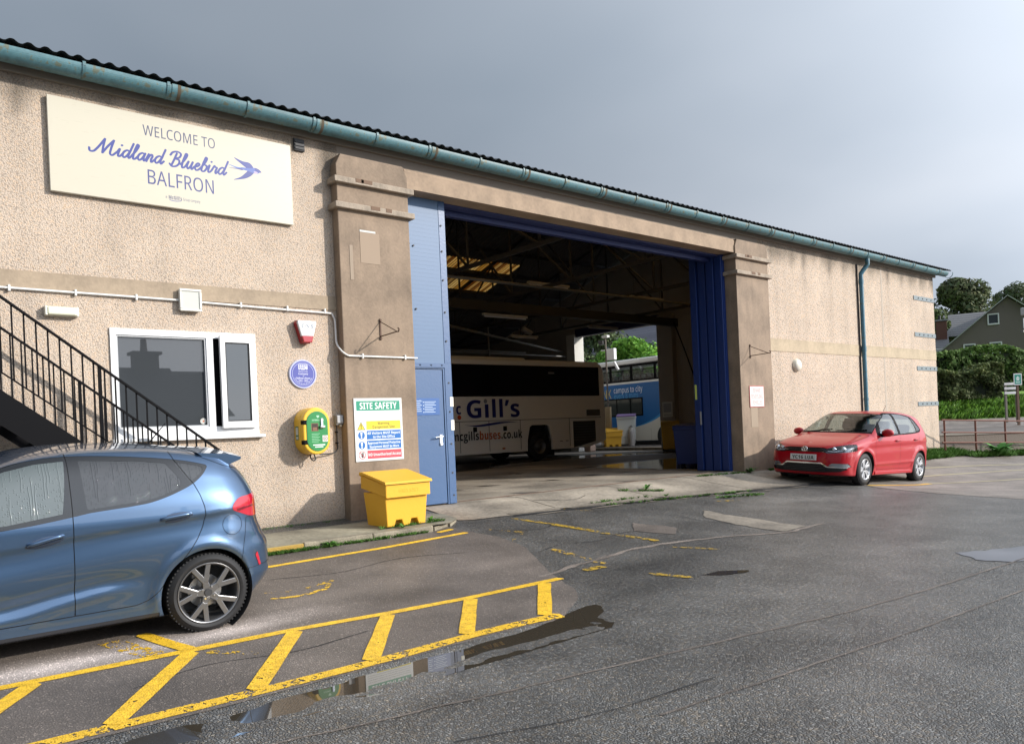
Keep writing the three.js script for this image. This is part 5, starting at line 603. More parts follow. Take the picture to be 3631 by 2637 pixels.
            return [
        { key: 'wind', sd: (x, y, z) => Math.max(-(x + 2.02 - 0.10 * z * z), x + 1.42 - 0.06 * z * z, Math.abs(z) - 0.62 + (x + 1.4) * 0.16), test: (x, y, z, nx, ny) => ny > 0.5 && y > 1.0, ins: 0.004 },
        { key: 'back', sd: (x, y, z) => Math.max(y - 1.318, 1.03 - y, z - 0.6 + (y - 1.0) * 0.22), test: (x, y, z, nx) => nx > 0.45 && x > 0.2, ins: 0.004 },
        { key: 'lampIn', sd: P([[0.25, 0.925], [0.34, 0.945], [0.8, 0.955], [0.8, 0.975], [0.34, 0.965], [0.235, 0.95]]), test: (x, y, z) => z > 0.42 && x > 0.1, ins: -0.003 },
        { key: 'lamp', sd: (x, y) => lampP(x, y), test: (x, y, z, nx, ny, nz) => z > 0.42 && x > 0.1, ins: -0.003 },
        { key: 'gap', ring: 0.003, sd: P([...rd, [-0.25, 1.6], [-0.93, 1.6]]), test: 'side', ins: 0.006 },
        { key: 'gap', ring: 0.003, sd: P([[-0.9301, 0.295], ...fd.slice(1), [-2.08, 1.5], [-0.9301, 1.5]]), test: 'side', ins: 0.006 },
        { key: 'gap', ring: 0.0022, sd: (x, y) => Math.hypot(x - 0.205, y - 0.832) - 0.082, test: 'side', ins: 0.005 },
        { key: 'gap', ring: 0.0022, sd: P([[-0.06, 1.412], [0.19, 1.30], [0.30, 1.268], [0.6, 1.2], [0.6, 1.7], [-0.06, 1.7]]), test: (x, y, z) => z > 0.3 && x > -0.055, ins: 0.005 },
        { key: 'gap', ring: 0.0024, sd: P([[0.9, 0.87], [0.335, 0.87], [0.31, 0.72], [0.285, 0.60], [0.27, 0.5], [0.2, 0.3], [0.9, 0.1]]), test: (x, y, z) => z > 0.3 && x > 0.2 && y > 0.5, ins: 0.004 },
        { key: 'gap', ring: 0.0024, sd: P([[0.1, 0.445], [0.42, 0.455], [0.9, 0.48], [0.9, 0.1], [0.1, 0.1]]), test: (x, y, z) => z > 0.2 && x > 0.28, ins: 0.004 },
        { key: 'glassF', sd: P([[-1.84, 1.0], [-1.34, 0.992], [-0.99, 1.038], [-0.965, 1.2], [-0.945, 1.398], [-1.13, 1.386], [-1.32, 1.345], [-1.58, 1.225]]), test: 'side', ins: 0.003 },
        { key: 'glassR', sd: P([[-0.835, 1.052], [-0.44, 1.082], [-0.32, 1.108], [-0.185, 1.155], [-0.172, 1.2], [-0.178, 1.225], [-0.26, 1.345], [-0.45, 1.372], [-0.855, 1.398]]), test: 'side', ins: 0.003 },
        { key: 'glassQ', sd: P([[-0.095, 1.195], [-0.02, 1.245], [0.02, 1.288], [0.005, 1.307], [-0.08, 1.328], [-0.2, 1.352], [-0.19, 1.335]]), test: 'side', ins: 0.003 },
        { key: 'trim', sd: P(smoothPts(win, 3, true)), test: 'side', ins: 0.0015 },
        { key: 'plate', sd: (x, y, z) => Math.max(y - 0.62, 0.5 - y, z - 0.27), test: (x, y, z, nx) => nx > 0.6 },
        { key: 'reflector', sd: P([[0.40, 0.56], [0.425, 0.575], [0.46, 0.46], [0.44, 0.452]]), test: (x, y, z) => z > 0.4 && x > 0.2, ins: -0.004 },
        { key: 'headlamp', sd: P([[-3.2, 0.66], [-2.78, 0.8], [-2.7, 0.86], [-2.9, 0.83], [-3.25, 0.74]]), test: (x, y, z) => z > 0.3 && x < -2.5 },
        { key: 'grille', sd: (x, y, z) => Math.max(y - 0.66, 0.3 - y, z - 0.5), test: 'front', ins: 0.02 },
        { key: 'rdoor', sd: P(rd), test: 'side' }, { key: 'fdoor', sd: P([[-0.93, 1.45], ...fd, [-1.95, 1.06], [-1.4, 1.38]]), test: 'side' },
        { key: 'skirt', sd: (x, y) => Math.max(y - (0.215 + 0.0 * x), -(x + 2.1), x + 0.36), test: (x, y, z) => z > 0.3, ins: 0.004 },
        { key: 'fuel', sd: (x, y) => Math.hypot(x - 0.205, y - 0.832) - 0.08, test: 'side' },
      ];
    },
  };
  const gloss = phys([0.012, 0.012, 0.013], 0.12, { clearcoat: 0.5 }), red = phys([0.42, 0.012, 0.03], 0.1, { clearcoat: 1 });
  const N = 512; dataTex('drops', N, 0.9, (u, v) => { let h = 0; const c = Math.floor(u * 46), r = hash(c, 3), s = hash(c, 4) * 0.8, e = s + 0.12 + 0.5 * r * r, cx = (c + 0.5 + (vnoise(v * 14, c, 5) - 0.5) * 0.5) / 46; if (r > 0.25 && v > s && v < e) h = clamp(1 - Math.abs(u - cx) * 46 / 0.22); const a = Math.floor(u * 60), b = Math.floor(v * 60), q = hash(a, b, 8); if (q > 0.74) { const dx = u * 60 - a - 0.5, dy = v * 60 - b - 0.5; h = Math.max(h, clamp(1 - (dx * dx + dy * dy) * 14 / (0.5 + q))); } return [h, h, h]; }, false);
  const side = (c) => phys(c, 0.03, { transmission: 0.45, thickness: 0, ior: 1.7, bumpMap: texs.drops, bumpScale: 0.002 });
  C.parts = [['wind', 'windscreen', tint(0.6, 0.68, 0.66)], ['back', 'rear_window', tint(0.08, 0.085, 0.09)], ['lamp', 'tail_lamp', red, true], ['lampIn', 'tail_lamp_bar', phys([0.16, 0.004, 0.012], 0.15, { clearcoat: 1 }), true], ['gap', 'panel_gap', M.blackMat], ['glassF', 'side_window', side([0.16, 0.19, 0.19]), true], ['glassR', 'side_window', side([0.05, 0.052, 0.055]), true], ['glassQ', 'quarter_window', side([0.05, 0.052, 0.055]), true], ['trim', 'window_trim', gloss, true], ['plate', 'number_plate', std([0.65, 0.5, 0.05], 0.4)], ['reflector', 'reflector', red, true], ['headlamp', 'headlight', M.steel, true], ['grille', 'grille', M.black], ['rdoor', 'rear_door', C.paint, true], ['fdoor', 'front_door', C.paint, true], ['skirt', 'side_skirt', std([0.022, 0.024, 0.03], 0.4), true], ['fuel', 'fuel_flap', C.paint, 'one']];
  const car = thing('parked_car', 'blue metallic hatchback with dark alloy wheels parked before the black stair', 'car', [1.995, -0.312, 2.60], 'cars parked by the depot');
  car.rotation.x = 0.062;
  const { parts } = buildCar(C, car);
  // spoiler, handles, aerial, badge
  const at = (x, y) => { let z = 0.9; const f = carField(C); for (let i = 0; i < 200 && f(x, y, z) > 0; i++) z -= 0.004; return z; };
  for (const s of [1, -1]) { for (const [a, b, c, d] of [[-1.225, -0.985, 0.845, 0.885], [-0.36, -0.115, 0.928, 0.952]]) { const z = s * at((a + b) / 2, (c + d) / 2), h = mesh('door_handle', [tube([[a + 0.015, c - 0.0, z - s * 0.004], [a + 0.05, c + 0.012, z + s * 0.026], [b - 0.05, d + 0.004, z + s * 0.028], [b - 0.012, d, z - s * 0.004]], 0.0145, 24, 10, 0.5)], C.paint, car); const cup = new THREE.SphereGeometry(1, 28, 14).scale((b - a) / 2 + 0.012, 0.036, 0.009).rotateZ(Math.atan2(d - c, b - a)).translate((a + b) / 2, (c + d) / 2 - 0.004, z - s * 0.0035); mesh('handle_cup', uvm(cup), phys([0.02, 0.04, 0.085], 0.25, { metalness: 0.5, clearcoat: 1 }), car); } mesh('door_mirror', [rbox(-1.98, -1.86, 0.98, 1.12, s > 0 ? 0.86 : -1.04, s > 0 ? 1.04 : -0.86, 0.04, 3)], C.paint, car); }
  { const g = []; const prof = (z) => { const b = 0.10 * z * z; return [[0.02 - b * 0.3, 1.425 - 0.055 * z * z], [0.3 - b, 1.402 - 0.05 * z * z], [0.405 - b, 1.372 - 0.05 * z * z], [0.4 - b, 1.352 - 0.05 * z * z], [0.3 - b, 1.312 - 0.05 * z * z], [0.1, 1.36 - 0.05 * z * z]]; }; const zs = range(-0.6, 0.6, 0.06), s = [], tri = (a, b, c) => { const u = b.map((v, i) => v - a[i]), w = c.map((v, i) => v - a[i]), n = [u[1] * w[2] - u[2] * w[1], u[2] * w[0] - u[0] * w[2], u[0] * w[1] - u[1] * w[0]], l = Math.hypot(...n) || 1; for (const p of [a, b, c]) s.push(...p, n[0] / l, n[1] / l, n[2] / l); }; for (let i = 0; i < zs.length - 1; i++) { const A = prof(zs[i]).map((p) => [...p, zs[i]]), B = prof(zs[i + 1]).map((p) => [...p, zs[i + 1]]); for (let k = 0; k < 6; k++) { const q = (k + 1) % 6; tri(A[k], B[k], B[q]); tri(A[k], B[q], A[q]); } } for (const e of [0, zs.length - 1]) { const A = prof(zs[e]).map((p) => [...p, zs[e]]); for (let k = 1; k < 5; k++) tri(A[0], A[k], A[k + 1]); } mesh('roof_spoiler', fromSoup(s), C.paint, car); }
  mesh('aerial', [rod([-0.22, 1.44, 0.0], [-0.06, 1.63, 0], 0.006, 0.003), uvm(new THREE.SphereGeometry(0.045, 14, 10).scale(1.3, 0.5, 0.6).translate(-0.24, 1.447, 0))], M.black, car);
}

{ // ---------------- red hatchback on the right
  const L0 = -3.285, crs = spline([[-2.8, 0.72], [-2.0, 0.765], [-1, 0.80], [0, 0.83], [0.6, 0.84]]), low = spline([[-2.2, 0.375], [-1, 0.40], [-0.3, 0.415]]);
  const C = {
    hw: 0.841, H: 1.453, bottom: 0.17, axles: [-2.47, 0], axleY: 0.302, archR: 0.345, track: 1.46, front0: L0 - 0.06, rear0: 0.75, crown: 0.05, rearBow: 0.10, frontBow: 0.15, spin: 0.3, cell: 0.019,
    top: [[L0, 0.64], [-3.22, 0.715], [-3.1, 0.765], [-2.9, 0.825], [-2.6, 0.89], [-2.3, 0.945], [-2.12, 0.985], [-1.9, 1.10], [-1.6, 1.27], [-1.35, 1.385], [-1.1, 1.435], [-0.7, 1.453], [-0.3, 1.445], [0.05, 1.42], [0.35, 1.375], [0.6, 1.33]],
    rear: [[0.1, 0.52], [0.25, 0.64], [0.4, 0.675], [0.6, 0.68], [0.8, 0.665], [0.95, 0.64], [1.05, 0.595], [1.2, 0.5], [1.3, 0.44], [1.4, 0.39]],
    front: [[0.1, L0 + 0.14], [0.2, L0 + 0.04], [0.3, L0 + 0.005], [0.45, L0], [0.58, L0 + 0.012], [0.66, L0 + 0.03], [0.74, L0 + 0.09], [0.9, L0 + 0.4]],
    section: [[0.1, 0.785], [0.2, 0.805], [0.32, 0.815], [0.5, 0.828], [0.7, 0.838], [0.82, 0.836], [0.9, 0.825], [0.97, 0.808], [1.05, 0.78], [1.2, 0.715], [1.35, 0.64], [1.5, 0.55]],
    plan: [[L0, 0.88], [-3.0, 0.955], [-2.6, 0.99], [-1.9, 1.0], [-0.5, 1.0], [0.1, 0.985], [0.4, 0.95], [0.75, 0.87]],
    tumble: () => 0, crease: (x, y) => { const s = y - crs(x), l = y - low(x), lf = sstep(-2.2, -2.0, x) * (1 - sstep(-0.45, -0.3, x)); return -0.012 * sstep(0.004, -0.06, s) + 0.013 * sstep(-0.06, -0.2, s) + lf * (-0.010 * sstep(0.01, -0.035, l) + 0.010 * Math.exp(-((l / 0.04) ** 2))); },
    kTop: (x, y) => y > 1.05 ? 0.12 : 0.10, wheel: { R: 0.302, w: 0.19, rim: 0.197, nuts: 5 }, seatX: -1.15, dashX: -1.95, lining: std([0.06, 0.06, 0.06], 0.8), seatMat: std([0.10, 0.10, 0.105], 0.8),
    paint: phys([0.38, 0.002, 0.01], 0.35, { specularIntensity: 0.5, clearcoat: 0.55, clearcoatRoughness: 0.03 }), rimMat: std([0.55, 0.56, 0.58], 0.3, { metalness: 0.7 }), glass: ['glassF', 'glassR', 'glassQ', 'wind', 'back', 'lamp'],
    regions: (P) => {
      const rd = [[-0.97, 1.6], [-0.97, 0.29], [-0.5, 0.29], [-0.42, 0.33], [-0.36, 0.42], [-0.26, 0.55], [-0.15, 0.64], [-0.06, 0.72], [-0.03, 0.9], [-0.02, 1.05], [-0.05, 1.2], [-0.1, 1.6]], fd = [[-0.9701, 0.29], [-1.98, 0.29], [-2.05, 0.4], [-2.07, 0.93], [-2.05, 1.0], [-1.5, 1.6], [-0.9701, 1.6]];
      const lamp = (x, y, z) => sdPoly(smoothPts([[0.355, 0.645], [0.40, 0.605], [0.55, 0.60], [0.70, 0.615], [0.80, 0.635], [0.815, 0.70], [0.80, 0.765], [0.72, 0.765], [0.58, 0.735], [0.45, 0.69]], 3, true))(z, y);
      const band = (x, y, z) => sdPoly([[-0.1, 0.612], [0.37, 0.612], [0.42, 0.685], [0.34, 0.70], [-0.1, 0.70]])(z, y), front = (x, y, z, nx) => x < -2.78 && nx < 0.1;
      const lowG = (x, y, z) => sdPoly([[-0.1, 0.395], [0.34, 0.395], [0.44, 0.335], [0.74, 0.325], [0.76, 0.30], [0.66, 0.255], [0.4, 0.235], [-0.1, 0.232]])(z, y), fog = (x, y, z) => sdPoly([[0.46, 0.36], [0.54, 0.41], [0.77, 0.41], [0.79, 0.35], [0.76, 0.338]])(z, y), trim = (x, y, z) => sdPoly([[-0.1, 0.42], [0.355, 0.42], [0.452, 0.355], [0.76, 0.345], [0.765, 0.322], [0.44, 0.33], [0.345, 0.395], [-0.1, 0.395]])(z, y);
      return [
        { key: 'wind', sd: (x, y, z) => Math.max(-(x + 2.07 - 0.16 * z * z), x + 1.37 - 0.10 * z * z, Math.abs(z) - 0.605 + (x + 1.35) * 0.155), test: (x, y, z, nx, ny) => ny > 0.5 && y > 0.9, ins: 0.004 },
        { key: 'windtrim', sd: (x, y, z) => Math.max(-(x + 2.13 - 0.16 * z * z), x + 1.355 - 0.10 * z * z, Math.abs(z) - 0.62 + (x + 1.35) * 0.155), test: (x, y, z, nx, ny) => ny > 0.5 && y > 0.88 && x > -2.2, ins: 0.002 },
        { key: 'back', sd: (x, y, z) => Math.max(y - 1.32, 1.0 - y, z - 0.56 + (y - 1.0) * 0.15), test: (x, y, z, nx) => nx > 0.45 && x > 0.2, ins: 0.004 },
        { key: 'lamp', sd: lamp, test: front, ins: 0.002 },
        { key: 'chromeline', sd: (x, y, z) => Math.max(Math.abs(y - 0.618) - 0.007, z - 0.39), test: front, ins: -0.002 },
        { key: 'grille', sd: band, test: front, ins: 0.012 },
        { key: 'chrome', sd: trim, test: front, ins: -0.003 }, { key: 'lowgrille', sd: lowG, test: front, ins: 0.025 }, { key: 'fog', sd: fog, test: front, ins: 0.012 },
        { key: 'gap', ring: 0.003, sd: P(rd), test: 'side', ins: 0.006 }, { key: 'gap', ring: 0.003, sd: P(fd), test: 'side', ins: 0.006 },
        { key: 'gap', ring: 0.003, sd: (x, y, z) => (x + 2.13 - 0.0 * z) > 0 ? x + 2.13 : Math.max(-(x + 3.155 - 0.27 * z * z), z - 0.70 - (x + 3.2) * 0.02), test: (x, y, z, nx, ny) => x < -2.0 && ny > 0.5, ins: 0.005 },
        { key: 'glassF', sd: P([[-1.86, 0.965], [-1.02, 0.985], [-1.02, 1.385], [-1.22, 1.375], [-1.42, 1.315], [-1.64, 1.19]]), test: 'side', ins: 0.003 },
        { key: 'glassR', sd: P([[-0.92, 0.99], [-0.13, 1.03], [-0.11, 1.12], [-0.2, 1.335], [-0.5, 1.378], [-0.92, 1.388]]), test: 'side', ins: 0.003 },
        { key: 'glassQ', sd: P([[-0.07, 1.045], [0.10, 1.075], [0.11, 1.10], [-0.06, 1.29], [-0.15, 1.32], [-0.06, 1.12]]), test: 'side', ins: 0.003 },
        { key: 'trim', sd: P(smoothPts([[-1.97, 0.945], [-1.0, 0.962], [-0.1, 1.008], [0.1, 1.045], [0.145, 1.09], [0.05, 1.23], [-0.06, 1.32], [-0.2, 1.362], [-0.6, 1.395], [-1.05, 1.405], [-1.25, 1.395], [-1.45, 1.33], [-1.68, 1.195]], 3, true)), test: 'side', ins: 0.0015 },
        { key: 'tail', sd: P([[0.42, 0.82], [0.46, 0.98], [0.8, 0.98], [0.8, 0.8]]), test: (x, y, z) => z > 0.45 && x > 0.3, ins: -0.003 },
        { key: 'rdoor', sd: P(rd), test: 'side' }, { key: 'fdoor', sd: P(fd), test: 'side' },
        { key: 'lip', sd: (x, y) => y - 0.205, test: (x, y, z, nx) => x < -2.8, ins: 0.003 },
      ];
    },
  };
  C.parts = [['wind', 'windscreen', tint(0.5, 0.56, 0.55)], ['windtrim', 'windscreen_surround', M.black], ['back', 'rear_window', tint(0.5, 0.56, 0.55)], ['lamp', 'headlight', phys([0.9, 0.92, 0.95], 0.02, { transmission: 1, thickness: 0, ior: 1.5 }), true], ['gap', 'panel_gap', std([0.05, 0.004, 0.006], 0.6)], ['chromeline', 'grille_trim', M.chrome], ['chrome', 'bumper_trim', M.chrome], ['grille', 'grille', std([0.015, 0.015, 0.017], 0.25)], ['lowgrille', 'lower_grille', M.blackMat], ['fog', 'fog_lamp', std([0.35, 0.36, 0.38], 0.2, { metalness: 0.6 }), true], ['glassF', 'side_window', phys([0.62, 0.72, 0.72], 0.015, { transmission: 1, thickness: 0, ior: 2.0 }), true], ['glassR', 'side_window', phys([0.55, 0.64, 0.64], 0.015, { transmission: 1, thickness: 0, ior: 2.0 }), true], ['glassQ', 'quarter_window', tint(0.4, 0.45, 0.45), true], ['trim', 'window_trim', M.black, true], ['tail', 'tail_lamp', phys([0.3, 0.01, 0.02], 0.1, { clearcoat: 1 }), true], ['rdoor', 'rear_door', C.paint, true], ['fdoor', 'front_door', C.paint, true], ['lip', 'front_lip', C.paint]];
  const car = thing('parked_car', 'red hatchback with silver wheels parked nose out before the right wall', 'car', [17.69, -0.35, 1.53], 'cars parked by the depot');
  car.rotation.order = 'YXZ'; car.rotation.set(0.05, 0.01, -0.043); car.scale.setScalar(1.045);
  const { parts } = buildCar(C, car), f = carField(C), fx = (y, z) => { let x = L0 - 0.1; for (let i = 0; i < 300 && f(x, y, z) > 0; i++) x += 0.003; return x; }, zs = (x, y) => { let z = 0.95; for (let i = 0; i < 300 && f(x, y, z) > 0; i++) z -= 0.003; return z; };
  for (const s of [1, -1]) { const L = inset(s > 0 ? parts.lamp : mirror(parts.lamp), 0.05), lm = mesh('lamp_housing', fromSoup(L), std([0.16, 0.17, 0.18], 0.25, { metalness: 0.8 }), car); for (const [z, r] of [[0.52, 0.042], [0.67, 0.052]]) { const x = fx(0.68, z) + 0.05; mesh('reflector', uvm(new THREE.SphereGeometry(r, 18, 10, 0, Math.PI * 2, 0, Math.PI / 2).rotateZ(Math.PI / 2).translate(x + 0.01, 0.675, z * s)), M.chrome, lm); } mesh('light_strip', tube([[fx(0.63, 0.44) + 0.025, 0.635, 0.44 * s], [fx(0.63, 0.58) + 0.025, 0.628, 0.58 * s], [fx(0.66, 0.72) + 0.025, 0.66, 0.72 * s]], 0.007, 16, 6), std([0.8, 0.82, 0.85], 0.3), lm); }
  { const x = fx(0.655, 0) + 0.0, b = mesh('badge', [uvm(new THREE.CylinderGeometry(0.062, 0.062, 0.014, 36).rotateZ(Math.PI / 2).translate(x, 0.655, 0))], std([0.05, 0.055, 0.065], 0.2, { metalness: 0.5 }), car); const P = (a, c) => bar([x - 0.011, 0.655 + a[1], a[0]], [x - 0.011, 0.655 + c[1], c[0]], 0.011, 0.008, [1, 0, 0]); mesh('emblem', [uvm(new THREE.TorusGeometry(0.058, 0.006, 8, 36).rotateY(Math.PI / 2).translate(x - 0.009, 0.655, 0)), P([-0.024, 0.046], [-0.003, 0.004]), P([0.024, 0.046], [0.003, 0.004]), P([-0.048, 0.02], [-0.022, -0.046]), P([-0.022, -0.046], [-0.001, -0.006]), P([0.001, -0.006], [0.022, -0.046]), P([0.022, -0.046], [0.048, 0.02])], M.chrome, b); }
  { const x = fx(0.51, 0.0) - 0.012, pl = mesh('number_plate', [rbox(x - 0.008, x + 0.012, 0.455, 0.567, -0.262, 0.262, 0.006)], std([0.78, 0.78, 0.76], 0.4), car); const g = new THREE.PlaneGeometry(0.516, 0.106).rotateY(-Math.PI / 2).translate(x - 0.0095, 0.511, 0); mesh('print', g, printed(520, 111, (c, w, h) => { c.fillStyle = '#f2f2ee'; c.fillRect(0, 0, w, h); c.fillStyle = '#15171a'; fitText(c, 'YC16 LUA', 'bold #px sans-serif', 98, 260, 60, 440); }), pl); }
  mesh('grille_bar', [0.635, 0.655, 0.675].map((y) => box(fx(y, 0) + 0.004, fx(y, 0) + 0.014, y - 0.004, y + 0.004, -0.34, 0.34)), std([0.03, 0.03, 0.033], 0.3), car).userData.kind = 'stuff';
  mesh('grille_mesh', [0.255, 0.285, 0.315, 0.345, 0.375].map((y) => box(fx(y, 0) + 0.016, fx(y, 0) + 0.03, y - 0.005, y + 0.005, -0.42, 0.42)), std([0.03, 0.03, 0.032], 0.4), car).userData.kind = 'stuff';
  for (const s of [1, -1]) { const z = s * 0.93, mir = mesh('door_mirror', [uvm(new THREE.SphereGeometry(1, 20, 14).scale(0.075, 0.075, 0.115).translate(-1.80, 1.0, z))], C.paint, car); mesh('mirror_foot', [rbox(-1.83, -1.75, 0.925, 0.985, s > 0 ? 0.78 : -0.95, s > 0 ? 0.95 : -0.78, 0.02)], M.black, mir); for (const [x, y] of [[-1.12, 0.85], [-0.22, 0.87]]) { const q = zs(x, y) * s; mesh('door_handle', tube([[x - 0.1, y - 0.005, q - 0.004 * s], [x - 0.07, y, q + 0.03 * s], [x + 0.07, y + 0.008, q + 0.03 * s], [x + 0.1, y + 0.006, q - 0.004 * s]], 0.014, 20, 8, 0.5), C.paint, car); } }
  mesh('aerial', rod([0.05, 1.42, 0], [0.2, 1.6, 0], 0.006, 0.003), M.black, car); mesh('rear_view_mirror', rbox(-1.47, -1.44, 1.22, 1.28, -0.11, 0.11, 0.012), M.dark, car); mesh('sill', [rbox(-2.05, -0.38, 0.185, 0.25, 0.77, 0.818, 0.012), rbox(-2.05, -0.38, 0.185, 0.25, -0.818, -0.77, 0.012)].slice(0, 1), C.paint, car); for (const a of [0.15, -0.55]) mesh('wiper', bar([-2.06, 0.995, a - 0.05], [-1.97, 1.05, a + 0.45], 0.012, 0.02), M.black, car);
  mesh('tax_sticker', box(-1.42, -1.418, 1.26, 1.31, -0.53, -0.47), M.white, car);
}
// ------------------------------------------------------------------ buses and bins in and behind the hall
{
  const silver = phys([0.86, 0.84, 0.79], 0.4, { clearcoat: 0.3 }), dk = phys([0.008, 0.008, 0.012], 0.06), gap = M.blackMat;
  const c = thing('coach', 'silver coach with dark window band and blue lettering standing in the hall', 'coach', [21.85, 0, -10.9]);
  const L = 11.9, prof = [[0, 0.36], [0, 3.3], [-0.06, 3.46], [-0.22, 3.57], [-1.25, 3.61], [-2.28, 3.57], [-2.44, 3.46], [-2.5, 3.3], [-2.5, 0.36]];
  const hole = (x) => { const p = new THREE.Path(); p.absellipse(x, 0.55, 0.62, 0.66, 0, Math.PI * 2); return p; };
  // side skin with rounded rear upper corner and wheel openings
  const side = () => { const s = new THREE.Shape(); s.moveTo(0, 0.62); s.lineTo(0.0, 3.0); s.quadraticCurveTo(-0.02, 3.5, -0.3, 3.52); s.lineTo(-L, 3.52); s.lineTo(-L, 0.36); for (const x of [-10.0, -3.42]) { s.lineTo(x - 0.62, 0.36); s.lineTo(x - 0.6, 0.75); s.lineTo(x - 0.48, 1.2); s.lineTo(x - 0.36, 1.27); s.lineTo(x + 0.36, 1.27); s.lineTo(x + 0.48, 1.2); s.lineTo(x + 0.6, 0.75); s.lineTo(x + 0.62, 0.36); } s.lineTo(-1.0, 0.36); s.lineTo(-0.1, 0.55); return new THREE.ExtrudeGeometry(s, { depth: 0.06, bevelEnabled: true, bevelSize: 0.02, bevelThickness: 0.02, bevelSegments: 2 }); };
  mesh('body', [uvm(side().translate(0, 0, -0.08)), uvm(side().translate(0, 0, -2.48)), rbox(-L, -0.12, 3.3, 3.6, -2.46, -0.04, 0.12, 4), rbox(-0.16, 0.02, 0.55, 3.4, -2.44, -0.02, 0.07, 4), rbox(-L - 0.02, -L + 0.1, 0.4, 3.4, -2.44, -0.02, 0.05)], silver, c);
  mesh('roof_pod', rbox(-L + 1, -3.65, 3.5, 3.7, -2.1, -0.32, 0.1, 4), silver, c);
  const wb = mesh('window_band', rbox(-L + 0.3, -0.27, 2.29, 3.38, -0.04, 0.008, 0.004), dk, c); mesh('vent_slot', box(-2.9, -2.6, 3.1, 3.16, 0.008, 0.012), M.grey, wb);
  for (const x of [-1.95, -4.35, -5.75, -6.98]) mesh('panel_joint', box(x - 0.008, x + 0.008, 0.42, 1.46, 0.019, 0.0225), gap, c); mesh('panel_joint', box(-L, -0.25, 1.45, 1.466, 0.019, 0.0225), gap, c);
  for (const x of [-6.35, -5.05]) mesh('hatch_lock', rbox(x - 0.08, x + 0.08, 1.1, 1.26, 0.018, 0.03, 0.006), M.black, c);
  const g = mesh('engine_grille', [prism([[-1.78, 1.34], [-0.58, 1.34], [-0.58, 0.56], [-1.78, 0.36]], 0.01).translate(0, 0, 0.016)], std([0.035, 0.034, 0.032], 0.6), c); for (let k = 0; k < 7; k++) mesh('slat', box(-1.74, -0.62, 0.62 + k * 0.1, 0.655 + k * 0.1, 0.026, 0.034), std([0.09, 0.085, 0.08], 0.6), g); mesh('frame', [box(-1.82, -0.54, 1.34, 1.37, 0.016, 0.036), box(-0.58, -0.54, 0.56, 1.34, 0.016, 0.036), box(-1.82, -1.78, 0.36, 1.34, 0.016, 0.036)], silver, g);
  const v = mesh('air_vent', box(-1.02, -0.3, 1.53, 1.76, 0.018, 0.026), M.dark, c); for (let k = 0; k < 4; k++) mesh('slat', box(-0.98, -0.34, 1.55 + k * 0.05, 1.575 + k * 0.05, 0.026, 0.034), std([0.2, 0.19, 0.17], 0.6), v);
  mesh('print', plane(-8.6, -4.1, 0.72, 2.24, 0.0235), new THREE.MeshStandardMaterial({ roughness: 0.4, alphaTest: 0.5, map: canvasTex(1536, 520, (x) => { const k = 1536 / 4.5, X = (m) => (m + 8.6) * k, Y = (m) => (2.24 - m) * k; x.fillStyle = '#1b2470'; fitText(x, 'M', 'bold #px sans-serif', 240, X(-7.62), Y(1.85), 210); x.fillText; fitText(x, 'c', 'bold #px sans-serif', 170, X(-7.0), Y(1.88), 80); x.fillStyle = '#c9502a'; x.beginPath(); x.arc(X(-6.98), Y(1.6), 26, 0, 7); x.fill(); x.fillStyle = '#1b2470'; fitText(x, 'Gıll’s', 'bold #px sans-serif', 285, X(-5.52), Y(1.86), 820); x.fillStyle = '#8a8f98'; x.beginPath(); x.arc(X(-5.86), Y(2.13), 26, 0, 7); x.fill(); x.fillStyle = '#1b2a7a'; x.beginPath(); x.moveTo(X(-6.85), Y(1.37)); x.bezierCurveTo(X(-6.2), Y(1.2), X(-5.6), Y(1.52), X(-4.4), Y(1.37)); x.bezierCurveTo(X(-5.4), Y(1.44), X(-6.0), Y(1.12), X(-6.85), Y(1.37)); x.fill(); x.textAlign = 'left'; x.textBaseline = 'alphabetic'; x.font = 'bold 132px sans-serif'; const W = (s) => x.measureText(s).width, a = W('mcgills'), b = W('buses'), d = W('.co.uk'), sc = k * 3.05 / (a + b + d); x.save(); x.translate(X(-7.33), Y(0.83)); x.scale(sc, 1); x.fillStyle = '#22252e'; x.fillText('mcgills', 0, 0); x.fillStyle = '#c4602c'; x.fillText('buses', a, 0); x.fillStyle = '#22252e'; x.fillText('.co.uk', a + b, 0); x.restore(); }) }), c);
  const wheel = (par, x, z, R, s) => { const w = new THREE.Group(); w.name = 'wheel'; w.position.set(x, R, z); par.add(w); const cyl = (r, z0, z1, r2 = r) => uvm(new THREE.CylinderGeometry(r2, r, z1 - z0, 40).rotateX(Math.PI / 2).translate(0, 0, (z0 + z1) / 2)); mesh('tyre', uvm(new THREE.LatheGeometry([[R * 0.56, -0.28], [R * 0.97, -0.28], [R, -0.24], [R, -0.04], [R * 0.97, 0], [R * 0.6, 0.01], [R * 0.56, -0.02]].map((p) => new THREE.Vector2(...p)), 44).rotateX(Math.PI / 2)), M.rubber, w); mesh('rim', [uvm(new THREE.LatheGeometry([[R * 0.57, -0.01], [R * 0.53, -0.02], [R * 0.45, -0.1], [R * 0.26, -0.11], [R * 0.24, -0.05], [0.001, -0.045]].map((p) => new THREE.Vector2(...p)), 40).rotateX(Math.PI / 2)), ...Array.from({ length: 10 }, (_, k) => disc(Math.cos(k * 0.628) * R * 0.36, Math.sin(k * 0.628) * R * 0.36, -0.11, 0.02, 0.04, 8))], s, w); return w; };
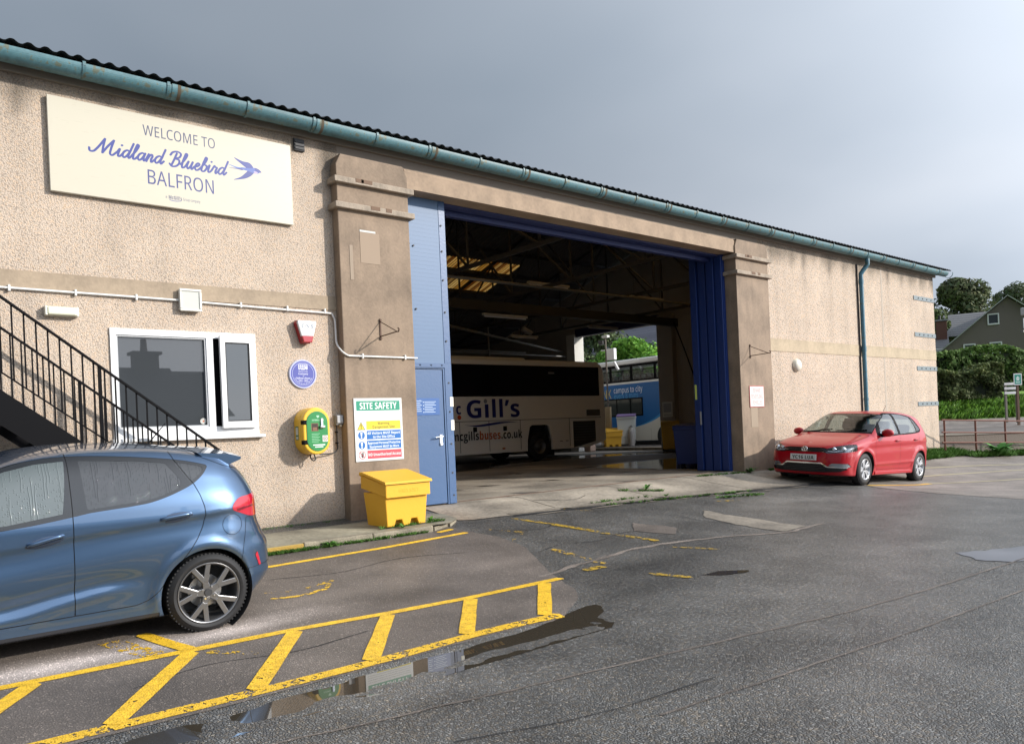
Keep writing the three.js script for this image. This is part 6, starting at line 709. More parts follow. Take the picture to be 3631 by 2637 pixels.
  const rimS = std([0.13, 0.125, 0.12], 0.5, { metalness: 0.6 }); for (const x of [-3.42, -10]) { wheel(c, x, -0.03, 0.5, rimS); const b = wheel(c, x, -2.47, 0.5, rimS); b.rotation.y = Math.PI; mesh('wheel_arch', box(x - 0.6, x + 0.6, 0.5, 1.3, -0.5, -0.36), M.blackMat, c); }
  for (const x of [-1.2, -1.6, -2.1, -2.4]) mesh('vent_slit', box(x - 0.07, x + 0.07, 0.62, 0.64, 0.019, 0.024), gap, c); mesh('side_marker', box(-5.2, -5.08, 0.46, 0.52, 0.019, 0.03), std([0.5, 0.15, 0.03], 0.3), c); mesh('underbody', box(-L + 0.3, -0.6, 0.38, 0.6, -2.3, -0.2), M.blackMat, c); mesh('rear_lamp', rbox(-0.02, 0.035, 0.9, 1.5, -0.3, -0.14, 0.01), std([0.35, 0.02, 0.02], 0.2), c); mesh('mud_flap', box(-2.75, -2.7, 0.12, 0.6, -0.5, -0.05), M.rubber, c);
  const bl = (z, y, s) => [z, y];
  // ---- double decker outside, side at x = 28
  const d = thing('double_decker_bus', 'blue and white double deck bus standing outside the side doorway', 'bus', [28, 0.02, -19.2]);
  const W = std([0.78, 0.78, 0.76], 0.35), P = (m) => m; // local z runs along the bus, 0 .. 10.6 towards the camera
  const BL = 10.6; mesh('body', [rbox(0.02, 2.5, 0.3, 3.16, 0, BL, 0.08, 3)], std([0.02, 0.13, 0.36], 0.35), d); mesh('roof', rbox(-0.02, 2.52, 3.98, 4.24, 0, BL, 0.09, 4), W, d);
  const posts = [0.3, 1.6, 2.95, 4.3, 5.75, 7.2, 8.6, BL - 0.3]; for (const z of posts) for (const x of [0.03, 2.42]) mesh('window_post', box(x, x + 0.06, 3.16, 3.99, z - 0.06, z + 0.06), M.black, d); mesh('window_rail', [box(0.02, 0.08, 3.88, 3.99, 0.2, BL - 0.2), box(0.02, 0.08, 3.15, 3.24, 0.2, BL - 0.2), box(0.022, 0.07, 3.68, 3.71, 0.2, 5.7)], M.black, d);
  for (let k = 0; k < 7; k++) for (const x of [0.045, 2.45]) mesh('upper_window', box(x, x + 0.008, 3.24, 3.88, posts[k] + 0.06, posts[k + 1] - 0.06), tint(0.62, 0.66, 0.64), d);
  for (const [x0, x1] of [[0.2, 0.58], [0.62, 1.0], [1.5, 1.88], [1.92, 2.3]]) for (let z = 0.7; z < 9.6; z += 0.72) { const s = mesh('seat', rbox(x0, x1, 2.9, 3.5, z, z + 0.1, 0.04), std([0.03, 0.03, 0.035], 0.7), d); mesh('headrest_cover', rbox(x0 + 0.03, x1 - 0.03, 3.36, 3.52, z - 0.012, z + 0.112, 0.04), std([0.6, 0.6, 0.58], 0.7), s); }
  mesh('livery', new THREE.PlaneGeometry(BL - 0.16, 2.84).rotateY(-Math.PI / 2).translate(0.016, 1.74, BL / 2), dim(printed(2048, 560, (x, w, h) => { // u runs from the near end (z = BL) on the left? drawn left = far end
    const k = w / (BL - 0.16), X = (zw) => (zw + 19.2 - 0.08) * k, Y = (y) => (3.16 - y) * k; x.fillStyle = '#1668ac'; x.fillRect(0, 0, w, h); x.fillStyle = '#f2f1ec'; x.fillRect(0, 0, w, Y(3.06)); x.fillStyle = '#e4e0d2'; x.fillRect(0, Y(0.9), w, h); const sw = (o, f) => { x.fillStyle = f; x.beginPath(); x.moveTo(X(-15.6), Y(0.9)); x.bezierCurveTo(X(-14.5 + o), Y(0.92), X(-13.3 + o), Y(1.25), X(-12.75 + o), Y(1.85)); x.lineTo(X(-12.3 + o), Y(3.0)); x.lineTo(w, Y(3.0)); x.lineTo(w, h); x.lineTo(X(-15.6), h); x.fill(); }; sw(-0.12, '#3f9ad6'); sw(0.12, '#e4e0d2');
    x.fillStyle = '#fff'; fitText(x, 'campus to city', '#px sans-serif', 74, X(-15.14), Y(2.79), 1.84 * k); x.fillStyle = '#57b0e6'; fitText(x, 'every 8 mins', '#px sans-serif', 70, X(-15.27), Y(2.5), 1.56 * k); x.fillStyle = '#d8c26a'; fitText(x, 'UNILINK', '#px sans-serif', 120, X(-17.1), Y(2.62), 1.75 * k); x.strokeStyle = '#aaa692'; x.lineWidth = 2; for (const z of [-15, -13.8]) { x.beginPath(); x.moveTo(X(z), Y(0.88)); x.lineTo(X(z), h); x.stroke(); } }), 1), d);
  const lw = mesh('lower_window', rbox(0.006, 0.03, 1.5, 2.38, 0.6, 4.97, 0.006), M.black, d); for (const [a, b] of [[0.7, 2.3], [2.36, 3.3], [3.36, 4.18], [4.24, 4.9]]) mesh('pane', box(0.0, 0.008, 1.56, 2.32, a, b), phys([0.02, 0.03, 0.025], 0.02, { ior: 1.7 }), lw);
  for (const z of [6.35, 1.2]) { mesh('wheel_arch', new THREE.CircleGeometry(0.58, 28).rotateY(-Math.PI / 2).translate(0.0115, 0.5, z), M.blackMat, d); const w = wheel(d, 0.0, z, 0.48, std([0.4, 0.38, 0.3], 0.5)); w.rotation.y = -Math.PI / 2; w.position.x = -0.005; w.position.y = 0.58; }
  mesh('skirt', box(0.1, 2.4, 0.12, 0.32, 0.4, BL - 0.4), M.blackMat, d);
}
{ // bins and clutter by the side doorway
  const wheelie = (name, label, pos, cols, s = 1, rot = 0, group) => { const t = thing(name, label, 'wheelie bin', pos, group); const P = [[-0.24, 0.08], [0.24, 0.08], [0.29, 0.93], [-0.29, 0.93]], g = prism(P, 0.56, 0.012).translate(0, 0, -0.28), p = g.attributes.position; for (let i = 0; i < p.count; i++) p.setZ(i, p.getZ(i) * (0.85 + 0.2 * p.getY(i))); g.computeVertexNormals(); mesh('body', [g, rbox(-0.31, 0.31, 0.9, 0.97, -0.33, 0.34, 0.015)], std(cols[0], 0.5), t); const l = rbox(-0.31, 0.31, 0, 0.05, -0.34, 0.36, 0.02).rotateX(0.08).translate(0, 0.985, 0); mesh('lid', [l, rbox(-0.25, 0.25, 0.97, 1.05, -0.38, -0.3, 0.02)], std(cols[1], 0.5), t); for (const x of [-0.25, 0.25]) mesh('wheel', new THREE.CylinderGeometry(0.1, 0.1, 0.05, 20).rotateZ(Math.PI / 2).translate(x, 0.1, -0.29), M.rubber, t); t.scale.setScalar(s); t.rotation.y = rot; return t; };
  const w = wheelie('wheelie_bin', 'pale wheelie bin with a purple lid behind the sunlit grit bin', [27.0, 0.13, -14.4], [[0.66, 0.70, 0.68], [0.30, 0.2, 0.42]], 1.42, -0.9); mesh('front_panel', [rbox(-0.17, 0.17, 0.3, 0.82, 0.262, 0.275, 0.005)], std([0.72, 0.75, 0.74], 0.5), w);
  const y2 = wheelie('wheelie_bin', 'yellow wheelie bin against the doorway jamb inside the hall', [24.35, 0.005, -9.75], [[0.55, 0.36, 0.03], [0.5, 0.32, 0.03]], 1.16, -0.9); mesh('sticker', box(-0.1, 0.1, 0.45, 0.75, 0.262, 0.268), M.whiteDull, y2);
  wheelie('wheelie_bin', 'dark blue wheelie bin just inside the right door', [15.75, 0.015, -2.3], [[0.01, 0.03, 0.17], [0.01, 0.03, 0.16]], 1.02, -1.2);
  for (const [x, z, l] of [[23.6, -8.55, 'dark blue plastic drum left of a twin by the jamb'], [22.6, -7.6, 'dark blue plastic drum nearer the door']]) { const t = thing('plastic_drum', l, 'drum', [x, 0.006, z]); mesh('barrel', uvm(new THREE.LatheGeometry([[0.001, 0], [0.28, 0], [0.3, 0.04], [0.3, 0.3], [0.315, 0.33], [0.3, 0.36], [0.3, 0.68], [0.315, 0.71], [0.3, 0.74], [0.3, 0.98], [0.26, 1.04], [0.001, 1.05]].map((p) => new THREE.Vector2(...p)), 28)), std([0.012, 0.03, 0.15], 0.4), t); mesh('bung', new THREE.CylinderGeometry(0.04, 0.04, 0.03, 14).translate(0.15, 1.06, 0), M.black, t); }
  const n = thing('notice_board', 'small white notice board fixed to the side doorway jamb', 'notice', [24.44, 1.66, -9.9]); mesh('board', rbox(-0.02, 0, -0.3, 0.3, -0.25, 0.25, 0.005), M.whiteDull, n); mesh('picture', [box(-0.026, -0.02, -0.12, 0.24, -0.19, 0.19)], M.grey, n); mesh('text_panel', [box(-0.026, -0.02, -0.26, -0.17, -0.19, 0.19)], std([0.35, 0.35, 0.33], 0.7), n);
  const cy = thing('gas_cylinder', 'grey gas cylinder standing beside the sunlit grit bin', 'cylinder', [26.8, 0.13, -13.95]); mesh('bottle', uvm(new THREE.LatheGeometry([[0.001, 0], [0.15, 0], [0.15, 0.62], [0.12, 0.74], [0.05, 0.8], [0.05, 0.86], [0.001, 0.87]].map((p) => new THREE.Vector2(...p)), 24)), std([0.42, 0.40, 0.38], 0.5), cy); mesh('valve', rbox(-0.05, 0.05, 0.86, 0.95, -0.03, 0.03, 0.01), M.steel, cy);
  const bd = thing('board', 'tall weathered plywood board leaning behind the coach', 'board', [26.5, 0.13, -15.2]); mesh('sheet', rbox(-0.03, 0.03, 0, 1.86, -0.3, 0.32, 0.006), std([0.34, 0.27, 0.17], 0.8, { bumpMap: texs.concH, bumpScale: 0.01 }), bd); mesh('batten', box(-0.06, -0.03, 0, 1.86, 0.26, 0.32), std([0.42, 0.33, 0.2], 0.8), bd);
  const bg = thing('rubble_bag', 'white bag with blue print slumped beside the grit bin', 'bag', [25.9, 0.13, -15.35]); const sg = new THREE.SphereGeometry(1, 24, 16).scale(0.34, 0.22, 0.5).translate(0, 0.16, 0), p = sg.attributes.position; for (let i = 0; i < p.count; i++) p.setY(i, Math.max(0, p.getY(i) + (fbm(p.getX(i) * 6 + 5, p.getZ(i) * 6 + 5, 3, 161) - 0.5) * 0.16)); sg.computeVertexNormals(); mesh('sack', uvm(sg), std([0.66, 0.67, 0.68], 0.7), bg); mesh('print', [rod([-0.2, 0.33, -0.1], [-0.3, 0.2, 0.0], 0.03), rod([-0.18, 0.33, 0.08], [-0.3, 0.18, 0.16], 0.03)], std([0.03, 0.1, 0.4], 0.6), bg);
  const kb = thing('stone_block', 'pinkish stone block at the kerb of the side doorway', 'block', [24.2, 0.006, -14.1]); mesh('stone', rbox(-0.18, 0.18, 0, 0.36, -0.2, 0.2, 0.05, 3), std([0.46, 0.33, 0.26], 0.85), kb);
  S(mesh('yard_kerb', [rbox(25.06, 25.25, -0.05, 0.135, -15.1, -10.4, 0.03)], M.kerb), 'low kerb across the side doorway');
  // unlit tube lights hanging under the roof
  let base = null; for (const [x0, x1, y, z, l] of [[15.6, 17.35, 5.6, -8, 'dusty tube light under the roof, nearest the front'], [13.8, 15.5, 4.5, -8, 'tube light low on the left above the coach front'], [18.2, 19.5, 4.56, -12, 'pale tube light above the coach roof'], [20.2, 21.8, 4.75, -10, 'tube light beside the side doorway header'], [18.6, 20.2, 5.15, -6.5, 'tube light at the right under the roof pipe']]) { const t = thing('tube_light', l, 'light', [(x0 + x1) / 2, y, z], 'unlit tube lights in the hall'); const h = (x1 - x0) / 2; mesh('fitting', rbox(-h, h, 0, 0.07, -0.05, 0.05, 0.01), std([0.42, 0.41, 0.38], 0.5), t); mesh('tube', rod([-h + 0.05, -0.02, 0], [h - 0.05, -0.02, 0], 0.019), M.white, t); for (const s of [-1, 1]) mesh('hanger', rod([s * h * 0.8, 0.07, 0], [s * h * 0.8, 0.75, 0], 0.008), M.dark, t); }
  const cp = thing('camera_post', 'slim post with floodlight, lamp and white box beyond the bus roof', 'post', [27.2, 0.13, -15.7]); mesh('post', rod([0, 0, 0], [0, 5.35, 0], 0.04), std([0.12, 0.10, 0.08], 0.7), cp); mesh('box', rbox(-0.1, 0.1, 4.1, 4.65, 0.12, 0.6, 0.03), M.white, cp); mesh('camera', [rod([0, 4.0, 0.5], [0, 3.6, 0.75], 0.07), rod([0, 4.6, 0], [0, 4.62, -0.3], 0.03)], M.white, cp); mesh('floodlight', rbox(-0.15, 0.12, 4.9, 5.1, -0.35, -0.05, 0.02), M.dark, cp); mesh('lamp', rbox(-0.1, 0.1, 5.2, 5.32, -0.15, 0.2, 0.02), M.whiteDull, cp);
  const hc = thing('hanging_camera', 'white camera housing hanging from the roof pipe', 'camera', [16.6, 4.5, -9.5]); mesh('housing', rod([0, -0.05, 0], [0.3, -0.22, 0.1], 0.09, 0.08, 14), std([0.22, 0.21, 0.2], 0.5), hc); mesh('bracket', rod([0.05, 0.0, 0], [0.05, 0.4, 0], 0.02), M.dark, hc);
  const ca = thing('hanging_cable', 'thin black cable hanging down beside the doorway jamb', 'cable', [0, 0, 0]); mesh('flex', tube([[24.5, 5.2, -9.5], [24.4, 3.9, -8.9], [24.3, 2.2, -8.2]], 0.025, 20, 6), M.black, ca);
}
// ------------------------------------------------------------------ trees, hedges, house and road beyond
const FW = [0.6394, -0.7689], RT = [0.7689, 0.6394]; // away from the camera and to its right
const far = (b, y, d) => [RT[0] * b + FW[0] * d, y, 9.7 + RT[1] * b + FW[1] * d];
const leafM = (c) => new THREE.MeshPhysicalMaterial({ color: c, roughness: 0.75, vertexColors: true, side: THREE.DoubleSide, transmission: 0.25, thickness: 0, specularIntensity: 0.35 });
function leaves(n, place, size, seed, base) { // small bent leaf sprays; place(r) -> [x,y,z, nx,ny,nz, tone]
  const r = rng(seed), P = [], N = [], C = [], U = []; for (let i = 0; i < n; i++) { const q = place(r); if (!q) continue; const [x, y, z, ax, ay, az, tone] = q, s = size * (0.6 + r() * 0.8); const d = V(ax + (r() - 0.5) * 1.5, ay + (r() - 0.5) * 1.5 + 0.25, az + (r() - 0.5) * 1.5).normalize(), t = V(r() - 0.5, r() - 0.5, r() - 0.5).cross(d).normalize(), b = new THREE.Vector3().crossVectors(d, t), o = V(x, y, z); const v = [o.clone().addScaledVector(t, -s), o.clone().addScaledVector(b, -s * 0.5).addScaledVector(d, s * 0.16), o.clone().addScaledVector(t, s), o.clone().addScaledVector(b, s * 0.5).addScaledVector(d, s * 0.16)]; const k = (0.7 + r() * 0.6) * tone, c = [base[0] * k * (0.85 + r() * 0.3), base[1] * k, base[2] * k * (0.8 + r() * 0.4)]; for (const j of [0, 1, 2, 0, 2, 3]) { P.push(v[j].x, v[j].y, v[j].z); N.push(d.x, d.y, d.z); C.push(...c); U.push(0, 0); } }
  const g = new THREE.BufferGeometry(); g.setAttribute('position', new THREE.Float32BufferAttribute(P, 3)); g.setAttribute('normal', new THREE.Float32BufferAttribute(N, 3)); g.setAttribute('uv', new THREE.Float32BufferAttribute(U, 2)); g.setAttribute('color', new THREE.Float32BufferAttribute(C, 3)); return g;
}
const LEAF = leafM(rgb(1, 1, 1)), BARK = std([0.06, 0.045, 0.035], 0.9);
function tree(label, pos, H, R, base, seed, n = 6000, leaf = 0.22, group) {
  const t = thing('tree', label, 'tree', pos, group), r = rng(seed), trunk = [rod([0, -1, 0], [0.1, H * 0.5, 0], R * 0.09, R * 0.05, 8)], blobs = [];
  for (let k = 0; k < 13; k++) { const a = r() * 6.28, e = r(), h = H * (0.38 + 0.5 * e), w = R * (0.72 - 0.5 * e * e) * Math.sqrt(0.25 + r() * 0.75), c = [Math.cos(a) * w, h, Math.sin(a) * w], br = R * (0.34 + r() * 0.22) * (1.15 - 0.45 * e); blobs.push([...c, br]); trunk.push(rod([0.05, H * (0.25 + 0.25 * r()), 0], c, R * 0.03, R * 0.01, 5)); }
  blobs.push([0, H * 0.62, 0, R * 0.6], [0, H * 0.85, 0, R * 0.33]);
  mesh('trunk', trunk, BARK, t);
  mesh('crown', leaves(n, (q) => { const b = blobs[Math.floor(q() * blobs.length)], u = q() * 2 - 1, a = q() * 6.28, s = Math.sqrt(1 - u * u), rad = b[3] * (0.55 + 0.5 * Math.sqrt(q())), d = [s * Math.cos(a), u, s * Math.sin(a)]; if (fbm(b[0] + d[0] * 3, b[1] + d[1] * 3 + d[2] * 2, 2, seed) < 0.36) return null; return [b[0] + d[0] * rad, b[1] + d[1] * rad * 0.85, b[2] + d[2] * rad, ...d, 0.9 + 0.25 * (hash(Math.floor(b[0] * 50), seed) - 0.5)]; }, leaf, seed + 1, base), LEAF, t);
  return t;
}
function hedge(label, b0, b1, d0, d1, y0, y1, base, seed, n, leaf, bulge = 0.25) { const t = thing('hedge', label, 'hedge', far((b0 + b1) / 2, 0, (d0 + d1) / 2)); t.rotation.y = -39.74 * Math.PI / 180; const w = (b1 - b0) / 2, dp = (d1 - d0) / 2; mesh('dark_core', box(-w + 0.3, w - 0.3, y0 - 0.6, y1 - 0.45, -dp + 0.45, dp - 0.3), std([0.012, 0.016, 0.008], 1), t); mesh('foliage', leaves(n, (r) => { const f = r(), x = (r() * 2 - 1) * w, hh = y1 + (fbm(x * 0.55 + 20, seed, 3, seed) - 0.5) * 1.0; let q; if (f < 0.55) q = [x, mix(y0, hh, r()), dp - r() * 0.35, 0, 0.35, 1]; else if (f < 0.9) q = [x, hh - r() * 0.3, (r() * 2 - 1) * dp, 0, 1, 0.2]; else q = [(r() < 0.5 ? -1 : 1) * (w - r() * 0.3), mix(y0, hh, r()), (r() * 2 - 1) * dp, 1, 0.3, 0]; const nz = fbm(q[0] * 1.1 + 9, q[1] * 1.4 + q[2], 3, seed + 2); q[2] += (nz - 0.5) * 2 * bulge * 2; return [...q, (0.55 + nz * 0.8) * (0.75 + 0.6 * sstep(y1 - 0.9, y1, q[1]))]; }, leaf, seed, base), LEAF, t); return t; }  // top highlights painted into leaf tone; near-black core box stands for the shaded inside
{
  // rising ground: far road, grass bank, hillside (frame of the far view)
  const hy = (d) => interp([20, 30, 36, 44, 48, 60, 75, 120, 300], [-0.9, -0.62, -0.45, 0.36, 1.7, 3.0, 5.2, 8, 20], d);
  const sheetBD = (b0, b1, d0, d1, st, off = 0) => { const s = [], bs = range(b0, b1, st), ds = range(d0, d1, st / 2); for (let i = 0; i < bs.length - 1; i++) for (let j = 0; j < ds.length - 1; j++) { const q = (b, d) => { const n = (hy(d + 0.2) - hy(d - 0.2)) / 0.4, l = Math.hypot(1, n); return [...far(b, hy(d) + off + (d > 46 ? (fbm(b * 0.3, d * 0.3, 3, 171) - 0.5) * 0.25 : 0), d), -FW[0] * n / l, 1 / l, -FW[1] * n / l]; }; s.push(...q(bs[i], ds[j]), ...q(bs[i + 1], ds[j]), ...q(bs[i + 1], ds[j + 1]), ...q(bs[i], ds[j]), ...q(bs[i + 1], ds[j + 1]), ...q(bs[i], ds[j + 1])); } return groundGeo(s); };
  S(mesh('far_road', sheetBD(15.5, 90, 26, 44.6, 2), std([1.5, 1.5, 1.55], 0.5, { map: again(texs.tarmac, 2.2, 0.3) })), 'grey road climbing beyond the red railing');
  S(mesh('road_line', [bar(far(18, hy(40.5) + 0.02, 40.5), far(60, hy(39) + 0.02, 39), 0.14, 0.01)], std([0.6, 0.6, 0.58], 0.6)), 'white line on the far road');
  S(mesh('grass_bank', sheetBD(15.5, 120, 44.4, 150, 3), std([0.16, 0.30, 0.04], 0.95)), 'bright green grass bank below the hedges');
  const tufts = []; { const r = rng(77), g = new THREE.BufferGeometry(), P = [], N = []; for (let k = 0; k < 7; k++) { const a = r() * 6.28, lx = Math.cos(a) * 0.12, lz = Math.sin(a) * 0.12; P.push(-0.018, 0, 0, 0.018, 0, 0, lx, 0.16 + r() * 0.14, lz); for (let q = 0; q < 3; q++) N.push(lx * 2, 1, lz * 2); } g.setAttribute('position', new THREE.Float32BufferAttribute(P, 3)); g.setAttribute('normal', new THREE.Float32BufferAttribute(N, 3)); const n = 14000, im = new THREE.InstancedMesh(g, std([0.13, 0.28, 0.03], 0.8, { side: THREE.DoubleSide }), n), o = new THREE.Object3D(), c = new THREE.Color(); for (let i = 0; i < n; i++) { const d = 44.6 + r() * 3.8, b = 20 + r() * 18; o.position.set(...far(b, hy(d) - 0.02, d)); o.rotation.y = r() * 6; o.scale.setScalar(0.5 + r() * 0.9); o.updateMatrix(); im.setMatrixAt(i, o.matrix); const k = 0.6 + r() * 0.9; im.setColorAt(i, c.setRGB(k * (0.8 + 0.4 * r()), k, k * 0.8)); } im.name = 'grass'; im.userData = { kind: 'stuff', label: 'long grass on the bank below the near hedge' }; scene.add(im); }
  hedge('dark clipped hedge standing on the grass bank', 22, 30.6, 47.5, 49.6, 1.75, 3.72, [0.085, 0.11, 0.03], 301, 16000, 0.1);
  hedge('taller pale green hedge before the grey house', 24, 48, 53, 55.2, 1.9, 5.35, [0.10, 0.17, 0.035], 302, 26000, 0.13, 0.4);
  { // post, sign and white boards by the hedge end
    const s = thing('footpath_sign', 'small green sign on a post at the end of the near hedge', 'sign', far(27.78, 0, 42)); s.rotation.y = -39.74 * Math.PI / 180; mesh('post', box(-0.06, 0.06, 0.1, 3.0, -0.1, -0.02), std([0.12, 0.07, 0.045], 0.8), s); mesh('board', rbox(-0.22, 0.22, 2.35, 2.98, -0.02, 0.01, 0.006), M.white, s); mesh('print', plane(-0.18, 0.18, 2.4, 2.93, 0.012), printed(96, 128, (c, w, h) => { c.fillStyle = '#2a9a86'; c.fillRect(0, 0, w, h); c.fillStyle = '#e8f4f0'; c.beginPath(); c.moveTo(48, 22); c.lineTo(80, 52); c.lineTo(16, 52); c.fill(); c.fillRect(28, 56, 40, 24); c.fillRect(16, 96, 64, 12); }), s);
    const f = thing('board_fence', 'short white three board fence below the green sign', 'fence', far(27.5, 0, 42.6)); f.rotation.y = -39.74 * Math.PI / 180; for (const y of [1.95, 2.2, 2.45]) mesh('board', rbox(-0.1, 0.7, y - 0.07, y + 0.07, 0, 0.03, 0.008), M.white, f); for (const x of [0.0, 0.6]) mesh('post', box(x - 0.05, x + 0.05, 0.3, 2.45, -0.1, 0), std([0.2, 0.18, 0.15], 0.8), f);
    const l = thing('street_lamp', 'rusty brown street lamp column at the right edge of the view', 'street lamp', far(26.98, 0, 40)); mesh('column', [rod([0, -0.5, 0], [0, 2.2, 0], 0.1, 0.09, 12), rod([0, 2.2, 0], [0, 6.2, 0], 0.065, 0.05, 12)], std([0.10, 0.065, 0.05], 0.7), l); mesh('bracket', bar([-0.55, 5.05, 0], [0.3, 5.05, 0], 0.12, 0.1), std([0.16, 0.15, 0.14], 0.6), l); mesh('lantern', rbox(-0.2, 0.25, 5.9, 6.3, -0.15, 0.15, 0.06, 3), M.whiteDull, l); mesh('banner_plate', rbox(-0.25, -0.05, 5.2, 5.75, -0.04, 0.0, 0.01), M.grey, l);
  }
  { // house: main gable and low wing
    const h = thing('house', 'dark grey rendered gable house with white windows behind the hedges', 'house', far(41.75, 0, 64)); h.rotation.y = -67 * Math.PI / 180;
    const wl = std([0.2, 0.165, 0.15], 0.9, { bumpMap: texs.dashH, bumpScale: 0.02 }), rt = std([0.17, 0.17, 0.175], 0.8), ap = 10.45, ev = 6.3, hw = 4.95;
    mesh('wall', [prism([[-hw, 2.5], [hw, 2.5], [hw, ev], [0, ap - 0.1], [-hw, ev]], 10).translate(0, 0, -10), box(-8.6, -hw, 2.5, 6.6, -7.5, -2)], wl, h);
    const roof = (x0, z0, x1, z1, name, pts) => mesh(name, pts, rt, h); const sl = Math.atan2(ap - ev, hw), len = Math.hypot(ap - ev, hw) + 0.5;
    const slope = (s) => { const g = []; for (let k = 0; k < 16; k++) { const a = k / 16, x = s * (hw + 0.35) * (1 - a), y = ev - 0.28 + (ap - ev + 0.28) * a; g.push(uvm(new THREE.BoxGeometry(0.42, 0.05, 10.6).rotateZ(s * -sl + 0.03 * s).translate(x - s * 0.15, y + 0.16, -4.95))); } return g; };
    const r0 = mesh('roof', [...slope(-1), ...slope(1)], rt, h); mesh('barge_board', [bar([-hw - 0.4, ev - 0.33, 0.32], [0, ap + 0.02, 0.32], 0.05, 0.26, [0, 0, 1]), bar([hw + 0.4, ev - 0.33, 0.32], [0, ap + 0.02, 0.32], 0.05, 0.26, [0, 0, 1])].map((g) => g), std([0.42, 0.44, 0.42], 0.6), r0);
    const wing = []; for (let k = 0; k < 13; k++) { const a = k / 13; wing.push(uvm(new THREE.BoxGeometry(5.4, 0.06, 0.5).rotateX(0.42).translate(-6.9, 6.75 + 2.1 * a, -1.9 - 4.3 * a))); } const wr = mesh('wing_roof', wing, rt, h); mesh('fascia', box(-9.6, -4.5, 6.35, 6.6, -1.75, -1.7), std([0.5, 0.5, 0.48], 0.6), wr);
    const back = []; for (let k = 0; k < 10; k++) { const a = k / 10; back.push(uvm(new THREE.BoxGeometry(9, 0.06, 0.55).rotateX(0.5).translate(-3.6, 8.1 + 2.4 * a, -6.5 - 4 * a))); } mesh('back_roof', back, rt, h); mesh('dormer', prism([[-7.6, 8.2], [-6.0, 8.2], [-7.5, 9.6]], 0.3).translate(0.2, 0, -6.4), std([0.38, 0.38, 0.35], 0.7), h);
    const ch = mesh('chimney', [rbox(-5.15, -4.3, 7.4, 9.2, -4.2, -3.4, 0.02)], std([0.16, 0.075, 0.055], 0.9), h); mesh('chimney_cap', rbox(-5.25, -4.2, 9.2, 9.32, -4.3, -3.3, 0.02), M.grey, ch); mesh('chimney_pot', rod([-4.85, 9.3, -3.8], [-4.85, 9.75, -3.8], 0.11), M.dark, ch);
    for (const [x, y, w2, h2] of [[-1.05, 8.62, 0.42, 0.47], [-0.95, 6.2, 0.45, 0.5], [-2.85, 6.25, 0.45, 0.45]]) { const wd = mesh('window', [box(x - w2, x + w2, y + h2 - 0.1, y + h2, 0, 0.07), box(x - w2, x + w2, y - h2, y - h2 + 0.12, 0, 0.09), box(x - w2, x - w2 + 0.09, y - h2 + 0.12, y + h2 - 0.1, 0, 0.07), box(x + w2 - 0.09, x + w2, y - h2 + 0.12, y + h2 - 0.1, 0, 0.07)], M.white, h); mesh('pane', box(x - w2 + 0.09, x + w2 - 0.09, y - h2 + 0.12, y + h2 - 0.1, 0.002, 0.02), phys([0.03, 0.035, 0.04], 0.05), wd); }
  }
  tree('big dark rounded tree behind the house roof', far(55.5, 6.0, 95), 11.8, 4.9, [0.125, 0.145, 0.07], 401, 15000, 0.26);
  tree('smaller green tree beside the depot corner, left of the house', far(39.6, 4.0, 72), 7.4, 2.1, [0.12, 0.17, 0.05], 402, 6000, 0.16);
  tree('small dark tree top showing over the depot roof end', far(31.9, 3, 60), 9.6, 1.7, [0.035, 0.042, 0.02], 403, 2600, 0.13);
  tree('thin pale tree behind the house gable at the right edge', far(73, 7, 110), 12.8, 4.4, [0.11, 0.14, 0.07], 404, 5200, 0.24);
  // seen through the side doorway: sunlit bush, darker tree, slate roofed house
  tree('bright green bush above the double decker roof', [38, 0.1, -23.3], 7.2, 2.9, [0.2, 0.42, 0.05], 405, 15000, 0.13).children[1].position.y = -0.3;
  tree('bright green bush left of its twin above the bus', [38.6, 0.1, -26.4], 6.5, 2.2, [0.17, 0.36, 0.05], 406, 8000, 0.13);
  tree('bright green low bush right of its twin above the bus', [37, 0.1, -20.6], 5.6, 1.7, [0.2, 0.42, 0.05], 409, 6000, 0.12);
  tree('grey green tree at the left of the side doorway view', [43, 0.1, -31.5], 9.6, 3.2, [0.10, 0.14, 0.06], 407, 9000, 0.16);
  { const s = thing('slate_house', 'house with a broad purple grey slate roof beyond the yard', 'house', [53, 0, -34]); mesh('wall', box(0, 9, 0, 5, -13, 11), std([0.3, 0.27, 0.23], 0.9), s); const g = [], r = rng(9), st = std([0.19, 0.185, 0.215], 0.55, { vertexColors: true }); for (let k = 0; k < 36; k++) { const a = k / 36, b = uvm(new THREE.BoxGeometry(0.42, 0.03, 25).rotateZ(0.98 - 0.03).translate(-0.5 + 6.2 * a, 4.8 + 9.2 * a, -1)); const c = 0.8 + r() * 0.35; b.setAttribute('color', new THREE.BufferAttribute(new Float32Array(b.attributes.position.count * 3).fill(c), 3)); g.push(b); } mesh('roof', g, st, s); mesh('ridge', box(5.5, 6.0, 14.0, 14.2, -13.5, 11.5), M.grey, s); }
}
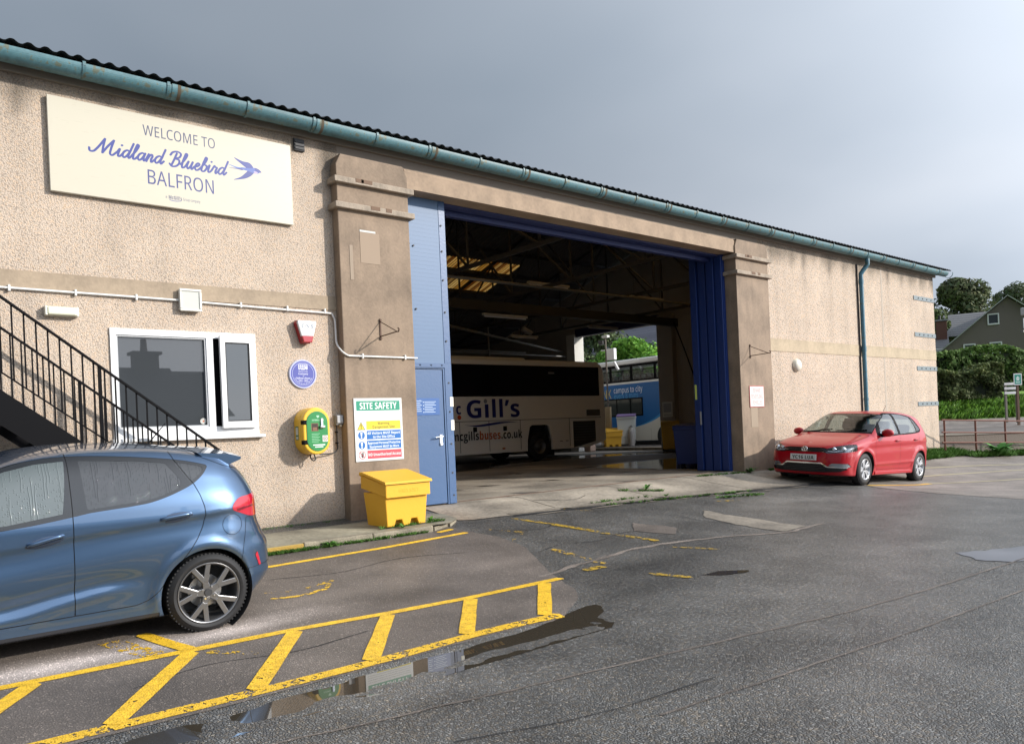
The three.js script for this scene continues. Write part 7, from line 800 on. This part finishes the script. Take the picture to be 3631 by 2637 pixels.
{ // red railing and low wall at the car park's end
  const t = thing('railing', 'rusty red tubular railing along the car park beyond the depot corner', 'railing', [24.05, -0.1, 0.5]); const dx = 0.956, dz = 0.292, top = (s) => 0.96 - s * 0.045; t.userData.category = 'railing';
  for (const h of [0, -0.36, -0.66]) mesh('rail', rod([-0.1, top(0) + h, 0], [dx * 14, top(14) + h, dz * 14], 0.022), M.rail, t); for (let s = 0.05; s < 14; s += 1.32) mesh('post', rod([dx * s, -0.25, dz * s], [dx * s, top(s) + 0.03, dz * s], 0.029), M.rail, t);
  const w = thing('low_wall', 'low brown concrete wall behind the red railing', 'wall', [0, 0, 0]); mesh('wall', bar([24.9, 0.02, -0.2], [44, -0.35, 5.2], 0.25, 0.72), std([0.13, 0.105, 0.085], 0.9, { bumpMap: texs.concH, bumpScale: 0.01 }), w); mesh('coping', bar([24.9, 0.40, -0.2], [44, 0.03, 5.2], 0.32, 0.06), std([0.2, 0.18, 0.155], 0.9), w);
}
{ // television aerial on the ridge
  const a = thing('tv_aerial', 'thin television aerial standing above the depot roof', 'aerial', [22.0, 8.5, -11]); const c = std([0.22, 0.23, 0.24], 0.5); mesh('mast', rod([0, 0, 0], [0, 1.65, 0], 0.022), c, a); mesh('boom', rod([-0.42, 1.5, 0], [0.3, 1.6, 0], 0.016), c, a); for (let k = 0; k < 6; k++) mesh('element', rod([-0.38 + k * 0.12, 1.36 + k * 0.014, 0], [-0.38 + k * 0.12, 1.7 + k * 0.014, 0], 0.01), c, a);
}
// weeds
function weed(name, label, pos, n, size, col, seed, group, cat = 'weed') { const t = thing(name, label, cat, pos, group), r = rng(seed), m = std(col, 0.7, { side: THREE.DoubleSide }); const st = []; for (let k = 0; k < n; k++) { const a = k * 2.4 + r(), l = size * (0.6 + r() * 0.6), w = l * 0.32, e = 0.35 + r() * 0.6, P = [], put = (u, s) => { const q = l * u, y = Math.sin(u * 2.2) * l * e * 0.6, ww = w * s * Math.sin(Math.min(1, u * 1.05 + 0.06) * 3.05); P.push([Math.cos(a) * q - Math.sin(a) * ww, y, Math.sin(a) * q + Math.cos(a) * ww]); }; const pos2 = []; const us = [0.05, 0.3, 0.55, 0.8, 1]; for (const u of us) { put(u, -0.5); put(u, 0.5); } for (let i = 0; i < us.length - 1; i++) for (const j of [0, 1, 3, 0, 3, 2]) pos2.push(...P[i * 2 + j]); const g = new THREE.BufferGeometry(); g.setAttribute('position', new THREE.Float32BufferAttribute(pos2, 3)); g.computeVertexNormals(); mesh('leaf', uvm(g), m, t); } return t; }
{
  weed('weed', 'bright green weed rooted at the kerb between car and grit bin', [4.12, -0.15, 1.28], 16, 0.12, [0.07, 0.22, 0.02], 501); weed('weed', 'small green weed beside the right foot of the grit bin', [5.72, -0.06, 1.02], 14, 0.11, [0.07, 0.22, 0.02], 502); weed('weed', 'flat weed in front of the grit bin on the footway', [5.2, -0.075, 1.16], 12, 0.09, [0.06, 0.17, 0.02], 503);
  weed('weed', 'green weed at the foot of the right pillar', [14.5, -0.02, 0.24], 16, 0.2, [0.05, 0.15, 0.02], 504); weed('weed', 'small weed in the drain channel before the red car', [10.4, -0.13, 1.24], 10, 0.1, [0.07, 0.2, 0.02], 505); weed('weed', 'grass tuft in a slab joint of the apron', [10.7, -0.06, 0.55], 14, 0.15, [0.06, 0.17, 0.02], 506);
  weed('leafy_plant', 'large leafed green plant at the foot of the railing', [25.6, -0.2, 1.45], 34, 0.55, [0.055, 0.2, 0.02], 507, undefined, 'plant'); weed('leafy_plant', 'low leafy plant right of the large one by the railing', [27.5, -0.2, 1.9], 20, 0.35, [0.05, 0.16, 0.02], 508, undefined, 'plant');
  // moss and grass lines in cracks: nobody could count them
  const r = rng(91), g = new THREE.BufferGeometry(), P = []; for (let k = 0; k < 5; k++) { const a = k * 1.3; P.push(-0.008, 0, 0, 0.008, 0, 0, Math.cos(a) * 0.035, 0.035, Math.sin(a) * 0.035); } g.setAttribute('position', new THREE.Float32BufferAttribute(P, 3)); g.computeVertexNormals(); const spots = [[[3.2, 1.275], [3.85, 1.27], 300, -0.165], [[3.9, 1.27], [5.5, 1.24], 260, -0.165], [[4.95, 1.05], [5.9, 1.02], 60, -0.07], [[9.0, 1.18], [12.4, 1.6], 130, null], [[10.2, 0.4], [10.9, 0.75], 70, null], [[11.2, 1.75], [12.2, 1.95], 80, null], [[8.9, 0.95], [10.3, 1.0], 50, null], [[15.3, 0.22], [15.7, 0.2], 160, null], [[19.5, 0.35], [25.2, 0.55], 1600, null], [[24.6, 0.9], [30, 2.4], 900, null], [[3.0, 0.05], [4.9, 0.05], 200, -0.04], [[12.9, 0.05], [14.4, 0.2], 90, null]]; const tot = spots.reduce((a, s) => a + s[2], 0), im = new THREE.InstancedMesh(g, std([0.07, 0.17, 0.02], 0.9, { side: THREE.DoubleSide }), tot), o = new THREE.Object3D(); let i = 0; for (const [a, b, n, y] of spots) for (let k = 0; k < n; k++) { const t = r(), x = mix(a[0], b[0], t) + (r() - 0.5) * 0.1, big = a[0] > 19 ? 3.2 : 1, z = mix(a[1], b[1], t) + (r() - 0.5) * (a[0] > 19 ? 0.6 : 0.06); o.position.set(x, (y === null ? gh(x, z) + 0.012 : y), z); o.rotation.y = r() * 6; o.scale.setScalar((0.5 + r()) * big); o.updateMatrix(); im.setMatrixAt(i++, o.matrix); } im.name = 'ground_weeds'; im.userData = { kind: 'stuff', label: 'thin lines of grass and moss in cracks and along the kerb' }; scene.add(im);
}
{ // cottages across the road behind the camera: they show only as reflections in the panes
  const sl = std([0.06, 0.06, 0.068], 0.6), st = std([0.16, 0.14, 0.12], 0.9);
  const cottage = (label, x0, x1, z0, zr, ev, rg, c0) => { const t = thing('cottage', label, 'house', [x0, 0, z0]), w = x1 - x0, d = zr - z0, rows = []; mesh('wall', [box(0.25, w - 0.25, -0.6, ev, 0.25, 2 * d - 0.25), prism([[0.25, ev], [2 * d - 0.25, ev], [d, rg - 0.15]].map(([a, b]) => [-a, b]), w - 0.5).rotateY(Math.PI / 2).translate(0.25, 0, 0)], st, t); const n = 15, an = Math.atan2(rg - ev, d); for (let k = 0; k < n; k++) { const a = (k + 0.5) / n; for (const s of [-1, 1]) rows.push(uvm(new THREE.BoxGeometry(w, 0.045, Math.hypot(rg - ev, d) / n * 1.25).rotateX(s * (an - 0.05)).translate(w / 2, ev + (rg - ev) * a, d + s * d * (1 - a)))); } mesh('roof', rows, sl, t); const ch = mesh('chimney', [rbox(c0, c0 + 0.85, rg - 1.0, rg + 0.5, d - 0.3, d + 0.3, 0.03), rbox(c0 - 0.1, c0 + 0.95, rg + 0.5, rg + 0.62, d - 0.4, d + 0.4, 0.03)], st, t); mesh('chimney_pot', [rod([c0 + 0.4, rg + 0.62, d], [c0 + 0.4, rg + 1.1, d], 0.13, 0.1, 10)], std([0.3, 0.2, 0.14], 0.9), ch); };
  cottage('stone cottage with slate roof and chimney across the road, reflected in the office window', 1.5, 8.75, 18, 21, 1.95, 4.0, 5.95); cottage('second cottage across the road, reflected in the open casement', 11.2, 16.5, 26.5, 30, 2.4, 4.7, 3.2);
}
renderer.render(scene, camera);
